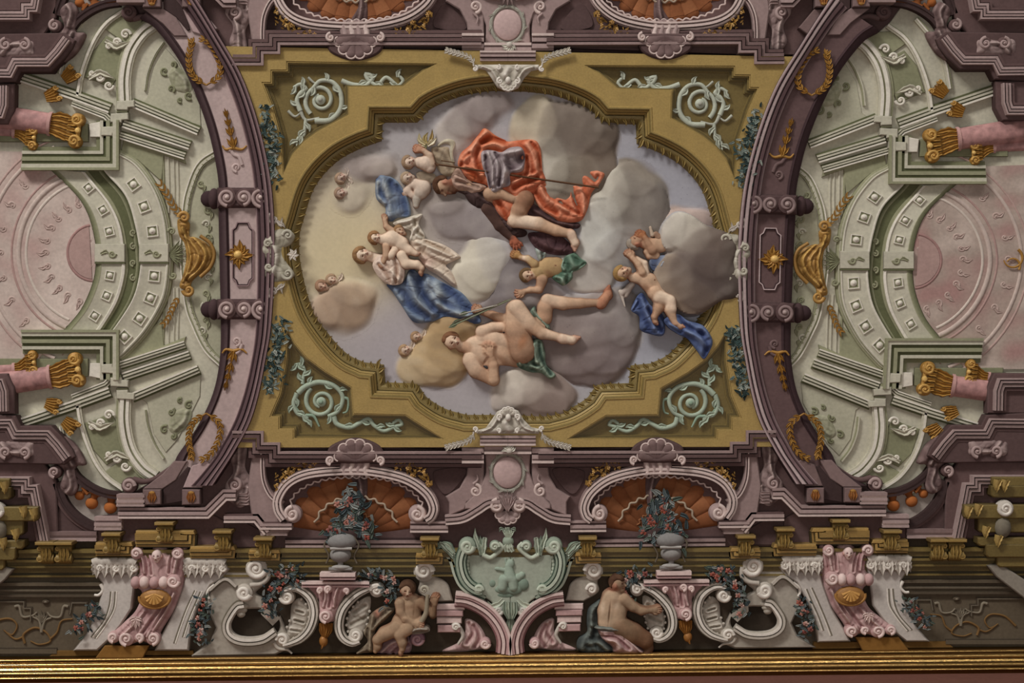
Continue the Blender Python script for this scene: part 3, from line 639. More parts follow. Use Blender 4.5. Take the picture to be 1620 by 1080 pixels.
figure('woman in white dress and blue mantle holding a child in the yellow glow', zc((400, 620))[0], body, [
    ('skirt', 'c', ((skirt, 5, 7, IV), dict(folds=[(zc((500, 470), (620, 520), (760, 565)), 4, 3), (zc((520, 530), (620, 590), (690, 620)), 4, -2.5), (zc((560, 470), (680, 530), (740, 560)), 3, -2.5), (zc((560, 620), (660, 670), (740, 740)), 4, 2.5)], hi=IVW, lo=IVD, tint=[(675, 415, 12, (190, 150, 138))])), 'ivory white skirt'),
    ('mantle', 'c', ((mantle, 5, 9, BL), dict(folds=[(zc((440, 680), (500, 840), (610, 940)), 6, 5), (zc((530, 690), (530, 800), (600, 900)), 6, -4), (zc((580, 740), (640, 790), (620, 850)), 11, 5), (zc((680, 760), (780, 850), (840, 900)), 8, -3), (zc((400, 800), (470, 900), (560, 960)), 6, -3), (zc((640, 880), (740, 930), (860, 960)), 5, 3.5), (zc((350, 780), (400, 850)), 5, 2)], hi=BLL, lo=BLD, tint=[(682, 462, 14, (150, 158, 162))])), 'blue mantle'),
    ('veil', 'c', ((veil, 4, 8, (88, 108, 132)), dict(folds=[(zc((260, 60), (300, 150), (320, 300)), 7, 4), (zc((330, 80), (390, 180), (410, 280)), 7, -4), (zc((380, 110), (420, 200), (435, 280)), 5, -2), (zc((240, 80), (240, 160), (280, 220)), 4, 4)], hi=(160, 164, 162), lo=BLD)), 'flying blue veil'),
    ('sash', 'c', ((zc((340, 345), (430, 310), (530, 285), (510, 350), (550, 440), (450, 470), (460, 400), (400, 380)), 6, 5, (182, 172, 156)), dict(folds=[(zc((380, 345), (450, 330), (520, 300)), 3, 3), (zc((480, 320), (500, 400), (545, 440)), 3, -3), (zc((500, 370), (460, 420), (440, 470)), 3, 3)], hi=(210, 202, 188), lo=(128, 114, 96))), 'white fluttering sash'),
    ('bodice', 'c', ((bodice, 14, 6, (188, 166, 150)), dict(folds=[(zc((250, 620), (300, 680), (330, 740)), 3, -2.5), (zc((300, 600), (340, 670), (380, 720)), 3, 3), (zc((350, 580), (370, 650), (360, 740)), 3, -3), (zc((280, 580), (320, 640)), 3, -2)], hi=(208, 192, 176), lo=(146, 116, 98))), 'white blouse'),
    ('hair', 'r', hair(*hz, 15, math.radians(182), (134, 98, 62), -135, 120, 11, .88, 13, .3, 5), 'light brown hair'),
])
hz = zc((235, 445))[0]
body = head(*hz, 11, math.radians(192), SKL, yaw=.2, h=17) + limb(zc, [(275, 455), (340, 450), (400, 480)], [34, 56, 46], 15, SKL) + limb(zc, [(390, 490), (450, 525), (490, 545)], [36, 30, 20], 17, SKL) + foot(*zc((485, 545))[0], math.radians(10), 8, 17, SKL)
body += limb(zc, [(400, 560), (430, 615), (500, 620), (530, 640)], [34, 34, 28, 20], 18, SKL) + foot(*zc((530, 645))[0], math.radians(100), 11, 18, SKN)
body += limb(zc, [(300, 500), (300, 560), (280, 600)], [26, 22, 16], 18, SKN) + hand(*zc((282, 600))[0], math.radians(120), 6, 18, SKN) + limb(zc, [(340, 400), (300, 370), (290, 330)], [24, 18, 14], 15, SKN) + hand(*zc((290, 332))[0], math.radians(-100), 6, 15, SKN)
figure('naked child with light brown curls lying in the arms of woman in blue', zc((400, 500))[0], body, [('hair', 'r', hair(*hz, 11.5, math.radians(192), (138, 98, 62), -120, 110, 17, .85, 11, .32, 8), 'brown curls')], res=.7, k=1.)
hz = zc((392, 402))[0]
figure('cherub head peeping up behind the child under the white sash', hz, head(*hz, 10, math.radians(200), SKN, yaw=-.3, h=15), [('hair', 'r', hair(*hz, 10, math.radians(200), (140, 104, 70), -120, 100, 15, .9, 9, .36, 9))], res=.7, k=1., grp='cherub heads in the clouds', name='cherub')

# ---- reclining man with arrows
S1 = mix(SKN, SKL, .5)
hz = zd((150, 545))[0]
body = head(*hz, 16, math.radians(212), S1, yaw=.35, h=12)
body += limb(zd, [(215, 590), (280, 590)], [42, 52], 9, mix(SKN, SKD, .3))
body += limb(zd, [(340, 600), (430, 620), (570, 640), (690, 670)], [110, 120, 100, 90], 6, [S1, mix(S1, SKN, .4), mix(SKN, SKD, .25)], .5)
body += limb(zd, [(400, 500), (500, 520), (600, 540)], [60, 66, 60], 10, S1, .5)
body += limb(zd, [(290, 700), (340, 790), (490, 870)], [66, 62, 50], 12, [S1, mix(SKN, SKD, .25)]) + limb(zd, [(495, 865), (490, 740), (470, 660)], [46, 42, 26], 18, [SKN, mix(SKN, SKD, .35)])
body += hand(*zd((465, 655))[0], math.radians(-95), 11, 20, mix(SKN, SKD, .15), -.5, -1, .22)
body += limb(zd, [(390, 455), (480, 420), (560, 415)], [56, 46, 42], 10, S1) + limb(zd, [(575, 345), (480, 315), (390, 290)], [42, 34, 24], 9, [mix(SKN, SKD, .35), mix(SKN, SKD, .45)]) + hand(*zd((390, 285))[0], math.radians(200), 10, 12, mix(SKN, SKD, .3), .8, 1)
body += limb(zd, [(740, 620), (690, 430), (660, 260)], [110, 100, 66], 18, [mix(SKN, SKD, .45), mix(SKN, SKL, .1)]) + limb(zd, [(690, 255), (790, 390), (900, 470), (1050, 505)], [72, 66, 50, 34], 24, [S1, SKN, S1])
body += foot(*zd((1075, 518))[0], math.radians(6), 26, 25, SKL, 1)
body += limb(zd, [(920, 340), (930, 250), (945, 200)], [70, 66, 54], 13, [mix(SKN, SKD, .3), SKN]) + limb(zd, [(950, 190), (1080, 215), (1230, 215), (1370, 210)], [56, 56, 42, 32], 15, [S1, SKN, mix(SKN, SKD, .2)])
body += foot(*zd((1410, 215))[0], math.radians(-55), 28, 16, mix(SKN, (150, 78, 50), .4), 1)
body += [spot(*zd((430, 690))[0], 9, 3, 2.2, mix(SKD, S1, .3)), spot(*zd((440, 575))[0], 18, 2, .1, mix(SKN, SKD, .4)), spot(*zd((560, 690))[0], 20, 8, .6, mix(SKN, SKD, .45), 0, .9), spot(*zd((740, 540))[0], 10, 22, .4, (150, 104, 74), 0, .9)]
GRC = (84, 104, 88)
figure('bare chested man reclining on cloud, legs raised, in green loincloth', zd((700, 550))[0], body, [
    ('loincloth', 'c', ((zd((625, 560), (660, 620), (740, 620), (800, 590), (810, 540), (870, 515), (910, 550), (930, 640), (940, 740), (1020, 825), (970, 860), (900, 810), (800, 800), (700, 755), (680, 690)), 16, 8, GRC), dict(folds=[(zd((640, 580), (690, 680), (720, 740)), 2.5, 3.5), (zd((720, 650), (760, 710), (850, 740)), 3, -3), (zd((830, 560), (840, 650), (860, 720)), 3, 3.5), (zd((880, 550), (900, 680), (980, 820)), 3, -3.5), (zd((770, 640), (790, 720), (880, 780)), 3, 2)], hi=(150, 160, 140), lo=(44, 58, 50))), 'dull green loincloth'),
    ('cloth_end', 'c', ((zd((800, 290), (840, 240), (860, 300), (940, 350), (970, 430), (965, 470), (900, 400), (810, 330)), 17, 5, GRC), dict(folds=[(zd((830, 270), (880, 340), (950, 420)), 3, 3)], hi=(140, 152, 134), lo=(50, 64, 56)))),
    ('hair', 'r', hair(*hz, 16, math.radians(212), (110, 72, 48), -30, 150, 11, .92, 11, .28, 4), 'reddish brown hair'),
], k=1.2)
for i, (a, b) in enumerate((((140, 385), (600, 190)), ((110, 420), (640, 180)), ((200, 310), (520, 230)))):
    q = zd(a, b); d = (q[1] - q[0]) / np.linalg.norm(q[1] - q[0]); n = np.array([d[1], -d[0]])
    t = T('arrow', ('dark shafted arrow of the sheaf, uppermost beside the knee', 'pale green fletched arrow of the sheaf held by reclining man', 'short silvery arrow lying across the sheaf in raised hand')[i], 'arrow', q.mean(0), 20, 'arrows held by the reclining man')
    g = G(); tube(g, q, 1.1, ((86, 76, 62), (110, 116, 92), (150, 146, 134))[i], 20 + i * 1.5, 1.2); t.part('shaft', g)
    for s in (-1, 1):
        g = G(); leaf(g, np.array([q[0] + d * 2, q[0] + d * 7 + n * s * 2, q[0] + d * 14 + n * s * 1.5]), 2, (92, 104, 80), 20 + i * 1.5, 1.5, 1); t.part('feather', g)
    g = G(); leaf(g, np.array([q[1] - d * 6, q[1], q[1] + d * 3]), 2.4, (120, 112, 100), 20.5 + i * 1.5, 1.2, 1); t.part('arrowhead', g)

# ---- putto with green drapery
OC = (164, 134, 92)
hz = zf((450, 650))[0]
body = head(*hz, 12, math.radians(196), mix(SKN, SKL, .3), yaw=.35, h=10) + limb(zf, [(640, 580), (760, 520), (880, 510)], [130, 150, 150], 6, [OC, mix(OC, SKD, .1)], .5) + limb(zf, [(560, 580), (600, 600)], [80, 90], 8, OC)
body += limb(zf, [(540, 470), (440, 390), (330, 370)], [72, 52, 36], 10, [OC, SKL]) + hand(*zf((320, 360))[0], math.radians(200), 9, 11, (160, 118, 70), .5)
body += limb(zf, [(660, 720), (620, 860)], [90, 62], 10, mix(SKN, SKD, .35)) + limb(zf, [(610, 870), (480, 870), (400, 890)], [54, 46, 34], 12, SKN) + hand(*zf((385, 895))[0], math.radians(160), 9, 13, mix(SKN, SKD, .2), .4, -1, .3)
body += [spot(*zf((870, 495))[0], 2, 1.4, 0, SKD), spot(*zf((760, 600))[0], 10, 6, .5, mix(OC, SKD, .5), 0, .9)]
figure('putto with arms spread below the red robed man, green cloth at hips', zf((750, 580))[0], body, [
    ('drapery', 'c', ((zf((950, 480), (1000, 380), (1060, 330), (1180, 300), (1260, 380), (1350, 440), (1330, 490), (1240, 560), (1140, 600), (1130, 700), (1010, 800), (940, 780), (820, 680), (920, 590)), 9, 9, (72, 98, 80)), dict(folds=[(zf((980, 420), (960, 500), (1000, 560)), 2.5, 4), (zf((1040, 380), (1080, 560), (1040, 760)), 4, -3), (zf((1140, 360), (1220, 440), (1310, 470)), 5, -2), (zf((880, 670), (960, 700), (1010, 790)), 3, 2.5), (zf((1330, 490), (1220, 575), (1140, 605)), 2, 4)], hi=(150, 168, 150), lo=(44, 66, 52))), 'green drapery'),
    ('drapery_end', 'c', ((zf((560, 220), (640, 260), (730, 290), (700, 370), (630, 430), (580, 330)), 4, 6, (138, 152, 144)), dict(folds=[(zf((600, 260), (640, 330), (630, 400)), 3, 3), (zf((660, 290), (670, 350)), 3, -3)]))),
    ('hair', 'r', hair(*hz, 12.5, math.radians(196), (104, 78, 50), -120, 110, 9, .9, 11, .3, 6))], res=.7)

# ---- two angels at right
hz = ze((128, 400))[0]
body = head(*hz, 13.5, math.radians(165), SKN, yaw=.35, h=28) + limb(ze, [(200, 440), (260, 440), (320, 470), (370, 540)], [36, 50, 66, 62], 24, [mix(SKN, SKL, .3), SKN, SKN], .55)
body += limb(ze, [(370, 560), (420, 610), (390, 680)], [56, 54, 38], 28, [SKN, mix(SKN, SKD, .2)]) + limb(ze, [(400, 670), (365, 740)], [36, 22], 29, mix(SKN, SKD, .25)) + foot(*ze((362, 745))[0], math.radians(75), 12, 28, SKN)
body += limb(ze, [(400, 590), (480, 620), (490, 680)], [52, 46, 44], 31, SKL) + limb(ze, [(480, 690), (520, 790)], [40, 24], 31, SKN) + foot(*ze((525, 790))[0], math.radians(35), 15, 31, SKN)
body += limb(ze, [(270, 400), (240, 340), (195, 290)], [30, 24, 18], 30, SKN) + hand(*ze((195, 290))[0], math.radians(230), 9, 30, mix(SKN, SKD, .2), .2) + limb(ze, [(300, 400), (290, 330), (230, 290)], [26, 22, 16], 26, SKL)
body += [spot(*ze((365, 458))[0], 1.6, 1.6, 0, SKD), spot(*ze((300, 520))[0], 12, 7, .8, mix(SKN, SKD, .5), 0, .9)]
figure('golden haired child angel with joined hands sitting on blue cloth by storm cloud', ze((350, 560))[0], body, [
    ('drapery', 'c', ((ze((245, 570), (280, 560), (330, 640), (400, 700), (440, 740), (450, 850), (420, 890), (340, 875), (260, 840), (250, 740), (190, 690), (215, 620)), 18, 8, (62, 75, 110)), dict(folds=[(ze((270, 600), (310, 720), (360, 830)), 4, 3), (ze((320, 680), (380, 780), (420, 850)), 4, -3), (ze((230, 620), (200, 670), (185, 690)), 2, 4)], hi=(108, 124, 160), lo=(36, 46, 84))), 'deep blue drapery'),
    ('drapery_train', 'c', ((ze((440, 760), (540, 720), (620, 770), (740, 810), (810, 920), (790, 1000), (745, 1065), (690, 1000), (620, 910), (540, 870), (470, 820)), 27, 7, (66, 79, 112)), dict(folds=[(ze((560, 740), (620, 820), (740, 880)), 4, -3), (ze((600, 850), (700, 900), (770, 960)), 5, 3), (ze((720, 860), (770, 960), (745, 1050)), 5, -3), (ze((480, 800), (560, 840)), 3, 2)], hi=(112, 128, 162), lo=(38, 48, 88))), 'deep blue cloth end hanging over the frame'),
    ('wing', 'r', [cap(*ze((195, 490))[0], 5, *ze((120, 560))[0], 4, 20, (150, 136, 126)), cap(*ze((105, 545))[0], 3, *ze((140, 660))[0], 1, 20, (176, 164, 152)), cap(*ze((180, 510))[0], 5, *ze((150, 580))[0], 3, 20, (140, 126, 116))]),
    ('hair', 'r', hair(*hz, 14, math.radians(165), (150, 116, 66), -130, 100, 27, .9, 11, .3, 7), 'golden hair')], hb=14)
hz = ze((225, 165))[0]
body = head(*hz, 12, math.radians(170), mix(SKN, SKD, .35), profile=1, h=18) + limb(ze, [(290, 170), (360, 190), (420, 190)], [44, 56, 54], 15, [mix(SKN, SKD, .35), SKN], .6)
body += limb(ze, [(350, 230), (320, 180), (290, 130)], [36, 26, 18], 20, mix(SKN, SKD, .5)) + hand(*ze((288, 130))[0], math.radians(215), 9, 20, (150, 96, 62), .4) + limb(ze, [(390, 170), (440, 110), (450, 90)], [40, 30, 20], 14, SKN) + limb(ze, [(300, 240), (330, 270), (380, 270)], [20, 26, 30], 16, SKN)
figure('dark angel in profile leaning on the grey blue cloth above golden haired child', ze((340, 210))[0], body, [
    ('drapery', 'c', ((ze((335, 280), (440, 265), (500, 260), (520, 310), (580, 330), (590, 420), (540, 490), (490, 500), (440, 460), (400, 400), (340, 370)), 16, 7, (86, 98, 122)), dict(folds=[(ze((450, 290), (410, 370), (440, 450)), 4, 4), (ze((500, 300), (470, 380), (490, 470)), 4, -3), (ze((370, 300), (360, 360)), 6, -2), (ze((560, 340), (560, 430)), 6, -2.5)], hi=(150, 150, 150), lo=(48, 58, 90))), 'grey blue drapery'),
    ('wing', 'r', [cap(*ze((430, 120))[0], 5, *ze((480, 95))[0], 7, 16, (140, 112, 92)), cap(*ze((350, 110))[0], 3, *ze((335, 50))[0], 2, 16, (168, 148, 128)), cap(*ze((400, 130))[0], 5, *ze((380, 100))[0], 4, 16, (130, 100, 80))]),
    ('hair', 'r', hair(*hz, 12.5, math.radians(170), (140, 130, 118), -150, 30, 18, .85, 10, .36, 12), 'grey blond hair')], hb=8)

# ---- cherub heads and putti in the haze
CH = mix(SKL, (168, 150, 140), .4)
def cherub(x, y, r, a, yaw, label, col=CH, hc=(150, 122, 96), wing=True, seed=1, h=4):
    pr = head(x, y, r, math.radians(a), col, yaw=yaw, h=h); u, v = hv(math.radians(a))
    t = T('cherub', label, 'cherub', (x, y), .5, 'cherub heads in the clouds')
    g = G(); relief(g, pr, .7, 1., .5); t.part('head', g)
    g = G(); relief(g, hair(x, y, r, math.radians(a), hc, -110, 105, h, .88, 9, .33, seed), .7, 1., .5); t.part('hair', g)
    if wing:
        for s in (-1, 1):
            g = G(); c = np.array([x, y]) - u * r * .9
            leaf(g, np.array([c + v * s * r * .2, c + v * s * r * .9 - u * r * .3, c + v * s * r * 1.7 - u * r * .1]), r * .5, mix(col, (190, 180, 165), .5), 1.5, 3, 3); t.part('wing', g)
cherub(*I_((402, 800))[0], 10, 160, .1, 'upper of two faint cherub heads in the upper left haze', (158, 136, 122), (142, 118, 98), seed=2)
cherub(*I_((400, 868))[0], 10, 170, -.2, 'lower of two faint cherub heads in the upper left haze', (160, 138, 124), (142, 116, 98), seed=3)
cherub(*K_((315, 322))[0], 10.5, 215, .3, 'ruddy cherub head resting on the peach cloud at left', (166, 134, 112), (140, 106, 82), seed=4)
cherub(*K_((360, 292))[0], 9.5, 200, -.2, 'pale cherub head turned up behind the ruddy one', (180, 156, 134), (148, 120, 94), seed=5)
cherub(*K_((740, 548))[0], 9, 190, .2, 'small cherub head above its twin beside the peach cloud', (172, 146, 124), (156, 124, 92), seed=6)
cherub(*K_((690, 608))[0], 10.5, 175, .3, 'chubby cherub head below its twin beside the peach cloud', (178, 154, 134), (160, 128, 96), seed=7)
hz = za((75, 515))[0]
body = head(*hz, 12, math.radians(180), CH, yaw=.3, h=8) + limb(za, [(190, 520), (260, 530), (310, 580)], [70, 90, 70], 6, CH) + limb(za, [(340, 540), (310, 440), (240, 380)], [44, 40, 32], 9, (178, 150, 126)) + hand(*za((225, 372))[0], math.radians(190), 9, 10, (166, 122, 96), .6, 1)
figure('pale putto lifting lilies beside the bearded man', za((220, 520))[0], body, [('hair', 'r', hair(*hz, 12, math.radians(180), (140, 114, 90), -120, 90, 8, .9, 10, .3, 3)),
    ('wing', 'c', ((za((330, 340), (480, 320), (550, 330), (560, 420), (600, 520), (620, 640), (520, 690), (420, 620), (370, 500)), 3, 4, (140, 122, 98)), dict(folds=[(za((400, 380), (480, 450), (560, 600)), 4, -2)]))),
    ('sash', 'c', ((za((400, 310), (500, 240), (600, 250), (620, 300), (590, 400), (610, 520), (580, 520), (550, 400), (560, 310), (480, 290), (410, 330)), 6, 4, (166, 156, 132)), dict()))], res=.7)
t = T('lily_spray', 'spray of white lily blooms raised by the pale putto', 'flower', za((270, 230))[0], 5)
for pth, w, c in (([(260, 300), (190, 250), (180, 160)], 40, (176, 164, 128)), ([(270, 300), (250, 220), (290, 150)], 36, (160, 142, 92)), ([(280, 310), (340, 270), (390, 220)], 52, (188, 178, 152)), ([(280, 300), (330, 220), (340, 110)], 30, (150, 126, 78)), ([(250, 320), (200, 300), (170, 270)], 30, (182, 170, 138))):
    g = G(); leaf(g, spline(za(*pth), 2), w / 7.7, c, 8, 4, 2, .3); t.part('petal', g)
g = G(); tube(g, za((270, 290), (260, 340), (240, 380)), 1.5, (130, 126, 84), 8, 1); t.part('stem', g)
hz = za((50, 710))[0]
body = head(*hz, 11, math.radians(178), mix(CH, (160, 140, 122), .4), yaw=.25, h=7) + limb(za, [(130, 780), (230, 830), (200, 880)], [70, 96, 90], 4, [CH, mix(CH, (160, 150, 136), .4)]) + limb(za, [(60, 800), (40, 860), (90, 920)], [40, 44, 40], 5, CH) + limb(za, [(150, 960), (140, 1040)], [60, 40], 4, (164, 154, 140)) + hand(*za((40, 850))[0], math.radians(120), 6, 6, CH)
figure('second pale putto curled below the lily bearer by the blue veil', za((120, 800))[0], body, [('hair', 'r', hair(*hz, 11, math.radians(178), (150, 128, 104), -100, 110, 7, .9, 9, .3, 5)), ('wing', 'c', ((za((150, 640), (300, 630), (390, 690), (330, 770), (180, 740)), 3, 3, (134, 118, 98)), dict()))], res=.7)
# ================================================================ helpers for the painted architecture
def loft(g, curves, hs, cols, n=70):
    cs = [resample(np.asarray(c, float), n) for c in curves]; k = len(cs)
    v = np.zeros((n, k, 3)); 
    for i in range(k): v[:, i, :2] = cs[i]; v[:, i, 2] = hs[i]
    f = [(i * k + q, i * k + q + 1, (i + 1) * k + q + 1, (i + 1) * k + q) for i in range(n - 1) for q in range(k - 1)]
    f += [tuple(range(k)), tuple((n - 1) * k + q for q in range(k))]
    return g.add(v.reshape(-1, 3), f, np.tile(np.asarray(cols, float), (n, 1)))
def between(a, b, t, n=70):
    a, b = resample(a, n), resample(b, n); return a + (b - a) * t
def stripes(g, path, items, base=-18, shift=0.):
    """moulded band centred on a path (shift moves it to the left of travel)"""
    pr, cl = steps(base, items); w = sum(i[0] for i in items)
    pr = [(o - w / 2 + shift, h) for o, h in pr]; sweep(g, path, pr, cl); return g
def box4(x0, y0, x1, y1): return P((x0, y0), (x1, y0), (x1, y1), (x0, y1))
def bunch(t, pts, n, r, leafc, flowers, nf, h=8, seed=1, fr=3.2, fname='flower', lname='leaves', m=None):
    """flowers and leaves heaped along a line: the leaves as one mass, each bloom a part"""
    rr = random.Random(seed); p = resample(spline(pts, 3), max(3, n)); g = G()
    for i in range(n):
        q = p[i % len(p)] + np.array([rr.gauss(0, r * .5), rr.gauss(0, r * .5)]); a = rr.random() * 6.28; L = r * (.45 + .4 * rr.random())
        d = np.array([math.cos(a), math.sin(a)]); e = np.array([-d[1], d[0]]) * (rr.random() - .5) * .8
        leaf(g, np.array([q, q + d * L * .5 + e * L * .3, q + d * L]), L * .3, mix(leafc[rr.randrange(len(leafc))], (20, 24, 20), .2 * rr.random()), h + rr.random() * 4, L * .2, 1, .2)
    t.part(lname, g, m, stuff=True)
    for i in range(nf):
        q = p[int((i + .5) * len(p) / nf)] + np.array([rr.gauss(0, r * .28), rr.gauss(0, r * .28)]); c = flowers[rr.randrange(len(flowers))]; g = G(); s = fr * (.75 + .5 * rr.random())
        for k in range(5):
            a = k * 1.257 + rr.random(); dome(g, q[0] + .6 * s * math.cos(a), q[1] + .6 * s * math.sin(a), s * .6, s * .45, s * .4, mix(c, (220, 200, 180), .25 * rr.random()), h + 3, a, 7, 2)
        dome(g, q[0], q[1], s * .4, s * .4, s * .6, mix(c, (60, 30, 20), .4), h + 3.5, n=6, m=2); t.part(fname, g, m)
TEAL = [(60, 80, 78), (84, 104, 100), (120, 132, 124), (44, 58, 56), (150, 156, 146)]
DFL = compose(lambda p: np.c_[p[:, 0], 792 - p[:, 1]])
DMIR = mirror(((0, 1600), (110, 1598), (225, 1594), (410, 1596), (597, 1585), (700, 1590)), ((0, 20), (206, 21), (270, 19), (403, 9), (590, 13), (700, 6), (780, -2)))
c_o1 = spline(np.vstack([P((182, 236), (190, 243)), P((218, 260), (246, 299), (262, 345), (268, 400), (268, 428), (260, 474), (232, 523), (200, 558), (190, 566))]), 5)
c_o2 = spline(P((158, 258), (169, 274), (200, 310), (215, 355), (223, 403), (222, 435), (211, 474), (183, 518), (172, 530)), 5)
c_i1 = spline(P((135, 272), (148, 288), (176, 324), (192, 362), (198, 410), (197, 438), (186, 477), (162, 518), (152, 530)), 5)
c_i2 = spline(P((80, 268), (91, 278), (123, 310), (141, 341), (151, 380), (153, 410), (148, 446), (130, 488), (105, 519), (92, 532)), 5)
COF_O = [(213, 292), (230, 327), (243, 366), (246, 437), (240, 472), (223, 504), (199, 533)]
COF_I = [(141, 297), (164, 332), (174, 366), (175, 436), (170, 468), (151, 500)]

def near_dir(curve, p):
    i = int(np.argmin(np.hypot(curve[:, 0] - p[0], curve[:, 1] - p[1]))); i = min(max(i, 1), len(curve) - 2)
    d = curve[i + 1] - curve[i - 1]; return d / np.linalg.norm(d)
for side in (0, 1):
    XF = ident if side == 0 else DMIR; sd = SIDE[side]; AXF = ident if side == 0 else MIR
    # ---- vault ground seen through the arch
    g = G(); XF = AXF; oi = np.vstack([P((-260, -60), (150, -60), (200, 10)), AI, P((200, 785), (150, 850), (-260, 850))]); poly(g, oi, -24, -14, GL, 1)
    single('ceiling_vault_ground', '', '', g, kind='structure')
    XF = ident if side == 0 else DMIR
    # ---- pink inner dome
    t = T('painted_dome', 'rose pink cupola interior inside the green arches, %s of oval' % sd, 'dome', (60, 400), -14)
    X, Y = grid(-240, 225, 165, 575, 5.); ny, nx = X.shape; n1 = wob(X, Y, .03, 11 + side); n2 = wob(X, Y, .09, 21 + side)
    cc = np.tile(np.array(RL if side == 0 else (152, 134, 123), float), X.shape + (1,)); q = np.clip(n1 * .7 + n2 * .5, -1, 1)[..., None]
    cc = cc + (np.array([150., 108., 104.]) - cc) * np.clip(q, 0, 1) * (.45 + .25 * side) + (np.array([200., 184., 172.]) - cc) * np.clip(-q, 0, 1) * .5
    fm = poly_sdf(X, Y, np.vstack([c_i2, P((60, 570), (-230, 570), (-230, 230), (50, 240))]))
    g = G(); gridmesh(g, X, Y, fm, np.full(X.shape, -11.), cc, -14, 5.); t.part('shell', g)
    for r, w, c in ((42, 3, RD), (36, 1.5, RL), (108, 3, mix(RL, GH, .4)), (120, 5, RL), (131, 2.5, mix(RP, RD, .4)), (170, 4, RL), (182, 2.5, RP)):
        a = np.linspace(PI * .62, PI * 1.38, 26) if r > 50 else np.linspace(PI * .52, PI * 1.45, 22)
        g = G(); tube(g, np.c_[150 + r * np.cos(a), 400 + r * 1.06 * np.sin(a)], w * .8, c, -11.5, .7); t.part('ring_moulding', g)
    g = G(); a = np.linspace(PI * .52, PI * 1.44, 24); poly(g, np.vstack([np.c_[150 + 40 * np.cos(a), 400 + 42 * np.sin(a)]]), -12, -9.8, mix(RP, RD, .25), .6); t.part('medallion', g)
    rr = random.Random(5 + side)
    for k in range(11):
        a = PI * (.56 + .88 * (k + .5) / 11); 
        for rad in (20, 76, 148):
            if rad == 20 and k % 2: continue
            x, y = 150 + rad * math.cos(a), 400 + rad * 1.05 * math.sin(a); g = G(); s = 5 if rad == 20 else 8
            volute(g, x, y, s, 1 if k % 2 else -1, a, 1.2, s * .22, mix(RP, RL, .3 + .4 * rr.random()), -11, .6, True)
            leaf(g, P((x, y), (x + s * math.cos(a), y + s * math.sin(a) + 3), (x + 2 * s * math.cos(a), y + 2 * s * math.sin(a))), s * .5, mix(RP, RL, .4), -11, 1.5, 2); t.part('arabesque', g)
    if side:
        g = G(); XF = ident; tube(g, spiral(1602, 408, 16, .62, 1, -1.0, .9), 2.6, AU, -8, 1, w1=1); tube(g, spiral(1602, 420, 12, .5, -1, .6, .9), 2.2, AU, -8, 1, w1=1); 
        single('crescent', 'small gilt crescent scroll at far right edge in the rose cupola', 'ornament', g, hb=-8, m=GILT); XF = DMIR
    # ---- coffered arch
    t = T('coffered_arch', 'double green coffered arch with rosettes, %s of oval' % sd, 'arch', (210, 400), -12)
    g = G(); loft(g, [c_o1, c_o1, between(c_o1, c_o2, .06), between(c_o1, c_o2, .1), between(c_o1, c_o2, .9), between(c_o1, c_o2, .96), c_o2, c_o2], [-16, -4, -3, -5, -5, -3.5, -4, -14], [GD, GM, GH, GL, GL, GH, GL, GD]); t.part('outer_ring', g)
    g = G(); loft(g, [c_o2, between(c_o2, c_i1, .12), between(c_o2, c_i1, .3), between(c_o2, c_i1, .34), between(c_o2, c_i1, .8), between(c_o2, c_i1, .84), c_i1], [-13, -11, -11, -12, -12, -10.5, -10.5], [GD, GD, GM, GD, GD, GM, GM]); t.part('soffit', g)
    g = G(); loft(g, [c_i1, c_i1, between(c_i1, c_i2, .08), between(c_i1, c_i2, .12), between(c_i1, c_i2, .78), between(c_i1, c_i2, .82), c_i2, c_i2], [-14, -7, -6, -8, -8, -7, -9, -14], [GM, GH, GH, GL, GL, GM, GD, GD]); t.part('inner_ring', g)
    oo = c_o1 + normals(c_o1, False) * 7
    g = G(); loft(g, [oo, between(oo, c_o1, .2), between(oo, c_o1, .6), between(oo, c_o1, .7), c_o1], [-15, -9, -8, -6, -6], [GD, GM, GM, GL, GM]); t.part('archivolt', g)
    for cf, cv, s, hh in ((COF_O, c_o1, 9, -5), (COF_I, c_i1, 7.6, -8)):
        for p in cf:
            d = near_dir(cv, p); n = np.array([d[1], -d[0]]); p = np.array(p, float); sq = np.array([p + d * s + n * s, p - d * s + n * s, p - d * s - n * s, p + d * s - n * s])
            g = G(); poly(g, inset(sq, .5), hh - .5, hh + .4, mix(GM, GD, .25), .3)
            pr, cl = steps(hh, [(1.6, hh + 2.4, GH), (1.6, hh + 1.4, GM)]); q = sq if sarea(sq) < 0 else sq[::-1]; sweep(g, q, pr, cl, closed=True, caps=False); o = t.part('coffer', g)
            g = G(); dome(g, p[0], p[1], s * .66, s * .66, 3.4, GH, hh + .4, n=14, m=3); tube(g, spiral(p[0], p[1], s * .62, 1.0, 1, 0, 1.0), 1.2, mix(GM, GD, .3), hh + .6, 1); dome(g, p[0], p[1], s * .3, s * .3, 2.6, GH, hh + 2.6, n=8, m=2); t.part('rosette', g, parent=o)
    for x0, x1, hh in ((222, 269, -3), (151, 199, -6)):
        g = G(); poly(g, box4(x0, 386, x1, 415), hh - 8, hh + 1.5, GL, 1); poly(g, box4(x0, 415, x1, 417.5), hh - 8, hh + 1, GD, .3); o = t.part('keystone', g)
        g = G(); volute(g, (x0 + x1) / 2 + 4, 402, 8, 1, 0, 1.5, 2, GM, hh + 1.5); leaf(g, P(((x0 + x1) / 2 - 14, 402), ((x0 + x1) / 2 - 6, 398), ((x0 + x1) / 2, 402)), 4, GM, hh + 1.5, 2, 2); t.part('keystone_scroll', g, parent=o)
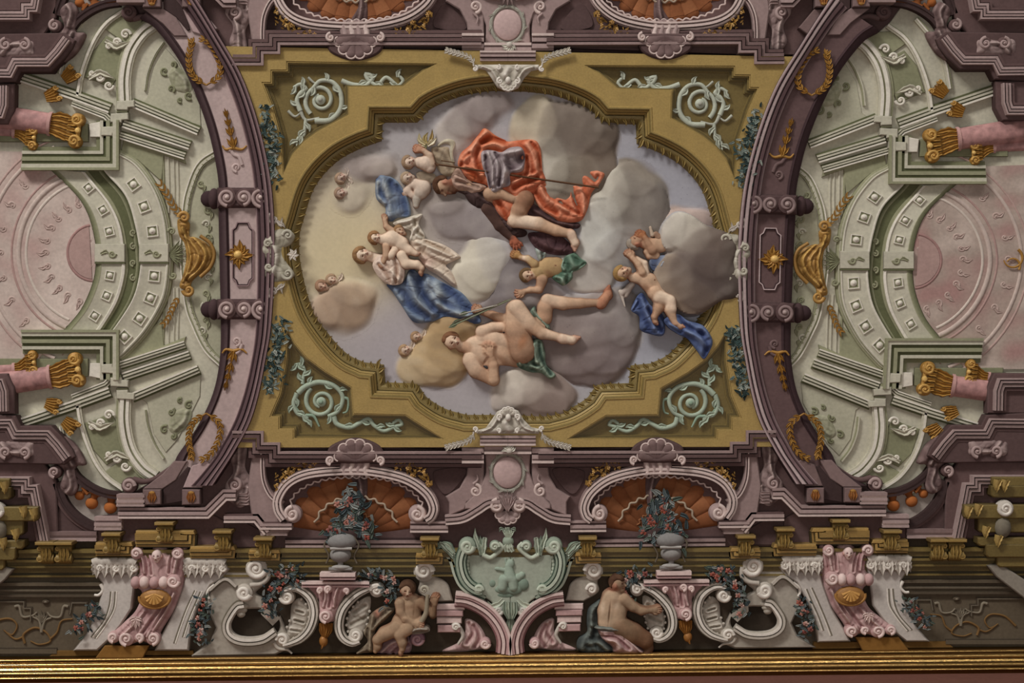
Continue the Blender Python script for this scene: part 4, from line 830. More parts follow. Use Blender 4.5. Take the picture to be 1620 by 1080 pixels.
    for y, d in ((368, 1), (390, -1), (416, 1), (440, -1)):
        g = G(); volute(g, 211, y, 7, d, PI / 2 * d, 1.5, 1.8, GM, -11); t.part('soffit_scroll', g)
    # ---- oval panel with cartouche behind the gilt vase
    t = T('oval_panel', 'pale green beaded oval frame behind the gilt shell vase, %s side' % sd, 'panel', (318, 405), -14)
    ov = spline(P((350, 238), (318, 260), (301, 298), (294, 335), (291, 408), (298, 480), (310, 516), (328, 552), (352, 576)), 5)
    g = G(); stripes(g, ov, [(2, -9, GH), (3, -10.5, GM), (4.5, -8.5, GL), (2.5, -10, GM)], -15); t.part('moulding', g)
    for i, p in enumerate(resample(ov, 40)[2:-2]):
        g = G(); dome(g, p[0] + 3, p[1], 2.2, 2.2, 2, GM, -10, n=7, m=2); t.part('bead', g)
    g = G(); ip = np.vstack([ov[::1] + np.array([8, 0]), P((352, 576), (352, 240))]); poly(g, ip, -15, -12.5, mix(GM, GL, .5), .4); t.part('ground', g)
    rr = random.Random(31)
    for k in range(12):
        y = 290 + k * 21 + rr.random() * 8; x = 326 - 8 * abs(k - 5.5) / 5 + rr.random() * 10; g = G(); volute(g, x, y, 8, rr.choice((-1, 1)), rr.random() * 6, 1.3, 2, GL if k % 2 else GM, -12); leaf(g, P((x, y), (x + 6, y + 6), (x + 3, y + 15)), 4, GM, -12, 2, 2); t.part('scroll', g)
    # ---- gilt shell vase
    t = T('shell_vase', 'fluted gilt shell vase lying against the coffered arch, %s of oval' % sd, 'vase', (308, 405), -8, m=GILT)
    bd = np.vstack([A((800, 985), (850, 1000), (850, 1060)), B((880, 100), (930, 128), (958, 178), (940, 232), (890, 272), (862, 300), (850, 332), (808, 325), (825, 262), (838, 195), (830, 130), (805, 90))])
    AUv = (158, 116, 52)
    g = G(); cloth(g, bd, -8, 15, AUv, [(B((835, 100), (870, 130), (900, 185), (880, 240), (840, 280)), 2.4, 2), (B((850, 80), (910, 140), (930, 185), (905, 240), (850, 290)), 2.4, 3), (B((825, 60), (845, 120), (862, 185), (850, 250), (826, 300)), 2, 3)], AH, AD, .9, 8, -12); t.part('body', g)
    g = G(); volute(g, *A((832, 978))[0], 12, 1, PI, 1.5, 3.4, AUv, -2); t.part('scroll', g)
    g = G(); volute(g, *B((852, 340))[0], 12, -1, PI, 1.5, 3.4, AUv, -2); t.part('scroll', g)
    g = G(); tube(g, spline(B((905, 95), (950, 130), (968, 180), (950, 235), (905, 280)), 2), 3, mix(AUv, AD, .3), 0, 1); t.part('rim', g)
    for pth in (A((815, 960), (780, 930), (750, 870), (710, 815)), B((800, 375), (775, 420), (755, 470), (728, 500))):
        q = resample(spline(pth, 3), 8); g = G()
        for i in range(7):
            for s in (-1, 1):
                a = q[i + 1] - q[i]; n = np.array([a[1], -a[0]]); leaf(g, np.array([q[i], q[i] + a * .6 + n * .5 * s, q[i] + a * 1.2 + n * .6 * s]), 2.6, AUv, -8, 2.5, 1)
        t.part('leaf_trail', g)
    g = G(); XF_ = 0
    sh = T('green_shell', 'mossy green shell crest between arch and gilt vase, %s side' % sd, 'ornament', (278, 403), -8)
    for i, (x, y, r) in enumerate(((272, 366, 8), (274, 436, 8))): g = G(); volute(g, x, y, r, 1 - 2 * i, PI, 1.4, 2.2, GM, -7); sh.part('scroll', g)
    for k in range(7):
        a = math.radians(-66 + 22 * k); g = G(); leaf(g, P((268, 402), (276 + 6 * math.cos(a), 402 + 12 * math.sin(a)), (278 + 16 * math.cos(a), 402 + 24 * math.sin(a))), 4.5, mix(GM, GD, .4), -7, 3, 2); sh.part('lobe', g)
    # ---- upper and lower halves
    for v in (0, 1):
        base = ident if side == 0 else DMIR; XF = base if v == 0 else compose(DFL, base)
        wh = ('upper', 'lower')[v] + ' ' + sd
        t = T('entablature', 'stepped pale green entablature in the %s quarter beside coffered arch' % wh, 'entablature', (200, 200), -14, 'green entablatures under the vault ends')
        ST = lambda w, hi, k=1.: [(w * .18, -5, GH), (w * .14, -9, mix(GM, GD, .4)), (w * .2, -4, GL), (w * .12, -9, mix(GM, GD, .7)), (w * .2, -6, GL), (w * .2, -10, GD)]
        g = G(); pr, cl = steps(-16, [(4, 3, GM), (6, 1, GL), (5, -3, GD), (6, -1, GM), (5, -5, GD), (5, -3, GL), (7, -8, mix(GM, GD, .5))]); sweep(g, A((105, 770), (545, 770), (545, 545)), pr, cl); t.part('corner_slab', g)
        g = G(); poly(g, A((105, 640), (400, 640), (400, 560), (200, 520), (0, 480), (0, 640)), -16, -8, mix(GM, GD, .35), 1); t.part('soffit_block', g)
        for pth, w in ((A((598, 462), (900, 590)), 15), (A((560, 555), (860, 655)), 15), (A((545, 608), (838, 702)), 13), (A((-40, 300), (330, 425), (500, 488)), 17), (A((330, 462), (480, 520), (520, 560)), 12)):
            g = G(); stripes(g, pth, ST(w, 0)); t.part('cornice', g)
        g = G(); poly(g, A((560, 600), (830, 700), (840, 740), (740, 700), (730, 820), (620, 720), (545, 690)), -16, -11, GM, 1); t.part('frieze', g)
        for k, (x, y) in enumerate(((612, 458), (585, 515), (545, 575))):
            g = G(); poly(g, A((x - 80, y), (x, y - 4), (x + 2, y + 28), (x - 28, y + 30), (x - 30, y + 42), (x - 82, y + 40)), -14, -2 + k * 1.2, GL, 1.4); poly(g, A((x - 80, y + 40), (x - 32, y + 40), (x - 34, y + 52), (x - 84, y + 50)), -14, -5, GM, .6); t.part('step_block', g)
        g = G(); poly(g, A((405, 560), (480, 545), (540, 590), (540, 640), (500, 640), (470, 620), (410, 620)), -14, -5, GH, 1); t.part('step_block', g)
        for x in (735, 758, 782, 800):
            g = G(); tube(g, A((x, 705), (x + 4, 850), (x + 2, 960)), 2, GM if x % 2 else GL, -14, 1.2); t.part('pilaster_fillet', g)
        # arch ribs above
        t = T('vault_rib', 'curved pale green ribs framing panels in the %s vault' % wh, 'rib', (170, 90), -14, 'green ribs of the vault ends')
        for pth, it in ((A((562, 470), (560, 350), (585, 235), (640, 150), (700, 105)), [(3, -7, GL), (5, -5, GH), (3, -8, GM), (6, -4, GH), (3, -7, GL), (4, -9, GM)]), (A((352, 440), (372, 330), (420, 200), (480, 110), (560, 50)), [(3, -8, GL), (4, -6, GH), (2, -9, GM)]),
                        (A((272, 335), (300, 205), (355, 110), (430, 20)), [(3, -9, GL), (2.5, -7, GH), (3, -9, GM)]), (A((655, 410), (668, 330), (700, 250), (740, 190)), [(2, -10, GM), (2, -9, GL)])):
            g = G(); stripes(g, spline(pth, 5), it, -16); t.part('rib', g)
        g = G(); poly(g, A((380, 350), (420, 230), (480, 160), (560, 200), (545, 250), (535, 340), (500, 400), (440, 370)), -16, -11.5, mix(GM, GD, .25), 1.2); t.part('sunk_panel', g)
        g = G(); poly(g, A((470, 130), (540, 75), (640, 80), (640, 140), (570, 200)), -16, -11, GM, 1.2); t.part('sunk_panel', g)
        # scroll consoles
        for nm, (x, y), dd in (('console below the ribs', (470, 375), 1), ('console at the crown of ribs', (545, 165), -1)):
            t = T('scroll_console', 'small white leaf scroll %s, %s vault' % (nm, wh), 'ornament', A((x, y))[0], -9, 'scroll consoles of the green vault')
            for i, (dx, dy, r) in enumerate(((-55, -45 * dd, 22), (20, 10 * dd, 30), (-20, -25 * dd, 24))):
                g = G(); volute(g, *A((x + dx, y + dy))[0], r / 2.843, dd, 0, 1.4, 2.6, GH, -8); t.part('volute', g)
            g = G(); leaf(g, A((x - 70, y - 20 * dd), (x - 20, y - 50 * dd), (x + 50, y - 20 * dd)), 7, GL, -8, 4, 3); t.part('leaf', g)
        # lunette relief
        t = T('lunette_relief', 'carved green scroll cartouche in the %s lunette beside arch' % wh, 'relief', A((790, 340))[0], -12, 'carved lunettes of the green vault')
        g = G(); poly(g, A((625, 465), (660, 440), (690, 300), (745, 215), (800, 275), (870, 410), (900, 470), (905, 570)), -16, -12.5, mix(GL, GM, .3), 1); t.part('ground', g)
        for x, y, r, d in ((740, 320, 26, 1), (780, 290, 20, -1), (850, 430, 26, 1), (770, 400, 24, -1), (810, 450, 18, 1)):
            g = G(); volute(g, *A((x, y))[0], r / 2.843, d, 1, 1.3, 2.4, mix(GM, GD, .35), -12); t.part('scroll', g)
        g = G(); cloth(g, A((760, 320), (800, 300), (850, 350), (860, 410), (800, 410), (765, 370)), -12, 4, mix(GM, GL, .4), [(A((790, 320), (830, 360), (840, 400)), 3, 1.5)], GL, GD, 1.2, hb=-14); t.part('boss', g)
        # columns with gilt capitals
        for nm, ax0, ax1, r0, r1, cx_, cy_, cr in (('front', (-60, 176), (80, 196), 20, 17, 113, 206, 1.), ('rear', (-60, 202), (22, 208), 10, 9, 46, 218, .72)):
            t = T('column', 'rose marble %s column with gilt capital, %s vault' % (nm, wh), 'column', ax1, -6)
            a0, a1 = np.array(ax0, float), np.array(ax1, float); d = (a1 - a0) / np.linalg.norm(a1 - a0); n = np.array([d[1], -d[0]])
            hz_ = -6 if nm == 'front' else -11
            g = G(); tube(g, np.array([a0, a1]), r0, (150, 108, 104), hz_, .7, w1=r1); t.part('shaft', g, MARB)
            g = G(); tube(g, np.array([a1 - d * 3, a1 + d * 2]), r1 + 2.5, (164, 124, 118), hz_, .72); t.part('necking', g)
            c = np.array([cx_, cy_], float)
            g = G(); poly(g, np.array([a1 + d * 2 + n * r1 * .8, c + d * 16 * cr + n * 19 * cr, c + d * 16 * cr - n * 19 * cr, a1 + d * 2 - n * r1 * .8]), hz_ - 4, hz_ + 7, mix(AU, AD, .3), 2); cp_ = t.part('capital', g, GILT)
            for k, s in enumerate((-.95, -.5, 0, .5, .95)):
                g = G(); leaf(g, np.array([a1 + d * 2 + n * r1 * s * .8, a1 + d * 14 * cr + n * r1 * s * 1.0, c + d * 4 * cr + n * 20 * s * cr]), 6 * cr, AU, hz_ + 5, 5, 3, .6, AD); t.part('acanthus', g, GILT, cp_)
                g = G(); leaf(g, np.array([c - d * 4 + n * 16 * s * cr, c + d * 6 * cr + n * 18 * s * cr, c + d * 15 * cr + n * 21 * s * cr]), 5 * cr, mix(AU, AH, .3), hz_ + 9, 5, 2, .6, AD); t.part('acanthus', g, GILT, cp_)
            g = G(); aq = resample(spline(np.array([c + d * 15 * cr + n * 25 * cr, c + d * 13 * cr, c + d * 15 * cr - n * 25 * cr]), 3), 9); tube(g, aq, 3.2 * cr, mix(AU, AH, .3), hz_ + 8, 1); t.part('abacus', g, GILT, cp_)
            g = G(); dome(g, *(c + d * 13 * cr), 5 * cr, 5 * cr, 5, AH, hz_ + 11, n=9, m=2); t.part('fleuron', g, GILT, cp_)
            for s in (-1, 1):
                g = G(); volute(g, *(c + d * 9 * cr + n * 17 * s * cr), 11.5 * cr, s, 0, 1.6, 3 * cr, mix(AU, AH, .45), hz_ + 11, back=AU); t.part('volute', g, GILT, cp_)
        for nm, (x, y) in (('upper', (318, 340)), ('outer', (240, 430))):
            t = T('pilaster_capital', 'gilt leafy pilaster capital, the %s of two, in %s vault' % ('inner' if nm == 'upper' else 'outer', wh), 'capital', A((x, y))[0], -8, m=GILT)
            c = A((x, y))[0]; u = np.array([.78, -.62]) if nm == 'upper' else np.array([.9, -.3]); n = np.array([u[1], -u[0]])
            g = G(); poly(g, np.array([c - u * 13 + n * 7, c + u * 10 + n * 13, c + u * 10 - n * 13, c - u * 13 - n * 7]), -12, -3, mix(AU, AD, .4), 2); t.part('bell', g)
            for k in range(-2, 3):
                g = G(); leaf(g, np.array([c - u * 12 + n * k * 3, c + n * k * 4.5, c + u * 12 + n * k * 6.5]), 4.2, AU, -3, 4, 3, .5, AD); t.part('acanthus', g)
            for s in (-1, 1):
                g = G(); volute(g, *(c + u * 9 + n * s * 10), 6, s, 0, 1.4, 1.8, mix(AU, AH, .3), -1); t.part('volute', g)
    # ================================================================ great arch rib
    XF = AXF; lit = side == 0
    FC = (160, 139, 135) if lit else (88, 67, 66); DK = (56, 40, 42); E1 = (82, 62, 64) if lit else (112, 88, 90); E2 = (128, 104, 104) if lit else (164, 144, 142)  # light and shade painted in: left arch in lit tones, right in shaded
    t = T('arch_rib', ('broad mauve arch with pale lit face' if lit else 'broad mauve arch with dark shaded face') + ', %s of oval' % sd, 'arch', (390, 400), 0)
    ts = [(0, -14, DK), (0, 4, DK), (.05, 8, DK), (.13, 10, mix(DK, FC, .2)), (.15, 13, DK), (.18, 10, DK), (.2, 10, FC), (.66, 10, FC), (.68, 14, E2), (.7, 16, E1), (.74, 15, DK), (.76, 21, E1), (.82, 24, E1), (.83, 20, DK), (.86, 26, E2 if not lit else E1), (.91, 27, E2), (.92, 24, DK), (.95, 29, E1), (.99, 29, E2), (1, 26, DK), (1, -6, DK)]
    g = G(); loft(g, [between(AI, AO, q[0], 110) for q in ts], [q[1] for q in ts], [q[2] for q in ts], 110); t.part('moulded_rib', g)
    g = G(); ip = P((369, 364), (374, 360), (377, 352), (395, 352), (398, 360), (403, 364), (403, 441), (398, 445), (395, 453), (377, 453), (374, 445), (369, 441))
    q = ip if sarea(ip) < 0 else ip[::-1]; pr, cl = steps(9, [(1.6, 13, E2), (1.6, 11.5, DK)]); sweep(g, q, pr, cl, closed=True, caps=False); t.part('panel_frame', g)
    for sgn in (0, 1):
        vy = (lambda y: y) if not sgn else (lambda y: 806 - y)
        g = G(); volute(g, 376, vy(266), 9.5, 1 if not sgn else -1, PI / 2, 1.5, 2.6, mix(FC, MH, .4 if lit else .15), 10); tube(g, spline(P((385, vy(262)), (380, vy(250)), (372, vy(246)), (368, vy(240))), 2), 3, mix(FC, MH, .3 if lit else .1), 10, 1); dome(g, 366, vy(239), 3.5, 3.5, 3, FC, 10); t.part('scroll', g)
    # ---- gilt ornaments on the face
    t = T('gilt_flower', 'gilt leafy flower boss at the waist of the %s arch' % sd, 'ornament', (379, 403), 10, 'gilt bosses on the great arches', GILT)
    for k in range(12):
        a = k * PI / 6; L = 24 if k % 3 == 0 else 18; g = G(); leaf(g, P((379, 403), (379 + .5 * L * math.cos(a + .15), 403 + .5 * L * math.sin(a + .15)), (379 + L * math.cos(a), 403 + L * math.sin(a))), 7, AU, 11, 5, 2, .2, AD); t.part('petal', g)
    g = G(); dome(g, 377, 403, 7, 7, 6, AH, 13); t.part('heart', g)
    for v in (0, 1):
        up = ('upper', 'lower')[v]; XF = AXF if v == 0 else compose(lambda p: np.c_[p[:, 0], 789 - p[:, 1]], AXF)
        t = T('gilt_wreath', 'gilt laurel wreath on the %s end of %s arch' % (up, sd), 'wreath', (326, 104), 10, 'gilt wreaths on the great arches', GILT)
        for s in (-1, 1):
            pth = spline(A((930, 385), (930 + 62 * s, 340), (918 + 66 * s, 260), (905 + 38 * s, 195), (880 + 18 * s, 175)), 3); g = G(); tube(g, pth, 1.6, mix(AU, AD, .3), 15, 1); t.part('stem', g)
            q = resample(pth, 12)
            for i in range(1, 11):
                for e in (-1, 1):
                    a = q[i + 1] - q[i]; a = a / np.linalg.norm(a); n = np.array([a[1], -a[0]]) * e; g = G(); leaf(g, np.array([q[i], q[i] + a * 4 + n * 3.5, q[i] + a * 9 + n * 5]), 3, AU if i % 2 else mix(AU, AH, .35), 15.5, 3, 1, .1, AD); t.part('leaf', g)
        g = G(); volute(g, *A((860, 190))[0], 7, 1, 0, 1.3, 2, AU, 11); t.part('curl', g)
        t = T('gilt_drop', 'gilt bellflower drop on the %s half of %s arch' % (up, sd), 'ornament', A((1045, 610))[0], 10, 'gilt bellflower drops on the great arches', GILT)
        q = A((1052, 665), (1040, 610), (1030, 565), (1022, 530), (1012, 490))
        for i in range(4):
            for s in (-1, 0, 1):
                a = q[i + 1] - q[i]; L = np.linalg.norm(a); a = a / L; n = np.array([a[1], -a[0]]) * s; w = 10 - i * 1.8
                g = G(); leaf(g, np.array([q[i], q[i] + a * L * .5 + n * w * .5, q[i] + a * L * (1.1 - .25 * abs(s)) + n * w * .8]), 4.2 - i * .6, AU, 11 + (s == 0), 4, 2, .15, AD); t.part('petal', g)
        for s in (-1, 1):
            g = G(); tube(g, spline(A((1050, 665), (1052 + 35 * s, 672), (1055 + 55 * s, 655)), 2), 3, AU, 11, 1, w1=1.2); t.part('curl', g)
        # roll brackets
        XF = AXF; y = 313 if v == 0 else 489
        t = T('scroll_bracket', 'dark mauve pair of rolled volutes clasping the %s arch, %s pair' % (sd, up), 'bracket', (386, y), 10, 'rolled brackets of the great arches')
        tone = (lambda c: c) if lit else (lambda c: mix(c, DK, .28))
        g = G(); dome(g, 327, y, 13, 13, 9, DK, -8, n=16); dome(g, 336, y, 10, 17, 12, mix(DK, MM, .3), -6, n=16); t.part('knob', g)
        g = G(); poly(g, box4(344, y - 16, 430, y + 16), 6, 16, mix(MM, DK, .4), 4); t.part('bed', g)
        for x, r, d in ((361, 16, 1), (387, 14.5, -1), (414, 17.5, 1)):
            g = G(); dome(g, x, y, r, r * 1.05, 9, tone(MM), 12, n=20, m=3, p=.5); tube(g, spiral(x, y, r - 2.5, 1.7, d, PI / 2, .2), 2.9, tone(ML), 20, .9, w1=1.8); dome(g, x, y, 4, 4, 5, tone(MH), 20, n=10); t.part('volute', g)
        # scroll and beam ends where the arch lands
    XF = ident
# ---- teal leaf festoons and white side cartouches between arches and gilt frame
for ci in range(4):
    XF = ident if ci % 2 == 0 else PM; z = I_ if ci < 2 else K_
    pts = I_((50, 500), (70, 580), (95, 650), (85, 720), (100, 810)) if ci < 2 else K_((120, 490), (115, 580), (95, 660), (85, 730), (65, 790))
    t = T('leaf_festoon', 'dark teal leaf festoon between gilt frame and arch, %s' % CN[ci], 'festoon', pts[2], 22, 'leaf festoons beside the gilt frame')
    bunch(t, pts, 170, 13, TEAL, [(96, 112, 104), (130, 140, 130)], 6, 22, ci, 3)
for side in (0, 1):
    XF = ident if side == 0 else MIR
    t = T('side_cartouche', 'white scrolled cartouche clasping the gilt frame at its %s end' % SIDE[side], 'cartouche', (440, 405), 20)
    g = G(); cloth(g, K_((70, 90), (140, 60), (185, 90), (170, 130), (130, 160), (150, 210), (185, 270), (120, 300), (60, 280), (60, 200), (45, 150)), 22, 7, (148, 142, 124), [(K_((80, 110), (110, 180), (90, 270)), 4, 2.5)], WW, WD, 1., hb=10); t.part('shield', g)
    for x, y, r, d, a in ((160, 92, 30, 1, PI), (70, 130, 26, -1, 0), (160, 265, 34, -1, PI), (75, 235, 26, 1, 0)):
        g = G(); volute(g, *K_((x, y))[0], r / 2.843, d, a, 1.5, 2.8, (160, 154, 138), 27); t.part('volute', g)
    for y, s in ((20, -1), (345, 1)):
        g = G(); volute(g, *K_((95, y))[0], 13, s, PI / 2 * s, 1.2, 3.2, WH, 23); t.part('outer_scroll', g)
        for k in range(3):
            g = G(); leaf(g, K_((110, y - 10 * s), (125 + 8 * k, y - 30 * s), (135 + 6 * k, y + (10 - 26 * k) * s)), 4, WH, 24, 3, 2); t.part('leaf', g)
    for k in range(6):
        a = k * PI / 3; x, y = K_((183, 180))[0]; g = G(); leaf(g, P((x, y), (x + 5 * math.cos(a + .2), y + 5 * math.sin(a + .2)), (x + 10 * math.cos(a), y + 11 * math.sin(a))), 3.4, WW, 27, 3, 2); t.part('petal', g)
XF = ident
# ================================================================ mauve entablature, shell niches and arch ends (both long sides of the vault)
def xmir(add, dys):
    def f(p):
        p = np.asarray(p, float); q = p.copy()
        q[:, 0] = np.interp(p[:, 0], [-200, 100, 245, 455, 560, 677, 808], [1582, 1586, 1590, 1599, 1601, 1610, 1615]) + add - p[:, 0]
        q[:, 1] = p[:, 1] + np.interp(p[:, 1], *dys) * np.clip(np.abs(p[:, 0] - 803) / 480, 0, 1.15); return q
    return f
BM = xmir(0, ([0, 685, 860, 960, 1030], [0, -1, -4, -4, -13])); TM = xmir(13, ([0, 110, 788], [19, 17, 0]))
CMIR = lambda p: np.c_[1607 - np.asarray(p, float)[:, 0], np.asarray(p, float)[:, 1]]
ORN, ORL, ORD = (112, 62, 34), (142, 90, 56), (72, 38, 20)
MA = mix(ML, MM, .25)
def lobes(t, cx, cy, r, a0, a1, n, w, col, h, rim, name='lobe', k=.55):
    for i in range(n):
        a = a0 + (a1 - a0) * (i + .5) / n; g = G(); p0 = P((cx, cy), (cx + r * math.cos(a), cy + r * math.sin(a)))
        tube(g, resample(p0, 6), w * .35, (np.array(mix(col, MD, .4)), np.array(col)), h, k, w1=w)
        dome(g, *p0[1], w, w * .9, w * k, col, h, n=10, m=3); aa = np.linspace(a - 1.5, a + 1.5, 9)
        tube(g, np.c_[p0[1][0] + w * .95 * np.cos(aa), p0[1][1] + w * .95 * np.sin(aa)], 1.4, rim, h + w * k * .3, 1); t.part(name, g)
for v in (0, 1):
    VF = (lambda p: p) if v == 0 else vflip
    we = 'lower edge' if v == 0 else 'top edge'
    # ---- central pedestal with medallion
    XF = VF
    t = T('medallion_pedestal', 'mauve curved pedestal with blank oval medallion at the %s centre' % we, 'pedestal', (803, 760), 0)
    both = (VF, compose(CMIR, VF))
    for XF in both:
        g = G(); poly(g, zi((555, 345), (720, 345), (712, 420), (712, 480), (740, 560), (800, 640), (860, 700), (860, 738), (555, 738)), -4, 12, mix(ML, MA, .5), 2); t.part('body', g)
        g = G(); poly(g, zi((722, 410), (840, 410), (850, 500), (900, 590), (1000, 650), (975, 690), (975, 790), (860, 740), (845, 690), (770, 640), (725, 560)), -4, 9, MA, 2); t.part('wing', g)
        g = G(); stripes(g, zi((555, 248), (752, 248)), [(3, 30, MH), (3, 26, ML), (3.5, 30, ML), (2, 24, MM), (4, 27, ML)], -4); t.part('cap_moulding', g)
        g = G(); stripes(g, zi((555, 312), (722, 312)), [(4, 24, MH), (3, 20, MA), (5, 23, ML), (2, 18, MM)], -4); t.part('cap_moulding', g)
        g = G(); stripes(g, zi((725, 350), (880, 350)), [(4, 26, MH), (3, 22, MA), (6, 25, ML), (3, 20, MM), (7, 23, ML), (3, 19, MA)], -4); t.part('wing_cap', g)
        g = G(); volute(g, *zi((785, 610))[0], 13, -1, -PI / 2, 1.6, 3, MH, 10, back=MA); tube(g, spline(zi((800, 560), (770, 530), (775, 490)), 2), 2.4, ML, 11, 1, w1=1); t.part('scroll', g)
        g = G(); stripes(g, spline(zi((610, 668), (700, 680), (780, 730), (880, 785), (1000, 800)), 4), [(3, 20, MH), (3, 16, MA), (4, 21, ML), (2, 14, MM), (3, 17, ML)], -2, -3); t.part('pediment_arm', g)
        g = G(); volute(g, *zi((632, 712))[0], 13, 1, -PI / 2, 1.7, 3.2, MH, 18, back=ML); t.part('volute', g)
    XF = VF
    g = G(); dome(g, 803, 746, 22.5, 25, 7, (166, 140, 136), 12, n=28, m=5, p=.6); t.part('medallion', g)
    o = G(); a = np.linspace(0, 2 * PI, 40); tube(o, np.c_[803 + 26 * np.cos(a), 746 + 29 * np.sin(a)], 3, mix(MT, ML, .4), 12, 1); fr_ = t.part('medallion_frame', o)
    for k in range(18):
        a = k * PI / 9 + .1; s = 1 if k % 2 else -1; g = G(); c, d = math.cos(a), math.sin(a); leaf(g, P((803 + 26 * c, 746 + 29 * d), (803 + (27 + 2 * s) * c - 4 * d, 746 + (30 + 2 * s) * d + 4 * c), (803 + (27 + 4 * s) * c - 8 * d, 746 + (30 + 4 * s) * d + 8 * c)), 2.2, mix(MTL, ML, .4), 14, 2, 1); t.part('leaf', g, parent=fr_)
    for k in range(6):
        a = -PI * (.1 + .16 * k); g = G(); leaf(g, P((806, 712), (806 + 7 * math.cos(a), 712 + 7 * math.sin(a)), (806 + 13 * math.cos(a - .3), 712 + 13 * math.sin(a - .3))), 3.4, mix(WW, MTL, .3), 26, 3, 2); t.part('crest_leaf', g)
    g = G(); dome(g, 806, 712, 5, 5, 4, WH, 27); t.part('blossom', g)
    for k in range(5):
        a = PI * (.18 + .16 * k) + PI; g = G(); leaf(g, P((803, 806), (803 + 10 * math.cos(a), 796 + 10 * math.sin(a)), (803 + 17 * math.cos(a), 792 + 19 * math.sin(a))), 4, ML, 17, 4, 2); t.part('leaf', g)
    lobes(t, 803, 808, 14, PI * .02, PI * .98, 5, 6.5, ML, 12, MH)
    g = G(); leaf(g, P((803, 832), (803, 838), (803, 850)), 7, MTL, 12, 5, 3); leaf(g, P((798, 836), (792, 834), (790, 840)), 3, MT, 11, 3, 2); leaf(g, P((808, 836), (814, 834), (816, 840)), 3, MT, 11, 3, 2); t.part('drop', g)
    # white crest over the pedestal
    t = T('pedestal_crest', 'white scrolled crest with leaf swags above the %s medallion' % we, 'crest', (806, 665), 26)
    CW_ = (172, 164, 150)
    g = G(); cloth(g, zi((335, 205), (345, 180), (400, 165), (440, 110), (480, 50), (555, 15), (630, 45), (670, 110), (720, 160), (780, 172), (775, 205)), 26, 7, CW_, [(zi((380, 185), (440, 160), (480, 100)), 2, 2.5), (zi((730, 185), (670, 160), (630, 100)), 2, 2.5), (zi((540, 130), (560, 180)), 5, 3)], WW, WD, .9, hb=16, smooth=False); t.part('body', g)
    for x, y, r, d in ((500, 85, 26, 1), (620, 85, 26, -1), (325, 172, 22, -1), (795, 168, 22, 1), (490, 180, 20, -1), (625, 178, 20, 1)):
        g = G(); volute(g, *zi((x, y))[0], r / 4.5 + 1, d, PI / 2, 1.5, 2, WW, 32); t.part('volute', g)
    lobes(t, 804, 657, 9, -PI * .95, -PI * .05, 5, 4.5, CW_, 31, WW)
    g = G(); dome(g, *zi((558, 90))[0], 4.5, 6, 5, WW, 32); t.part('boss', g)
    for s in (0, 1):
        XF = both[s]
        q = resample(spline(zi((795, 190), (810, 240), (870, 270), (930, 285), (1000, 305)), 3), 10); g = G()
        tube(g, q, 1.5, WH, 30, 1)
        for i in range(1, 9):
            for e in (-1, 1):
                a = q[i + 1] - q[i]; n = np.array([a[1], -a[0]]) * e; leaf(g, np.array([q[i], q[i] + a * .5 + n * .5, q[i] + a + n * .8]), 2.6 + (i > 4), CW_, 30, 2.5, 1)
        t.part('swag', g)
    for side in (0, 1):
        M_ = ident if side == 0 else (BM if v == 0 else TM); XF = compose(M_, VF); sd = SIDE[side]
        wh = '%s, %s half' % (we, sd)
        # wall and entablature
        t = T('entablature', 'dark mauve stepped entablature along the %s' % wh, 'entablature', (560, 730), 0, 'mauve entablatures of the long sides')
        g = G(); poly(g, P((300, 700), (421, 700), (808, 715), (808, 868), (300, 868)), -10, -2, MM, .5); t.part('wall', g)
        it = [(4, 28, MA), (2, 24, MD), (5, 27, MM), (2, 20, MD), (5, 23, mix(MM, ML, .3)), (2, 16, MD), (5, 18, MM), (2, 10, MD)]
        pr, cl = steps(-6, it); g = G(); sweep(g, P((372, 680), (421, 680), (421, 698), (447, 698), (447, 712), (762, 712)), neg(pr), cl); t.part('cornice', g)
        g = G(); poly(g, spline(D_((60, 120), (90, 90), (200, 90), (110, 180), (95, 210), (70, 190)), 4, True), -4, 1, MD, .5); t.part('sunk_panel', g)
        g = G(); poly(g, spline(D_((815, 130), (960, 120), (900, 215), (850, 225)), 4, True), -4, 1, mix(MM, MD, .3), .5); t.part('sunk_panel', g)
        g = G(); stripes(g, P((452, 858), (690, 858)), [(4, 4, ML), (3, 1, MM), (5, 6, MA), (3, 2, MD)], -6); t.part('sill', g)
        # buttress scroll beside the niche
        t = T('buttress_scroll', 'pale mauve concave buttress with scroll beside shell niche, %s' % wh, 'buttress', (415, 780), 0, 'scroll buttresses of the long sides')
        g = G(); poly(g, np.vstack([spline(D_((60, 40), (62, 110), (70, 170), (95, 220), (150, 262)), 4), D_((118, 300), (125, 350), (178, 362), (178, 385), (150, 415), (45, 415), (0, 330), (-20, 200), (0, 60))]), -4, 13, MA, 2.5); t.part('body', g)
        g = G(); stripes(g, spline(D_((50, 40), (50, 115), (58, 175), (85, 232), (130, 270)), 4), [(2, 17, MH), (2, 14, MM), (2.5, 16, ML)], 4, 0); t.part('edge_moulding', g)
        g = G(); stripes(g, D_((40, 368), (182, 368)), [(3, 19, MH), (2.5, 15, MA), (4, 19, ML), (2.5, 14, MM)], -2); t.part('base_moulding', g)
        g = G(); stripes(g, D_((40, 402), (160, 402)), [(4, 14, ML), (4, 11, MA)], -2); t.part('base_moulding', g)
        g = G(); cloth(g, C_((1035, 50), (1090, 0), (1115, 20), (1105, 110), (1140, 170), (1150, 220), (1090, 290), (1030, 255), (1015, 190), (1050, 130)), 4, 8, MA, [(C_((1080, 20), (1075, 110), (1060, 160)), 3, 3), (C_((1120, 200), (1110, 240), (1070, 270)), 3, 3)], MH, MD, 1., hb=-4); t.part('scroll_body', g)
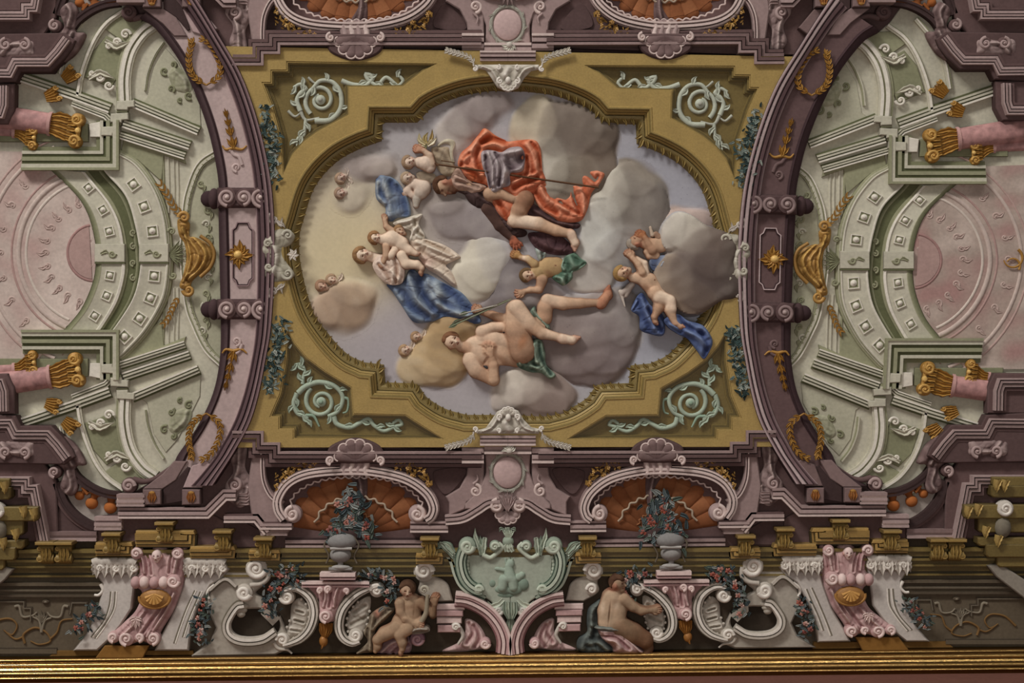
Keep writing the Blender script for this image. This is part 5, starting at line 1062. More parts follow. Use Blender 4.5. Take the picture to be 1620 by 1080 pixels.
        g = G(); volute(g, *C_((1062, 188))[0], 13, 1, -PI / 2, 1.7, 3.2, ML, 11, back=MM); t.part('volute', g)
        for k in range(4): g = G(); leaf(g, C_((1080, 230 + 14 * k), (1120, 230 + 14 * k), (1140 - 8 * k, 180 + 20 * k)), 3.6, MA, 10, 3, 2); t.part('acanthus', g)
        # shell niche
        t = T('shell_niche', 'orange shell niche under a pale mauve arch, %s' % wh, 'niche', (563, 800), 0, 'shell niches of the long sides')
        arc = spline(D_((140, 345), (112, 300), (112, 240), (160, 170), (250, 128), (400, 112), (540, 116), (690, 150), (785, 212), (822, 280), (812, 330), (785, 352)), 4)
        gi = np.vstack([spline(D_((175, 300), (150, 265), (180, 215), (260, 165), (400, 138), (540, 140), (670, 170), (755, 225), (785, 275), (760, 310)), 4), D_((700, 300), (690, 410), (235, 410), (215, 320))])
        g = G(); poly(g, gi, -8, -4, ORD, .5); t.part('ground', g)
        for k in range(11):
            a = PI + PI * (.06 + .88 * k / 10); c, s = math.cos(a), math.sin(a)
            L = 1 / math.sqrt((c / 104) ** 2 + (s / 84) ** 2); p0 = np.array([563 + 22 * c, 844 + 8 * s]); p1 = np.array([563 + (L - 6) * c, 838 + (L - 6) * s])
            if p1[1] > 838: p1[1] = 838
            g = G(); q = resample(np.array([p0, p1]), 10); tube(g, q, 4.5, (np.array(mix(ORN, ORD, .5)), np.array(mix(ORN, ORL, .3 + .4 * (k % 2)))), -4, .42, w1=15.5); dome(g, p1[0], p1[1], 15, 11, 6, mix(ORN, ORL, .3), -4, n=10, m=3); t.part('shell_rib', g)
        for rf, w in ((.62, 1.7), (.3, 1.0)):
            pts = []
            for k in range(11):
                for e in (-.5, 0):
                    a = PI + PI * (.06 + .88 * (k + e) / 10); c, s = math.cos(a), math.sin(a); L = 1 / math.sqrt((c / 104) ** 2 + (s / 84) ** 2) * rf + (3 if e == 0 else -1)
                    pts.append((563 + L * c, 838 + L * s))
            g = G(); tube(g, spline(np.array(pts[1:]), 2), w, (150, 132, 112) if rf > .5 else ORL, 3 if rf > .5 else -1, 1); t.part('scallop_line', g)
        g = G(); stripes(g, arc, [(3, 22, MH), (2.5, 17, MA), (4, 21, MH), (1.6, 15, MD), (3, 18, MH), (2, 12, MA)], -6, -2); t.part('arch_moulding', g)
        inn = spline(D_((170, 290), (175, 240), (230, 195), (300, 165), (400, 150), (540, 152), (640, 170), (720, 215), (765, 262), (772, 300)), 3); q = resample(inn, 22)
        for k in range(21):
            g = G(); mid = (q[k] + q[k + 1]) / 2; n = np.array([563., 850.]) - mid; n /= np.linalg.norm(n); tube(g, spline(np.array([q[k], mid + n * 3.2, q[k + 1]]), 2), 1.3, MH, 9, 1); t.part('scallop_edge', g)
        for x, d in ((183, -1), (742, 1)):
            g = G(); volute(g, *D_((x, 318))[0], 15, d, -PI / 2, 1.8, 3.8, MH, 16, back=ML); t.part('volute', g)
        g = G(); cloth(g, D_((440, 150), (510, 150), (515, 230), (500, 300), (470, 330), (455, 280), (475, 220)), 2, 7, MM, [(D_((480, 160), (490, 230), (478, 300)), 3, 3)], ML, MD, 1., hb=-4); t.part('bracket', g)
        g = G(); poly(g, D_((405, 60), (525, 60), (535, 105), (500, 150), (440, 150), (410, 140), (395, 110)), 0, 20, MA, 2); t.part('keystone', g)
        for k in range(4):
            x = 415 + 32 * k; g = G(); tube(g, spline(D_((x, 65), (x + 6, 90), (x - 2, 120), (x + 8, 148)), 2), 5.2, MH if k % 2 else ML, 18, .9, w1=3); dome(g, *D_((x, 68))[0], 5.5, 5, 5, MH, 20, n=10); t.part('keystone_fluting', g)
        for x, y, s in ((340, 350, 1),):
            g = G(); stripes(g, D_((710, 375), (880, 375)), [(3, 16, MH), (3, 12, MA), (5, 16, ML), (3, 11, MM), (3, 13, ML)], -4); t.part('impost', g)
        # crest shell
        t = T('shell_crest', 'dark mauve scallop crest over the shell niche, %s' % wh, 'crest', (563, 712), 24, 'scallop crests over the niches')
        g = G(); poly(g, spline(D_((340, 60), (345, 20), (400, -10), (460, -22), (525, -10), (575, 20), (590, 70), (540, 90), (380, 90)), 4, True), 8, 26, mix(MM, MD, .3), 3); t.part('ground', g)
        lobes(t, *D_((462, 80))[0], 26, -PI * 1.0, 0, 6, 8.5, mix(MM, ML, .3), 25, MH, k=.45)
        for x, d in ((352, 1), (572, -1)): g = G(); volute(g, *D_((x, 78))[0], 9, d, PI / 2, 1.6, 2.6, MH, 30); t.part('volute', g)
        # gilt garlands along the arch back
        for nm, pts in (('outer', D_((115, 185), (160, 140), (230, 100), (290, 95))), ('inner', D_((650, 92), (700, 110), (760, 150), (795, 200)))):
            t = T('gilt_garland', 'gilt leaf garland on the %s shoulder of shell niche arch, %s' % (nm, wh), 'garland', pts[1], 10, 'gilt garlands over the niches', GILT)
            bunch(t, pts, 60, 10, [AU, mix(AU, AD, .5), mix(AU, AH, .4)], [AU, mix(AU, AH, .5)], 7, 14, 3, 3.2, m=GILT)
        # ledges under the arch end
        t = T('ledge', 'stepped pale mauve ledge under the foot of arch, %s' % wh, 'ledge', (270, 815), 0, 'ledges under the arch feet')
        g = G(); poly(g, C_((440, 330), (560, 320), (955, 320), (1010, 350), (1010, 470), (440, 470)), -6, 3, MM, 1.5); t.part('wall', g)
        g = G(); pr, cl = steps(-2, [(3, 22, MH), (2.5, 18, MA), (5, 22, ML), (2.5, 16, MM), (4, 19, MA)]); sweep(g, C_((545, 335), (950, 335), (1030, 255), (1070, 255)), pr, cl); t.part('cornice', g)
        g = G(); sweep(g, C_((540, 280), (665, 280)), *steps(-2, [(3, 26, ML), (3, 22, MH), (4, 25, ML), (4, 21, MH), (5, 24, MA)])); t.part('cornice', g)
        g = G(); sweep(g, C_((436, 388), (558, 388)), *steps(-2, [(4, 18, ML), (3, 14, MH), (5, 18, ML), (3, 14, MA), (6, 17, ML)])); t.part('cornice', g)
        g = G(); sweep(g, C_((1015, 355), (1150, 355), (1195, 410)), *steps(-2, [(3, 18, MH), (2.5, 14, MA), (5, 18, ML), (3, 13, MM)])); t.part('cornice', g)
        g = G(); poly(g, C_((1010, 355), (1100, 355), (1200, 410), (1200, 470), (1010, 470)), -6, 2, mix(MM, MD, .4), 1); t.part('recess', g)
        g = G(); sweep(g, C_((225, 440), (440, 440)), *steps(-4, [(5, 10, ML), (4, 6, MA), (6, 9, mix(MM, ML, .4))])); t.part('cornice', g)
        # the two rails of the arch foot
        t = T('arch_springer', 'twin rails of the arch ending in square blocks with gilt drops, %s' % wh, 'arch', (275, 770), 0, 'feet of the great arches')
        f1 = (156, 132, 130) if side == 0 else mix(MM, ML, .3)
        g = G(); poly(g, C_((650, 205), (740, 205), (800, 165), (850, 80), (790, 80), (740, 135)), -4, 14, mix(MM, ML, .5), 1.5); t.part('inner_rail', g)
        g = G(); poly(g, C_((740, 275), (742, 205), (800, 165), (850, 105), (862, 110), (850, 150), (830, 205), (830, 260)), -6, 13, MD, 1); t.part('gap', g)
        g = G(); poly(g, C_((830, 200), (912, 200), (985, 115), (935, 78), (872, 100), (850, 150)), -4, 14, f1, 1.5); t.part('outer_rail', g)
        for x in (655, 830):
            g = G(); poly(g, C_((x, 205), (x + 82, 205), (x + 82, 272), (x, 275)), -4, 22, mix(MM, ML, .35), 1.5); b_ = t.part('end_block', g)
            cx_, cy_ = C_((x + 42, 240))[0]; g = G()
            for k in (-1, 0, 1): leaf(g, P((cx_ + 3 * k, cy_ - 8), (cx_ + 5 * k, cy_), (cx_ + 2.5 * k, cy_ + 9)), 3.4, (150, 94, 46), 22 + (k == 0), 3, 2, .3, AD)
            dome(g, cx_, cy_ - 7, 5, 3, 3, AU, 22, n=8, m=2); t.part('gilt_drop', g, GILT, parent=b_)
        g = G(); volute(g, *C_((580, 193))[0], 13, -1, 0, 1.7, 3.4, ML if v == 0 else MM, 4, back=MM); tube(g, spline(C_((600, 165), (650, 175), (700, 160), (770, 110)), 3), 5, MM, 0, 1, w1=3); t.part('end_scroll', g)
        # balustrade
        t = T('balustrade', 'dark curved mauve rail of the balustrade at the vault corner, %s' % wh, 'balustrade', (150, 800), -8, 'curved balustrades at the vault corners')
        g = G(); stripes(g, spline(C_((335, 110), (365, 150), (420, 190), (480, 215), (545, 225)), 4), [(4, 2, MD), (3, -1, MM), (5, 3, MD)], -12, -4); t.part('top_rail', g)
        g = G(); stripes(g, spline(C_((255, 180), (290, 270), (340, 330), (400, 370), (450, 385)), 4), [(5, 0, MM), (4, 4, MD), (8, 2, MD)], -12); t.part('bottom_rail', g)
        g = G(); poly(g, np.vstack([spline(C_((265, 190), (300, 280), (350, 340), (440, 380)), 4), C_((540, 330), (545, 220)), spline(C_((545, 220), (440, 205), (360, 150), (335, 110)), 4)[1:]]), -14, -11, mix(WH, MM, .25), .5); t.part('pale_backing', g)
        g = G(); poly(g, C_((270, 270), (330, 350), (440, 395), (440, 440), (250, 440)), -10, -3, mix(MM, MD, .4), 1); t.part('spandrel', g)
        for k, (x, y, r, an) in enumerate(((358, 238, 22, .9), (413, 272, 29, .35), (497, 292, 30, .1))):
            t = T('baluster', 'turned orange baluster, %s of three in the balustrade, %s' % (('outermost', 'middle', 'innermost')[k], wh), 'baluster', C_((x, y))[0], -8, 'orange balusters')
            c = C_((x, y))[0]; r /= 2.843; d = np.array([math.sin(an), -math.cos(an)]); OB = (150, 84, 38)
            g = G(); dome(g, *c, r, r * .95, r * .8, OB, -8, n=16); t.part('belly', g)
            g = G(); tube(g, np.array([c + d * r * .8, c + d * r * 1.5]), r * .5, mix(OB, ORD, .4), -8, .9, w1=r * .7); t.part('neck', g)
            n = np.array([d[1], -d[0]]); q = c + d * r * 1.7; g = G(); poly(g, np.array([q + n * r * .95 + d * 2.5, q + n * r * .95 - d * 2.5, q - n * r * .95 - d * 2.5, q - n * r * .95 + d * 2.5]), -10, 0, mix(OB, ORD, .25), 1); t.part('abacus', g)
        # far corner: stacked dark cornices and console
        t = T('corner_cornice', 'stacked dark mauve cornice blocks with ionic console at the far corner, %s' % wh, 'cornice', (50, 700), 0, 'stacked cornices at the vault corners')
        for k, (pts, h1, c) in enumerate(((B((-300, 715), (42, 712), (72, 772), (74, 895), (-300, 895)), 10, MM), (B((-300, 880), (82, 900), (105, 945), (240, 945), (300, 1005), (335, 1050), (350, 1085), (300, 1120), (-300, 1110)), 14, mix(MM, MD, .25)),
                                        (C_((-300, 90), (200, 90), (255, 170), (265, 430), (225, 445), (-300, 440)), 4, MM))):
            g = G(); poly(g, pts, -12, h1, c, 2); t.part('block', g)
        for pts in (B((-300, 735), (30, 735), (48, 790), (50, 880)), B((-300, 920), (70, 915), (95, 965), (235, 965), (285, 1020), (330, 1080)), C_((-300, 150), (150, 150), (150, 185), (185, 185), (195, 240), (235, 440))):
            g = G(); sweep(g, pts, *[x for x in (lambda a: (neg(a[0]), a[1]))(steps(2, [(2.5, 22, ML), (2, 18, MD), (3.5, 21, MA), (2, 16, MD), (4, 18, ML), (2, 13, MD), (4, 15, MM)]))]); t.part('moulding', g)
        g = G(); cloth(g, C_((0, -10), (150, -10), (165, 20), (160, 60), (100, 65), (60, 60), (0, 65), (-20, 30)), 12, 8, MA, [(C_((20, 0), (60, 40), (120, 40)), 3, 2)], MH, MD, 1., hb=4); t.part('console', g)
        for x, d in ((40, 1), (125, -1)): g = G(); volute(g, *C_((x, 40))[0], 12, d, PI / 2, 1.6, 3, ML, 18, back=MM); t.part('console_volute', g)
        g = G(); cloth(g, C_((240, -40), (330, 0), (385, 95), (340, 110), (350, 200), (320, 240), (270, 200), (290, 130), (250, 80)), 2, 9, mix(MM, ML, .2), [(C_((270, -10), (310, 60), (330, 100)), 3, 3), (C_((310, 130), (325, 190), (300, 230)), 3, 2.5)], MH, MD, 1., hb=-8); t.part('acanthus_bracket', g)
        g = G(); volute(g, *C_((252, 130))[0], 11, 1, PI / 2, 1.6, 2.8, ML, 10, back=MM); t.part('bracket_volute', g)
XF = ident
# ================================================================ painted parapet along the lower wall
g = G(); poly(g, P((-300, 850), (1920, 850), (1920, 1060), (-300, 1060)), -16, -4, BR, .5); single('ceiling_parapet_ground', '', '', g, kind='structure')
OLB = (84, 68, 30)
t = T('olive_cornice', 'long olive gilt cornice band under the shell niches', 'cornice', (806, 888), 0, m=GILT)
pr, cl = steps(-4, [(3, 10, OL), (4, 7, OD), (8, 9, OLB), (3, 13, OL), (6, 10, OLB), (4, 14, OL), (3, 11, OD), (8, 15, OLB), (5, 18, OL)])
g = G(); sweep(g, P((-260, 912), (1880, 908)), pr, cl); t.part('moulding', g)
for side in (0, 1):
    XF = ident if side == 0 else BM; sd = SIDE[side]
    GB = (132, 102, 48)
    for k, (nm, z, x0, x1, y0, y1) in enumerate((('between corner and pink console', C_, 438, 606, 458, 512), ('over the pink console', C_, 618, 884, 405, 470), ('right of centre bracket', C_, 862, 1064, 475, 522), ('over the double volute', D_, -12, 128, 490, 532), ('beside the mint cartouche', D_, 735, 858, 505, 548))):
        nm = nm.replace('right of centre bracket', 'between pink console and double volute')
        t = T('cornice_block', 'gilt cornice block breaking forward %s, %s half' % (nm, sd), 'cornice', z(((x0 + x1) / 2, y0))[0], 10, 'gilt cornice blocks of the parapet', GILT)
        g = G(); sweep(g, z((x0, y1), (x1, y1), (x1 + 4, y0 + 8)), *steps(2, [(2, 15, OD), (3, 20, GB), (2, 17, OL), (4, 24, mix(GB, AH, .3)), (2, 20, OD), ((y1 - y0) / 2.843 - 12, 27, GB)])); t.part('moulding', g)
        g = G(); poly(g, z((x0 + 2, y0 - 14), (x1 - 6, y0 - 14), (x1, y0 + 4), (x0, y0 + 4)), 2, 24, mix(GB, AH, .35), 1); t.part('top_moulding', g)
    def bracket(x, y, nm, s=1.):
        t = T('scroll_bracket', 'olive gilt scroll bracket %s, %s half' % (nm, sd), 'bracket', (x, y), 10, 'olive gilt brackets of the parapet', GILT); W_ = 15 * s; c = (118, 94, 44)
        g = G(); poly(g, box4(x - W_ - 1, y - 18 * s, x + W_ - 1, y - 13 * s), 2, 38, mix(c, AH, .25), 1); t.part('abacus', g)
        g = G(); poly(g, np.vstack([spline(P((x - W_ + 2, y - 13 * s), (x - W_ + 4, y), (x - W_ + 1, y + 10 * s), (x - W_ + 6, y + 18 * s)), 3), spline(P((x + W_ - 6, y + 18 * s), (x + W_ - 3, y + 10 * s), (x + W_ - 6, y), (x + W_ - 3, y - 13 * s)), 3)]), 2, 26, mix(c, OD, .3), 2.5); t.part('body', g)
        for dy, r in ((-7, 7), (9, 9)):
            g = G(); tube(g, P((x - W_ + 2, y + dy * s), (x + W_ - 4, y + dy * s)), r * s * .8, c, 25, 1); volute(g, x - W_ + 4, y + dy * s, r * s * .75, 1, 0, 1.4, 1.8, mix(c, AH, .3), 30); t.part('roll', g)
        for k in (-1, 0, 1): g = G(); leaf(g, P((x + 5 * k * s, y - 8 * s), (x + 6 * k * s, y + 2 * s), (x + 4.5 * k * s, y + 14 * s)), 4 * s, mix(c, AH, .3), 31 + (k == 0), 3, 2, .4, OD); t.part('leaf', g)
    for x, y, nm in ((79, 872, 'outermost in the dark corner'), (107, 872, 'second from the dark corner'), (183, 858, 'left of pink console top' if side == 0 else 'right of pink console top'), (266, 841, 'raised above the pink console'), (357, 854, 'between pink console and double volute'), (421, 865, 'at the foot of shell niche'), (682, 865, 'between shell niche and mint cartouche')): bracket(x, y, nm)
    # far corner gilt stack with white scroll
    t = T('gilt_capital_stack', 'stepped olive gilt cornice stack with white scroll at the far %s corner' % sd, 'cornice', (25, 820), 4, m=GILT)
    for k, (x1, y0, y1) in enumerate(((65, 155, 200), (70, 195, 250), (195, 280, 345), (125, 340, 410), (130, 430, 470), (95, 460, 520), (40, 510, 565))):
        g = G(); poly(g, C_((-300, y0), (x1, y0), (x1, y1 - 12), (x1 - 12, y1), (-300, y1)), 0, 26 + 3 * (k % 3), mix(OL, OLB, .4 * (k % 2)), 2); t.part('step', g)
    for k, (x, y) in enumerate(((10, 190), (45, 190), (130, 300), (175, 310), (95, 400), (40, 440))):
        g = G(); tube(g, C_((x, y - 22), (x + 6, y), (x, y + 22)), 6, OH, 34, 1, w1=4); leaf(g, C_((x - 14, y - 20), (x, y + 4), (x + 6, y + 34)), 5, mix(OH, AH, .2), 36, 4, 3, .5, OD); t.part('leaf', g)
    g = G(); volute(g, *C_((8, 298))[0], 14, 1, 0, 1.7, 3.4, WW, 36, back=WH); t.part('white_scroll', g, FRESCO); g = G(); dome(g, *C_((15, 385))[0], 13, 17, 10, WD, 28); t.part('white_urn', g, FRESCO)
    t = T('slanted_pilaster', 'pale slanted pilaster strip at the far %s end of parapet' % sd, 'pilaster', (0, 925), 4); g = G(); poly(g, P((28, 897), (8, 893), (-80, 950), (-80, 990), (14, 914)), -4, 22, (122, 114, 102), 2); t.part('shaft', g)
    # dark side panel
    t = T('parapet_panel', 'dim brown sunk panel with scroll ornament at the far %s of parapet' % sd, 'panel', (60, 970), -2)
    c = (84, 73, 58)
    g = G(); poly(g, C_((-400, 590), (520, 590), (520, 960), (-400, 960)), -8, 1, c, 1); t.part('ground', g)
    g = G(); sweep(g, C_((-400, 690), (500, 690)), *steps(0, [(4, 7, mix(c, BR, .5)), (5, 4, c), (3, 8, mix(c, WD, .3)), (6, 5, mix(c, BR, .6)), (5, 10, c)])); t.part('cornice', g)
    g = G(); sweep(g, C_((-400, 715), (110, 715), (110, 745), (140, 745), (140, 800)), *steps(0, [(1.5, 4, mix(c, WD, .5)), (2, 2.5, BR)])); sweep(g, C_((320, 770), (330, 720), (390, 720), (390, 775), (450, 775)), *steps(0, [(1.5, 4, mix(c, WD, .5)), (2, 2.5, BR)])); t.part('panel_frame', g)
    g = G(); sweep(g, C_((-400, 945), (260, 945)), *steps(0, [(7, 5, c), (2, 3, BR)])); t.part('plinth', g)
    q = (112, 102, 86)
    for pth, w in ((C_((70, 735), (90, 735), (105, 780), (150, 775), (170, 760)), 2.4), (C_((310, 735), (290, 735), (275, 780), (235, 780), (215, 760)), 2.4), (C_((190, 850), (180, 800), (150, 780)), 2.4), (C_((190, 850), (205, 800), (235, 785)), 2.4)):
        g = G(); tube(g, spline(pth, 2), w, q, 2, 1, w1=1.4); t.part('scroll', g)
    for k in range(5): a = -PI / 2 + (k - 2) * .5; x, y = C_((190, 790))[0]; g = G(); leaf(g, P((x, y + 6), (x + 7 * math.cos(a), y + 2 + 7 * math.sin(a)), (x + 13 * math.cos(a), y + 13 * math.sin(a))), 3, q, 2, 2.5, 2); t.part('palmette_leaf', g)
    gd = (104, 76, 42)
    for pth, w in ((C_((115, 900), (110, 860), (160, 830), (210, 850), (230, 890), (180, 905), (140, 890)), 2.2), (C_((230, 880), (260, 850), (280, 800), (330, 790)), 2), (C_((-60, 850), (-10, 800), (50, 790), (80, 820), (60, 860), (30, 850)), 2.2), (C_((110, 870), (70, 880), (20, 840)), 1.8)):
        g = G(); tube(g, spline(pth, 2), w, gd, 2, 1, w1=1.2); t.part('arabesque', g)
    g = G(); dome(g, *C_((210, 713))[0], 6, 4, 2.5, mix(c, BR, .6), 3); dome(g, *C_((210, 713))[0], 3, 2, 2, q, 4); t.part('boss', g)
    # white pilasters with acanthus capitals
    for nm, pts, lv, ln in (('outer', [(118, 250), (200, 225), (450, 225), (470, 300), (440, 460), (420, 620), (330, 760), (230, 880), (140, 962), (-60, 962), (50, 820), (130, 650), (170, 500), (180, 420), (130, 350)], [(150, 300), (215, 300), (280, 300), (350, 300), (420, 300)], [((250, 480), (235, 600), (190, 720), (90, 850)), ((285, 480), (270, 620), (200, 750), (120, 860))]),
                            ('inner', [(868, 260), (950, 228), (1180, 228), (1212, 300), (1150, 380), (1060, 430), (1020, 500), (960, 600), (905, 760), (880, 962), (600, 962), (660, 830), (760, 640), (830, 450), (860, 340)], [(890, 300), (945, 300), (1000, 300), (1070, 300), (1140, 300)], [((930, 470), (860, 620), (800, 780), (760, 900)), ((975, 480), (880, 700), (830, 850))])):
        t = T('pilaster', 'white sweeping %s pilaster beside pink console with acanthus capital, %s half' % (nm, sd), 'pilaster', zl(pts[2])[0], -2, 'white parapet pilasters')
        g = G(); poly(g, zl(*pts), -6, 12, (168, 160, 152), 3, side=(110, 100, 90)); t.part('shaft', g)
        for q_ in ln:
            g = G(); tube(g, spline(zl(*q_), 4), 1.5, WD, 11.6, .5); t.part('groove', g); g = G(); tube(g, spline(zl(*q_) + np.array([2.6, 0]), 4), 1.3, WW, 11.8, .8); t.part('fillet', g)
        for i, (x, y) in enumerate(lv):
            g = G(); tube(g, zl((x - 38, y - 50), (x - 14, y - 62), (x + 14, y - 62), (x + 38, y - 50)), 7, WH, 14, .9); t.part('overturned_leaf', g)
            for dx in (-22, 20, 0):
                g = G(); leaf(g, spline(zl((x + dx * .7, y - 70), (x + dx * 1.1, y - 20), (x + dx * 1.3 - 4, y + 20), (x + dx * 1.6 - 8, y + 44 + 26 * (dx == 0))), 2), 8 if dx else 9, mix(WH, WW, .6 * (dx == 0)), 14 + 2 * (dx == 0), 6, 3, .3, (104, 92, 74)); t.part('acanthus', g)
            if i % 2 == 0 or nm == 'inner' and i == 4:
                g = G(); volute(g, *zl((x + 20, y - 12))[0], 7.5, 1 if i else -1, 0, 1.4, 2.2, WW, 19, back=WH); t.part('curl', g)
        e = [(165, 420), (185, 470), (150, 510), (115, 510)] if nm == 'outer' else [(1090, 430), (1040, 470), (1030, 510), (1045, 540)]
        g = G(); tube(g, spline(zl(*e), 2), 3, WW, 10, 1, w1=2); t.part('tendril', g)
    # pink console
    t = T('pink_console', 'rose pink mask console with gilt shell between white pilasters, %s half' % sd, 'console', zl((610, 400))[0], 6)
    pts = zl((450, 160), (480, 140), (540, 165), (600, 122), (680, 130), (720, 165), (790, 128), (850, 128), (862, 250), (850, 340), (800, 520), (740, 660), (640, 820), (630, 890), (560, 915), (480, 890), (380, 922), (310, 880), (220, 885), (250, 810), (340, 740), (440, 640), (490, 500), (430, 440), (440, 370), (470, 330), (455, 230))
    g = G(); cloth(g, pts, 8, 16, PK, [(zl((480, 170), (510, 240), (520, 330)), 2.5, 4), (zl((540, 190), (570, 260), (580, 340)), 2, -3), (zl((800, 160), (780, 240), (760, 330)), 2.5, 4), (zl((740, 170), (730, 250), (720, 330)), 2, -3), (zl((520, 640), (440, 740), (330, 850)), 2.5, 3), (zl((640, 620), (560, 740), (470, 870)), 2.5, -3), (zl((760, 500), (680, 660), (590, 800)), 2.5, 4), (zl((700, 560), (610, 720), (540, 850)), 2, 3)], PKL, PKD, .9, 5, -2, tint=[(225, 890, 12, (150, 104, 108))]); t.part('body', g)
    g = G(); hx, hy = zl((625, 195))[0]; relief(g, head(hx, hy, 10, -PI / 2, PKL, 0, 24, dark=PKD), .8, 1.2, 16); t.part('mask', g)
    for s in (-1, 1): g = G(); volute(g, *zl((625 + 165 * s, 170))[0], 10, s, 0, 1.6, 2.6, PKL, 24, back=PK); t.part('horn_volute', g)
    for k, x in enumerate((455, 525, 605, 680)): g = G(); dome(g, *zl((x, 405))[0], 8, 10, 9, PKL if k % 2 else PK, 22); t.part('gadroon', g)
    g = G(); volute(g, *zl((760, 395))[0], 12, 1, 0, 1.7, 3, PKL, 26, back=PK); t.part('side_volute', g)
    g = G(); cx_, cy_ = zl((612, 540))[0]; dome(g, cx_, cy_, 25, 16, 9, (136, 92, 40), 22, n=24, p=.7); gs_ = t.part('gilt_shell', g, GILT)
    for k in range(7): a = PI * (.08 + .14 * k); g = G(); tube(g, P((cx_, cy_ - 9), (cx_ - 14 * math.cos(a), cy_ - 6 + 13 * math.sin(a))), 1.6, (170, 122, 56), 29, 1, w1=3.2); t.part('shell_rib', g, GILT, gs_)
    g = G(); aa = np.linspace(-.2, PI + .2, 24); tube(g, np.c_[cx_ + 24 * np.cos(aa), cy_ - 2 + 15 * np.sin(aa)], 2.4, (150, 104, 46), 26, 1); t.part('shell_rim', g, GILT, gs_)
    for x, y, r, d in ((375, 860, 13, 1), (590, 860, 12, -1), (270, 850, 10, 1), (480, 850, 9, -1)): g = G(); volute(g, *zl((x, y))[0], r, d, PI / 2, 1.6, 3, PKL, 20, back=PK); t.part('foot_volute', g)
    for k in range(5): a = PI * (.1 + .2 * k); x, y = zl((455, 690))[0]; g = G(); leaf(g, P((x, y), (x + 7 * math.cos(a), y + 8 * math.sin(a)), (x + 11 * math.cos(a), y + 20 * math.sin(a))), 4, PKL, 21, 4, 3); t.part('leaf', g)
    t = T('ochre_plinth', 'ochre stone plinth strip under pink console and pilasters, %s half' % sd, 'plinth', (230, 1034), 0)
    g = G(); poly(g, C_((250, 932), (870, 932), (880, 985), (200, 985)), -6, 4, (104, 74, 34), 1); t.part('strip', g)
    g = G(); poly(g, C_((480, 905), (680, 905), (640, 985), (420, 985)), 0, 14, (120, 82, 34), 1.5); t.part('block', g)
    # double volute and oval opening
    WC = (162, 153, 141)
    t = T('scroll_balustrade', 'white double volute scroll round a dark oval opening, %s half' % sd, 'balustrade', zk((400, 600))[0], 0, 'white scrolls of the parapet')
    g = G(); poly(g, np.vstack([spline(zk((90, 560), (120, 440), (260, 270), (420, 250), (560, 300), (560, 390), (500, 450), (560, 500), (560, 620)), 4), zk((640, 700), (700, 640), (800, 900), (660, 965), (-40, 975), (120, 860), (170, 740))]), -4, 8, mix(WC, WD, .25), 3, holes=[spline(zk((250, 700), (300, 620), (400, 590), (560, 590), (680, 660), (690, 760), (600, 840), (440, 865), (300, 830)), 4, True)]); t.part('body', g)
    g = G(); poly(g, spline(zk((240, 700), (300, 600), (480, 570), (680, 620), (720, 760), (600, 860), (440, 880), (280, 840)), 4, True), -6, -1, (50, 42, 34), .5); t.part('opening', g)
    g = G(); sweep(g, spline(zk((400, 500), (330, 520), (265, 600), (222, 700), (240, 800), (320, 868), (440, 890), (580, 870), (690, 800)), 4), *steps(2, [(2.5, 12, WD), (4, 17, WC), (2, 13, WD), (4, 18, WW), (2, 12, WC)])); t.part('rim_moulding', g)
    g = G(); stripes(g, spline(zk((130, 430), (250, 340), (340, 400)), 4), [(3, 12, WD), (4, 16, WC)], 4); t.part('rim_moulding', g)
    for x, y, r, d, a in ((510, 245, 92, 1, .3), (410, 445, 70, 1, .3)):
        g = G(); volute(g, *zk((x, y))[0], r / 5.226 + 1, d, a, 1.9, 4.4, WW, 16, back=WC); t.part('volute', g)
    g = G(); tube(g, spline(zk((600, 250), (605, 320), (550, 370), (460, 385)), 2), 4, WC, 13, 1); t.part('volute_tail', g)
    for k in range(3): g = G(); dome(g, *zk((380, 560 + 32 * k))[0], 13 - 3 * k, 6, 6, mix(WC, WD, .3), 8); t.part('pendant', g)
    for nm, vt, path, vb, fill, lab in (('left', (760, 485), ((740, 425), (800, 405), (880, 425), (960, 500), (985, 620), (950, 740), (880, 820), (800, 860), (730, 880)), (722, 835), ((790, 560), (860, 500), (930, 580), (930, 700), (860, 800), (760, 840), (740, 780), (780, 680)), 'outer white C scroll left of urn pedestal'),
                                    ('right', (1500, 425), ((1520, 380), (1440, 405), (1330, 460), (1230, 560), (1190, 660), (1190, 760), (1230, 830), (1300, 865), (1360, 850)), (1325, 800), ((1440, 490), (1330, 540), (1260, 640), (1250, 740), (1290, 800), (1390, 780), (1430, 650)), 'inner white C scroll right of urn pedestal')):
        if side: lab = lab.replace('left of', 'RR').replace('right of', 'left of').replace('RR', 'right of')
        t = T('c_scroll', lab + ', %s half' % sd, 'scroll', zk(vt)[0], 0, 'white C scrolls of the parapet')
        g = G(); cloth(g, zk(*fill), 0, 7, mix(WC, WD, .15), [(zk((830, 600), (890, 620)), 2, -2.5), (zk((820, 680), (890, 700)), 2, -2.5), (zk((790, 760), (860, 770)), 2, -2.5)] if nm == 'left' else [(zk((1300, 620), (1400, 560)), 3, -2), (zk((1280, 720), (1400, 660)), 3, -2)], WW, WD, 1., hb=-4); t.part('infill', g)
        q_ = spline(zk(*path), 4); s = 1 if nm == 'left' else -1
        pr, cl = steps(0, [(2.5, 12, WC), (1.5, 9, WD), (4, 17, WW), (1.5, 12, WD), (3, 15, WC), (2, 9, WD)]); pr = [((o - 7) * s * (1 if nm == 'right' else 1), h) for o, h in pr]
        tt = np.linspace(0, 1, len(q_)); g = G(); sweep(g, q_, pr, cl, ws=.6 + .55 * np.sin(PI * np.clip(tt * 1.02, 0, 1)) ** .7); t.part('moulding', g)
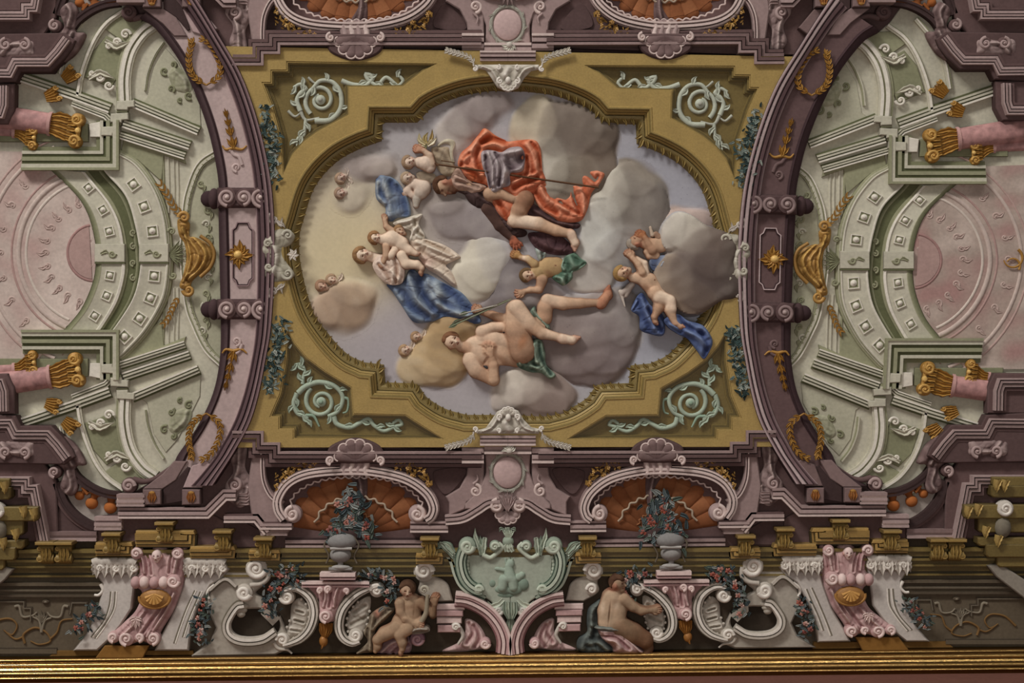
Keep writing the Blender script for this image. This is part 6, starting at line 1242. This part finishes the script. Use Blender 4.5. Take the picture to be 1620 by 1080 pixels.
        g = G(); volute(g, *zk(vt)[0], 12.5, -s, PI, 1.8, 3.4, WW, 14, back=WC); t.part('volute', g)
        g = G(); volute(g, *zk(vb)[0], 12, s, PI, 1.7, 3.2, WW, 12, back=WC); t.part('volute', g)
        q = resample(spline(zk(*fill), 3, True), 16)
        for k in range(2, 14): g = G(); dome(g, *q[k], 2.6, 2.6, 3, WC, 5, n=7, m=2); t.part('scallop', g)
        if nm == 'left': g = G(); tube(g, spline(zk((650, 860), (690, 910), (760, 920), (800, 950)), 2), 3.5, WC, 8, 1, w1=1.5); t.part('tail', g)
    # pedestal and urn
    t = T('urn_pedestal', 'pink console pedestal with gilt drop under grey flower urn, %s half' % sd, 'pedestal', zk((1110, 400))[0], 4)
    g = G(); sweep(g, zk((885, 400), (1440, 400)), *steps(-2, [(3, 20, PK), (2, 16, PKD), (4, 22, PKL)])); sweep(g, zk((1040, 330), (1330, 330)), *steps(0, [(3, 30, PK), (2, 26, PKD), (6, 32, PKL)])); t.part('cap_moulding', g)
    g = G(); cloth(g, zk((1020, 375), (1290, 375), (1290, 440), (1230, 480), (1190, 560), (1160, 650), (1140, 690), (1040, 690), (1020, 620), (1020, 520), (1000, 440)), 8, 16, PK, [(zk((1060, 380), (1080, 470), (1060, 560)), 2, 3.5), (zk((1130, 380), (1120, 470), (1110, 560)), 2.4, -3.5), (zk((1190, 380), (1160, 470), (1150, 560)), 2, 3.5), (zk((950, 440), (1000, 500)), 2, -2)], PKL, PKD, .9, 5, -2); t.part('console', g)
    g = G(); poly(g, zk((920, 400), (1020, 400), (1010, 520), (980, 480)), -2, 8, mix(PK, PKD, .3), 1); t.part('side', g); g = G(); poly(g, zk((1290, 400), (1400, 400), (1300, 470), (1210, 560)), -2, 8, mix(PK, PKD, .3), 1); t.part('side', g)
    for x, y, r, d in ((1085, 635, 62, 1), (1040, 420, 34, 1), (1250, 425, 32, -1), (1105, 410, 40, 1)): g = G(); volute(g, *zk((x, y))[0], r / 5.226, d, PI / 2, 1.7, 2.6, PKL, 24, back=PK); t.part('volute', g)
    for k in range(-2, 3): g = G(); leaf(g, zk((1080 + 24 * k, 700), (1078 + 20 * k, 760), (1068 + 8 * k, 830)), 4, (146, 96, 40), 10 + (2 - abs(k)), 4, 2, .4, AD); t.part('gilt_leaf', g, GILT)
    g = G(); dome(g, *zk((1058, 850))[0], 7, 9, 6, (140, 90, 38), 9); leaf(g, zk((1055, 860), (1050, 890), (1040, 915)), 3, (150, 100, 44), 12, 3, 1); t.part('gilt_bud', g, GILT)
    t = T('urn', 'grey stone urn on pink pedestal filled with blue and red flowers, %s half' % sd, 'urn', (541, 880), 20)
    GY = (124, 120, 116)
    g = G(); poly(g, box4(521, 896, 558, 901), 20, 30, GY, 1.5); dome(g, 540, 896, 15, 4, 6, mix(GY, WW, .2), 26, n=18); t.part('foot', g)
    g = G(); tube(g, P((539, 898), (539, 888)), 4.5, GY, 24, 1); t.part('stem', g)
    g = G(); dome(g, 539, 877, 17, 12.5, 14, GY, 22, n=22, m=5); t.part('bowl', g)
    g = G(); dome(g, 541, 856, 24, 14.5, 17, mix(GY, (96, 96, 96), .3), 22, n=24, m=5); t.part('body', g)
    g = G(); tube(g, P((524, 866), (558, 866)), 2.4, mix(GY, WW, .3), 34, 1); t.part('band', g)
    for s in (-1, 1): g = G(); tube(g, spline(P((541 + 19 * s, 848), (541 + 27 * s, 862), (541 + 20 * s, 878), (541 + 24 * s, 890)), 2), 1.4, (90, 80, 66), 26, 1); t.part('ribbon', g)
    FLC = [(130, 58, 46), (148, 92, 80), (160, 124, 114), (104, 48, 42)]; FLL = [(62, 74, 78), (92, 104, 106), (128, 132, 128), (46, 54, 54), (78, 90, 80)]
    t = T('flower_bouquet', 'bouquet of red tulips and blue grey leaves in the urn, %s half' % sd, 'flowers', (550, 825), 22)
    bunch(t, D_((340, 410), (400, 390), (430, 330), (430, 250), (450, 310), (480, 350), (500, 390), (520, 420)), 150, 20, FLL, FLC, 15, 26, 21 + side, 5, 'bloom')
    for nm, pts, n, nf, lab in (('flower_garland', zk((640, 330), (720, 290), (800, 290), (870, 320), (700, 380), (640, 440), (600, 560), (640, 640)), 120, 12, 'red and teal flower garland spilling past the double volute'), ('flower_garland', np.vstack([zk((1390, 320), (1480, 300), (1560, 310)), zg((280, 200), (380, 240), (420, 330), (380, 400), (360, 480))]), 90, 9, 'red and teal flower garland between C scroll and seated figure'),
                           ('flower_garland', zl((1000, 560), (1010, 640), (980, 730), (960, 830), (1010, 870)), 80, 9, 'red and teal flower garland beside the inner white pilaster'), ('flower_garland', zl((140, 600), (80, 660), (20, 730), (-40, 800)), 60, 6, 'dim flower garland at the outer edge of the white pilaster')):
        t = T(nm, lab + ', %s half' % sd, 'garland', pts[0], 10, 'flower garlands of the parapet'); bunch(t, pts, n, 13, FLL, FLC, nf, 16, len(lab) + side, 4, 'bloom')
    # broken pediment, inner volutes
    t = T('broken_pediment', 'pink curved half pediment beside the mint cartouche, %s half' % sd, 'pediment', zj((450, 800))[0], 4)
    q_ = spline(zj((200, 660), (300, 675), (420, 740), (500, 830), (540, 930), (535, 1030)), 4)
    g = G(); sweep(g, q_, *steps(-2, [(3, 10, PKD), (4, 15, PK), (2, 12, PKD), (5, 20, PKL), (2, 16, PKD), (4, 22, PK), (4, 24, PKL)])); t.part('moulding', g)
    g = G(); cloth(g, zj((290, 770), (380, 800), (450, 900), (460, 1000), (380, 1020), (200, 1040), (100, 1030), (230, 960), (285, 880)), -2, 7, mix(PK, WH, .2), [(zj((320, 800), (350, 880), (300, 960)), 3, -3), (zj((360, 820), (400, 920), (360, 1000)), 3, -3)], PKL, PKD, 1., hb=-4); t.part('shell_infill', g)
    g = G(); volute(g, *zj((450, 960))[0], 9.5, 1, 0, 1.7, 2.8, PKL, 14, back=PK); t.part('volute', g)
    g = G(); volute(g, *zj((212, 825))[0], 8, -1, 0, 1.6, 2.4, WW, 12, back=WH); tube(g, spline(zj((240, 830), (270, 900), (230, 970)), 2), 4, WH, 6, 1, w1=2); t.part('side_scroll', g)
    for k, (y0, y1) in enumerate(((640, 690), (690, 740), (745, 800), (810, 870))): g = G(); poly(g, zj((40 + 8 * k, y0), (285 - 12 * k, y0), (285 - 12 * k, y1), (40 + 8 * k, y1)), -2, 8 + 3 * (k % 2), PK if k % 2 else PKL, 1.5); t.part('block', g)
    t = T('inner_volute', 'large white volute scroll behind seated figure beside mint cartouche, %s half' % sd, 'scroll', zg((770, 130))[0], 0)
    g = G(); poly(g, np.vstack([spline(zg((640, 180), (700, 270), (690, 380), (860, 480)), 3), zg((1060, 470)), spline(zg((1040, 400), (1010, 300), (950, 240), (870, 200), (860, 100)), 3)]), -4, 6, mix(WC, WD, .3), 2); t.part('body', g)
    g = G(); volute(g, *zg((750, 145))[0], 18, -1, 0, 1.9, 4.4, WW, 12, back=WC); t.part('volute', g)
    if side: XF_s = XF; g = G(); volute(g, *zg((770, 345))[0], 11, -1, 0, 1.8, 3, WW, 12, back=WC); t.part('lower_volute', g)
XF = ident
# ---------------------------------------------------------------- central mint cartouche
t = T('mint_cartouche', 'mint green scrolled cartouche with carved seated figure at the lower centre', 'cartouche', zj((660, 400))[0], 8)
JM = lambda p: np.c_[1615.5 - np.asarray(p, float)[:, 0], np.asarray(p, float)[:, 1]]
for XF in (ident, JM):
    g = G(); poly(g, np.vstack([zj((660, 250)), spline(zj((600, 255), (480, 250), (330, 240), (320, 330), (335, 440), (420, 560), (500, 620), (560, 700), (660, 730)), 4)]), 2, 16, (140, 146, 130), 2); t.part('field', g)
    q_ = spline(zj((330, 130), (270, 140), (225, 200), (205, 300), (230, 420), (290, 510), (370, 560), (430, 560)), 4)
    g = G(); sweep(g, q_, *steps(4, [(2, 20, MTD), (4, 27, MT), (1.5, 22, MTD), (4.5, 29, MTL), (2, 23, MTD), (3, 26, MT), (1.5, 18, MTD)])); t.part('c_moulding', g)
    g = G(); poly(g, np.vstack([spline(zj((250, 200), (310, 230), (325, 300), (330, 400), (370, 480), (400, 520)), 4), spline(zj((330, 520), (270, 430), (240, 320), (240, 240)), 4)]), 4, 15, mix(MT, MTD, .3), 1); t.part('inner_channel', g)
    g = G(); volute(g, *zj((308, 165))[0], 14, 1, 0, 1.8, 4, MTL, 26, back=MT); t.part('volute', g)
    g = G(); volute(g, *zj((398, 515))[0], 9.5, -1, 0, 1.7, 2.8, MTL, 26, back=MT); t.part('volute', g)
    g = G(); sweep(g, spline(zj((50, 215), (110, 230), (160, 300), (190, 400), (240, 500), (330, 570), (440, 620)), 4), *steps(-2, [(4, 14, MTL), (3, 10, MTD), (6, 16, MT)]), ws=np.linspace(1.1, .8, len(spline(zj((50, 215), (110, 230), (160, 300), (190, 400), (240, 500), (330, 570), (440, 620)), 4)))); t.part('wing', g)
    for k in range(3): g = G(); leaf(g, zj((200, 260 - 20 * k), (150 - 5 * k, 200 - 25 * k), (100 - 10 * k + 25 * (k == 2), 150 - 8 * k), (50 + 30 * k, 210 - 40 * k)), 8, MTL if k % 2 else MT, 14 + k, 6, 2, .3, MTD); t.part('wing_leaf', g)
    for k in range(3): g = G(); leaf(g, zj((420 + 8 * k, 240), (400 + 22 * k, 160), (372 + 40 * k, 90), (370 + 40 * k, 20 + 60 * k)), 6, MT if k % 2 else MTL, 16 + k, 5, 3, .2, MTD); t.part('flame_leaf', g)
    g = G(); tube(g, spline(zj((430, 235), (490, 262), (540, 230), (590, 180), (560, 140)), 3), 4, MTL, 18, 1, w1=3); t.part('top_scroll', g)
    g = G(); volute(g, *zj((530, 168))[0], 9, -1, 0, 1.7, 2.8, MTL, 24, back=MT); t.part('volute', g)
    g = G(); volute(g, *zj((560, 690))[0], 9, 1, 0, 1.6, 2.8, (170, 166, 156), 18, back=(146, 146, 136)); leaf(g, zj((600, 600), (560, 640), (500, 660), (470, 610)), 7, MTL, 14, 4, 2); t.part('lower_scroll', g)
    q = resample(spline(zj((320, 260), (310, 330), (335, 420), (380, 490)), 3), 9)
    for k in range(8): g = G(); dome(g, *q[k], 3, 4, 3.5, MTL, 13, n=8, m=2); t.part('scallop', g)
XF = ident
for k in range(-2, 3): g = G(); leaf(g, zj((640 + 4 * k, 100), (640 + 14 * k, 60), (640 + 26 * k, 15 + 12 * abs(k))), 4, MTL, 18, 4, 2, .3, MTD); t.part('palmette_leaf', g)
g = G(); dome(g, *zj((637, 130))[0], 9, 9, 7, MT, 16); t.part('bud', g)
for k in range(-1, 2): g = G(); leaf(g, zj((650 + 25 * k, 210), (640 + 18 * k, 180), (640 + 12 * k, 130)), 6, MTL, 20, 4, 2); t.part('top_leaf', g)
for k in range(-2, 3): g = G(); leaf(g, zj((655 + 22 * k, 620), (655 + 22 * k, 690), (657 + 10 * k, 765)), 5, MTL if k % 2 else MT, 18, 5, 2, .3, MTD); t.part('drop_leaf', g)
for k in range(-1, 2): g = G(); leaf(g, zj((658 + 18 * k, 770), (658 + 24 * k, 830), (660 + 5 * k, 895)), 5, MT, 10, 5, 2, .2, MTD); t.part('drop_bud', g)
mt = (132, 146, 130); b = [cap(*zj((640, 330))[0], 6, *zj((650, 420))[0], 10, 17, mt), cap(*zj((600, 440))[0], 8, *zj((590, 500))[0], 7, 18, mt), cap(*zj((670, 440))[0], 8, *zj((680, 500))[0], 7, 18, mt), cap(*zj((720, 420))[0], 6, *zj((750, 400))[0], 5, 16, mt), cap(*zj((610, 360))[0], 3.5, *zj((540, 350))[0], 2.5, 17, mt), ell(*zj((655, 310))[0], 6, 7, 0, 18, mt),
    ell(*zj((610, 520))[0], 16, 7, 0, 15, mix(mt, MTD, .3)), ell(*zj((690, 520))[0], 12, 9, 0, 15, mix(mt, MTD, .35)), ell(*zj((760, 480))[0], 9, 10, 0, 15, mix(mt, MTD, .4)), ell(*zj((620, 565))[0], 18, 5, 0, 14, mix(mt, MTD, .5)), ell(*zj((510, 470))[0], 6, 7, 0, 14, mix(mt, MTD, .3))] + [cap(*zj((640 + 18 * k, 305))[0], 1.5, *zj((645 + 30 * k, 270))[0], 1, 18, mt) for k in (-1, 0, 1)]
g = G(); relief(g, b, .6, .6, 12, wobble=(.5, .6, 3), colk=.8); t.part('carved_figure', g)
# ---------------------------------------------------------------- seated figures
FS, FD_ = (150, 122, 96), (104, 78, 56)
hz = zg((575, 345))[0]
body = head(*hz, 13.5, math.radians(-82), (152, 124, 100), yaw=.45, h=26) + limb(zg, [(600, 420), (600, 480)], [40, 60], 22, FS) + limb(zg, [(610, 500), (610, 600), (530, 690)], [120, 110, 120], 18, [FS, mix(FS, FD_, .15)], .55)
body += limb(zg, [(500, 470), (510, 560), (560, 640)], [55, 46, 40], 26, FS) + limb(zg, [(560, 640), (650, 685)], [38, 26], 28, FS) + hand(*zg((650, 688))[0], math.radians(5), 9, 29, FS, .4)
body += limb(zg, [(720, 470), (800, 540), (850, 600)], [56, 44, 34], 22, mix(FS, FD_, .5)) + limb(zg, [(850, 600), (870, 490)], [32, 22], 24, FD_) + hand(*zg((870, 480))[0], math.radians(-85), 9, 25, mix(FS, FD_, .6), .6, -1)
body += limb(zg, [(470, 740), (340, 800), (265, 860)], [80, 74, 54], 22, mix(FS, FD_, .1)) + limb(zg, [(258, 870), (262, 940), (240, 985)], [46, 40, 24], 20, mix(FS, FD_, .3)) + limb(zg, [(580, 740), (500, 800)], [74, 60], 26, FS) + limb(zg, [(500, 810), (528, 890), (528, 955)], [56, 48, 28], 26, mix(FS, FD_, .15)) + foot(*zg((524, 962))[0], math.radians(110), 9, 26, FS)
body += [spot(*zg((650, 540))[0], 2, 14, .1, FD_, 0, .9), spot(*zg((690, 520))[0], 14, 16, 0, mix(FS, FD_, .6), 0, .9), spot(*zg((560, 640))[0], 12, 4, .3, mix(FS, FD_, .5), 0, .9)]
DRP = (112, 98, 80)
figure('seated nude youth with brown hair holding a carved scroll, at the lower parapet', zg((600, 600))[0], body, [
    ('drapery', 'c', ((zg((180, 610), (320, 520), (400, 540), (440, 560), (330, 680), (240, 760), (230, 900), (220, 1000), (110, 1020), (30, 1020), (150, 900), (110, 800), (160, 690)), 8, 12, DRP), dict(folds=[(zg((210, 620), (190, 800), (180, 980)), 3, 3.5), (zg((400, 570), (280, 680), (220, 760)), 3, 4), (zg((150, 760), (140, 880)), 3, -3)], hi=(146, 132, 110), lo=(62, 50, 40), tint=[(598, 968, 7, (160, 104, 84))])), 'dun drapery with salmon lining'),
    ('lap_cloth', 'c', ((zg((560, 800), (640, 720), (780, 710), (820, 760), (740, 790), (620, 800)), 26, 6, (122, 110, 96)), dict(folds=[(zg((600, 790), (680, 740), (790, 740)), 3, 3)])), 'grey lap cloth'),
    ('hair', 'r', hair(*hz, 14, math.radians(-82), (72, 48, 34), -80, 110, 26, .88, 12, .3, 5), 'dark brown hair')], hb=-2)
t = T('carved_scroll', 'pale wooden volute handle gripped by the seated youth', 'ornament', zg((770, 500))[0], 20)
g = G(); tube(g, spline(zg((720, 690), (770, 600), (780, 500), (790, 400)), 3), 4.4, (128, 116, 96), 26, 1, w1=3); t.part('shaft', g); g = G(); volute(g, *zg((750, 355))[0], 9, -1, 0, 1.5, 2.8, (150, 142, 126), 24); t.part('volute', g)
t = T('pink_cushion', 'rose pink scroll seat under the seated youth', 'seat', zg((400, 950))[0], 2)
g = G(); cloth(g, zg((250, 1040), (300, 940), (420, 860), (520, 830), (600, 870), (620, 960), (560, 1040)), 0, 14, (140, 110, 116), [(zg((300, 1010), (400, 920), (520, 870)), 3, 3), (zg((420, 1020), (500, 950), (590, 930)), 3, -3)], PKL, PKD, 1., hb=-4); t.part('roll', g)
g = G(); volute(g, *zg((680, 870))[0], 12, 1, 0, 1.6, 3, (160, 126, 132), 16, back=(128, 94, 104)); t.part('volute', g)
hz = zh((580, 280))[0]
BKC = (160, 134, 108)
body = head(*hz, 13.5, math.radians(-98), mix(BKC, FD_, .4), profile=1, h=22) + limb(zh, [(570, 330), (545, 420)], [42, 60], 20, BKC) + limb(zh, [(530, 440), (480, 560), (480, 680)], [120, 110, 110], 16, BKC, .55) + limb(zh, [(600, 450), (590, 560), (570, 680)], [90, 84, 90], 18, mix(BKC, FD_, .15), .6)
body += limb(zh, [(650, 430), (740, 510), (830, 555)], [64, 52, 44], 22, [mix(BKC, FD_, .3), mix(BKC, FD_, .45)]) + limb(zh, [(830, 555), (930, 545)], [40, 28], 24, mix(BKC, FD_, .5)) + hand(*zh((935, 545))[0], math.radians(-6), 9, 25, mix(BKC, FD_, .35), .3)
body += limb(zh, [(600, 720), (750, 800), (870, 870)], [110, 104, 90], 16, [mix(FD_, BKC, .2), mix(FD_, (96, 62, 42), .5)]) + limb(zh, [(880, 880), (910, 960), (900, 1010)], [70, 50, 40], 14, (92, 64, 46))
body += [spot(*zh((490, 580))[0], 2.2, 26, .1, mix(BKC, FD_, .75), -1.5, .9), spot(*zh((420, 520))[0], 5, 16, .1, mix(BKC, (190, 165, 140), .6), 0, .9), spot(*zh((560, 500))[0], 8, 10, .3, mix(BKC, (190, 165, 140), .5), 0, .9)]
DG = (66, 72, 70)
figure('seated figure seen from behind, bare back, teal grey drapery, reaching over white scroll', zh((600, 600))[0], body, [
    ('drapery', 'c', ((zh((400, 450), (340, 490), (270, 560), (255, 700), (260, 800), (170, 860), (150, 960), (220, 1010), (400, 1010), (540, 990), (470, 900), (430, 820), (380, 740), (370, 600)), 8, 12, DG), dict(folds=[(zh((380, 480), (310, 560), (300, 700)), 4, 4), (zh((300, 720), (240, 860), (200, 960)), 5, 3), (zh((340, 760), (330, 880), (420, 980)), 4, -3), (zh((280, 900), (380, 900), (480, 980)), 4, 3)], hi=(106, 112, 104), lo=(38, 42, 42))), 'teal grey drapery'),
    ('waist_cloth', 'c', ((zh((330, 730), (420, 715), (560, 730), (640, 760), (560, 770), (430, 760)), 24, 5, (92, 96, 90)), dict(folds=[(zh((350, 735), (480, 740), (600, 760)), 2, 2)])), 'grey waist cloth'),
    ('hair', 'r', hair(*hz, 14, math.radians(-98), (74, 48, 34), -130, 60, 22, .72, 13, .4, 5), 'dark brown hair')], hb=-2)
t = T('pink_cushion', 'rose pink curved scroll seat in front of the figure seen from behind', 'seat', zh((620, 900))[0], 4)
g = G(); cloth(g, zh((365, 760), (480, 750), (600, 780), (720, 860), (820, 950), (880, 1020), (560, 1025), (520, 960), (440, 900), (390, 840)), 4, 30, (150, 122, 118), [(zh((400, 775), (560, 790), (700, 880), (840, 1010)), 2, 4), (zh((420, 830), (560, 850), (700, 960)), 3, -4), (zh((480, 870), (560, 880), (600, 960)), 4, 3)], PKL, PKD, 1., hb=-4); t.part('roll', g)
# ---------------------------------------------------------------- real gilded cornice and the wall below it
g = G(); pth = P((-420, 1062), (2040, 1038))
prof = [(22, -4), (22, 6), (20, 8), (20, 22)]; cols = [OD, OD, AD, AD]
def roll(o0, o1, h0, h1, b):
    for k in range(7):
        a = PI * k / 6; m, r = (o0 + o1) / 2, (o0 - o1) / 2; prof.append((m + r * math.cos(a), h0 + (h1 - h0) * k / 6 + b * math.sin(a))); cols.append((168, 132, 74))
roll(19, 14, 22, 25, 3); prof += [(13, 25), (12, 32)]; cols += [AD, AD]
roll(12, 3, 34, 38, 5); prof += [(2, 38), (1, 44), (-3, 47), (-4, 44)]; cols += [AD, (168, 132, 74), (168, 132, 74), AD]
roll(-5, -13, 50, 54, 5); prof += [(-14, 54), (-15, 60)]; cols += [AD, AD]
roll(-15, -20, 62, 64, 3.5); prof += [(-21, 62), (-34, 62), (-34, -4)]; cols += [AD, AD, AD]
prof = [(o * .66, h * .72) for o, h in prof]; sweep(g, pth, prof, cols); t = T('gilded_cornice', 'long shining gold leaf cornice moulding along the bottom of the ceiling', 'cornice', (810, 1050), 30, m=GOLD); t.part('moulding', g)
g = G(); v = []; 
for h in np.linspace(-20, 2700, 12): v += [(-420, 1075, h), (2040, 1051, h)]
g.add(np.array(v), [(2 * i, 2 * i + 1, 2 * i + 3, 2 * i + 2) for i in range(11)], (96, 60, 50)); single('wall_south', '', '', g, at=(810, 540), kind='structure')
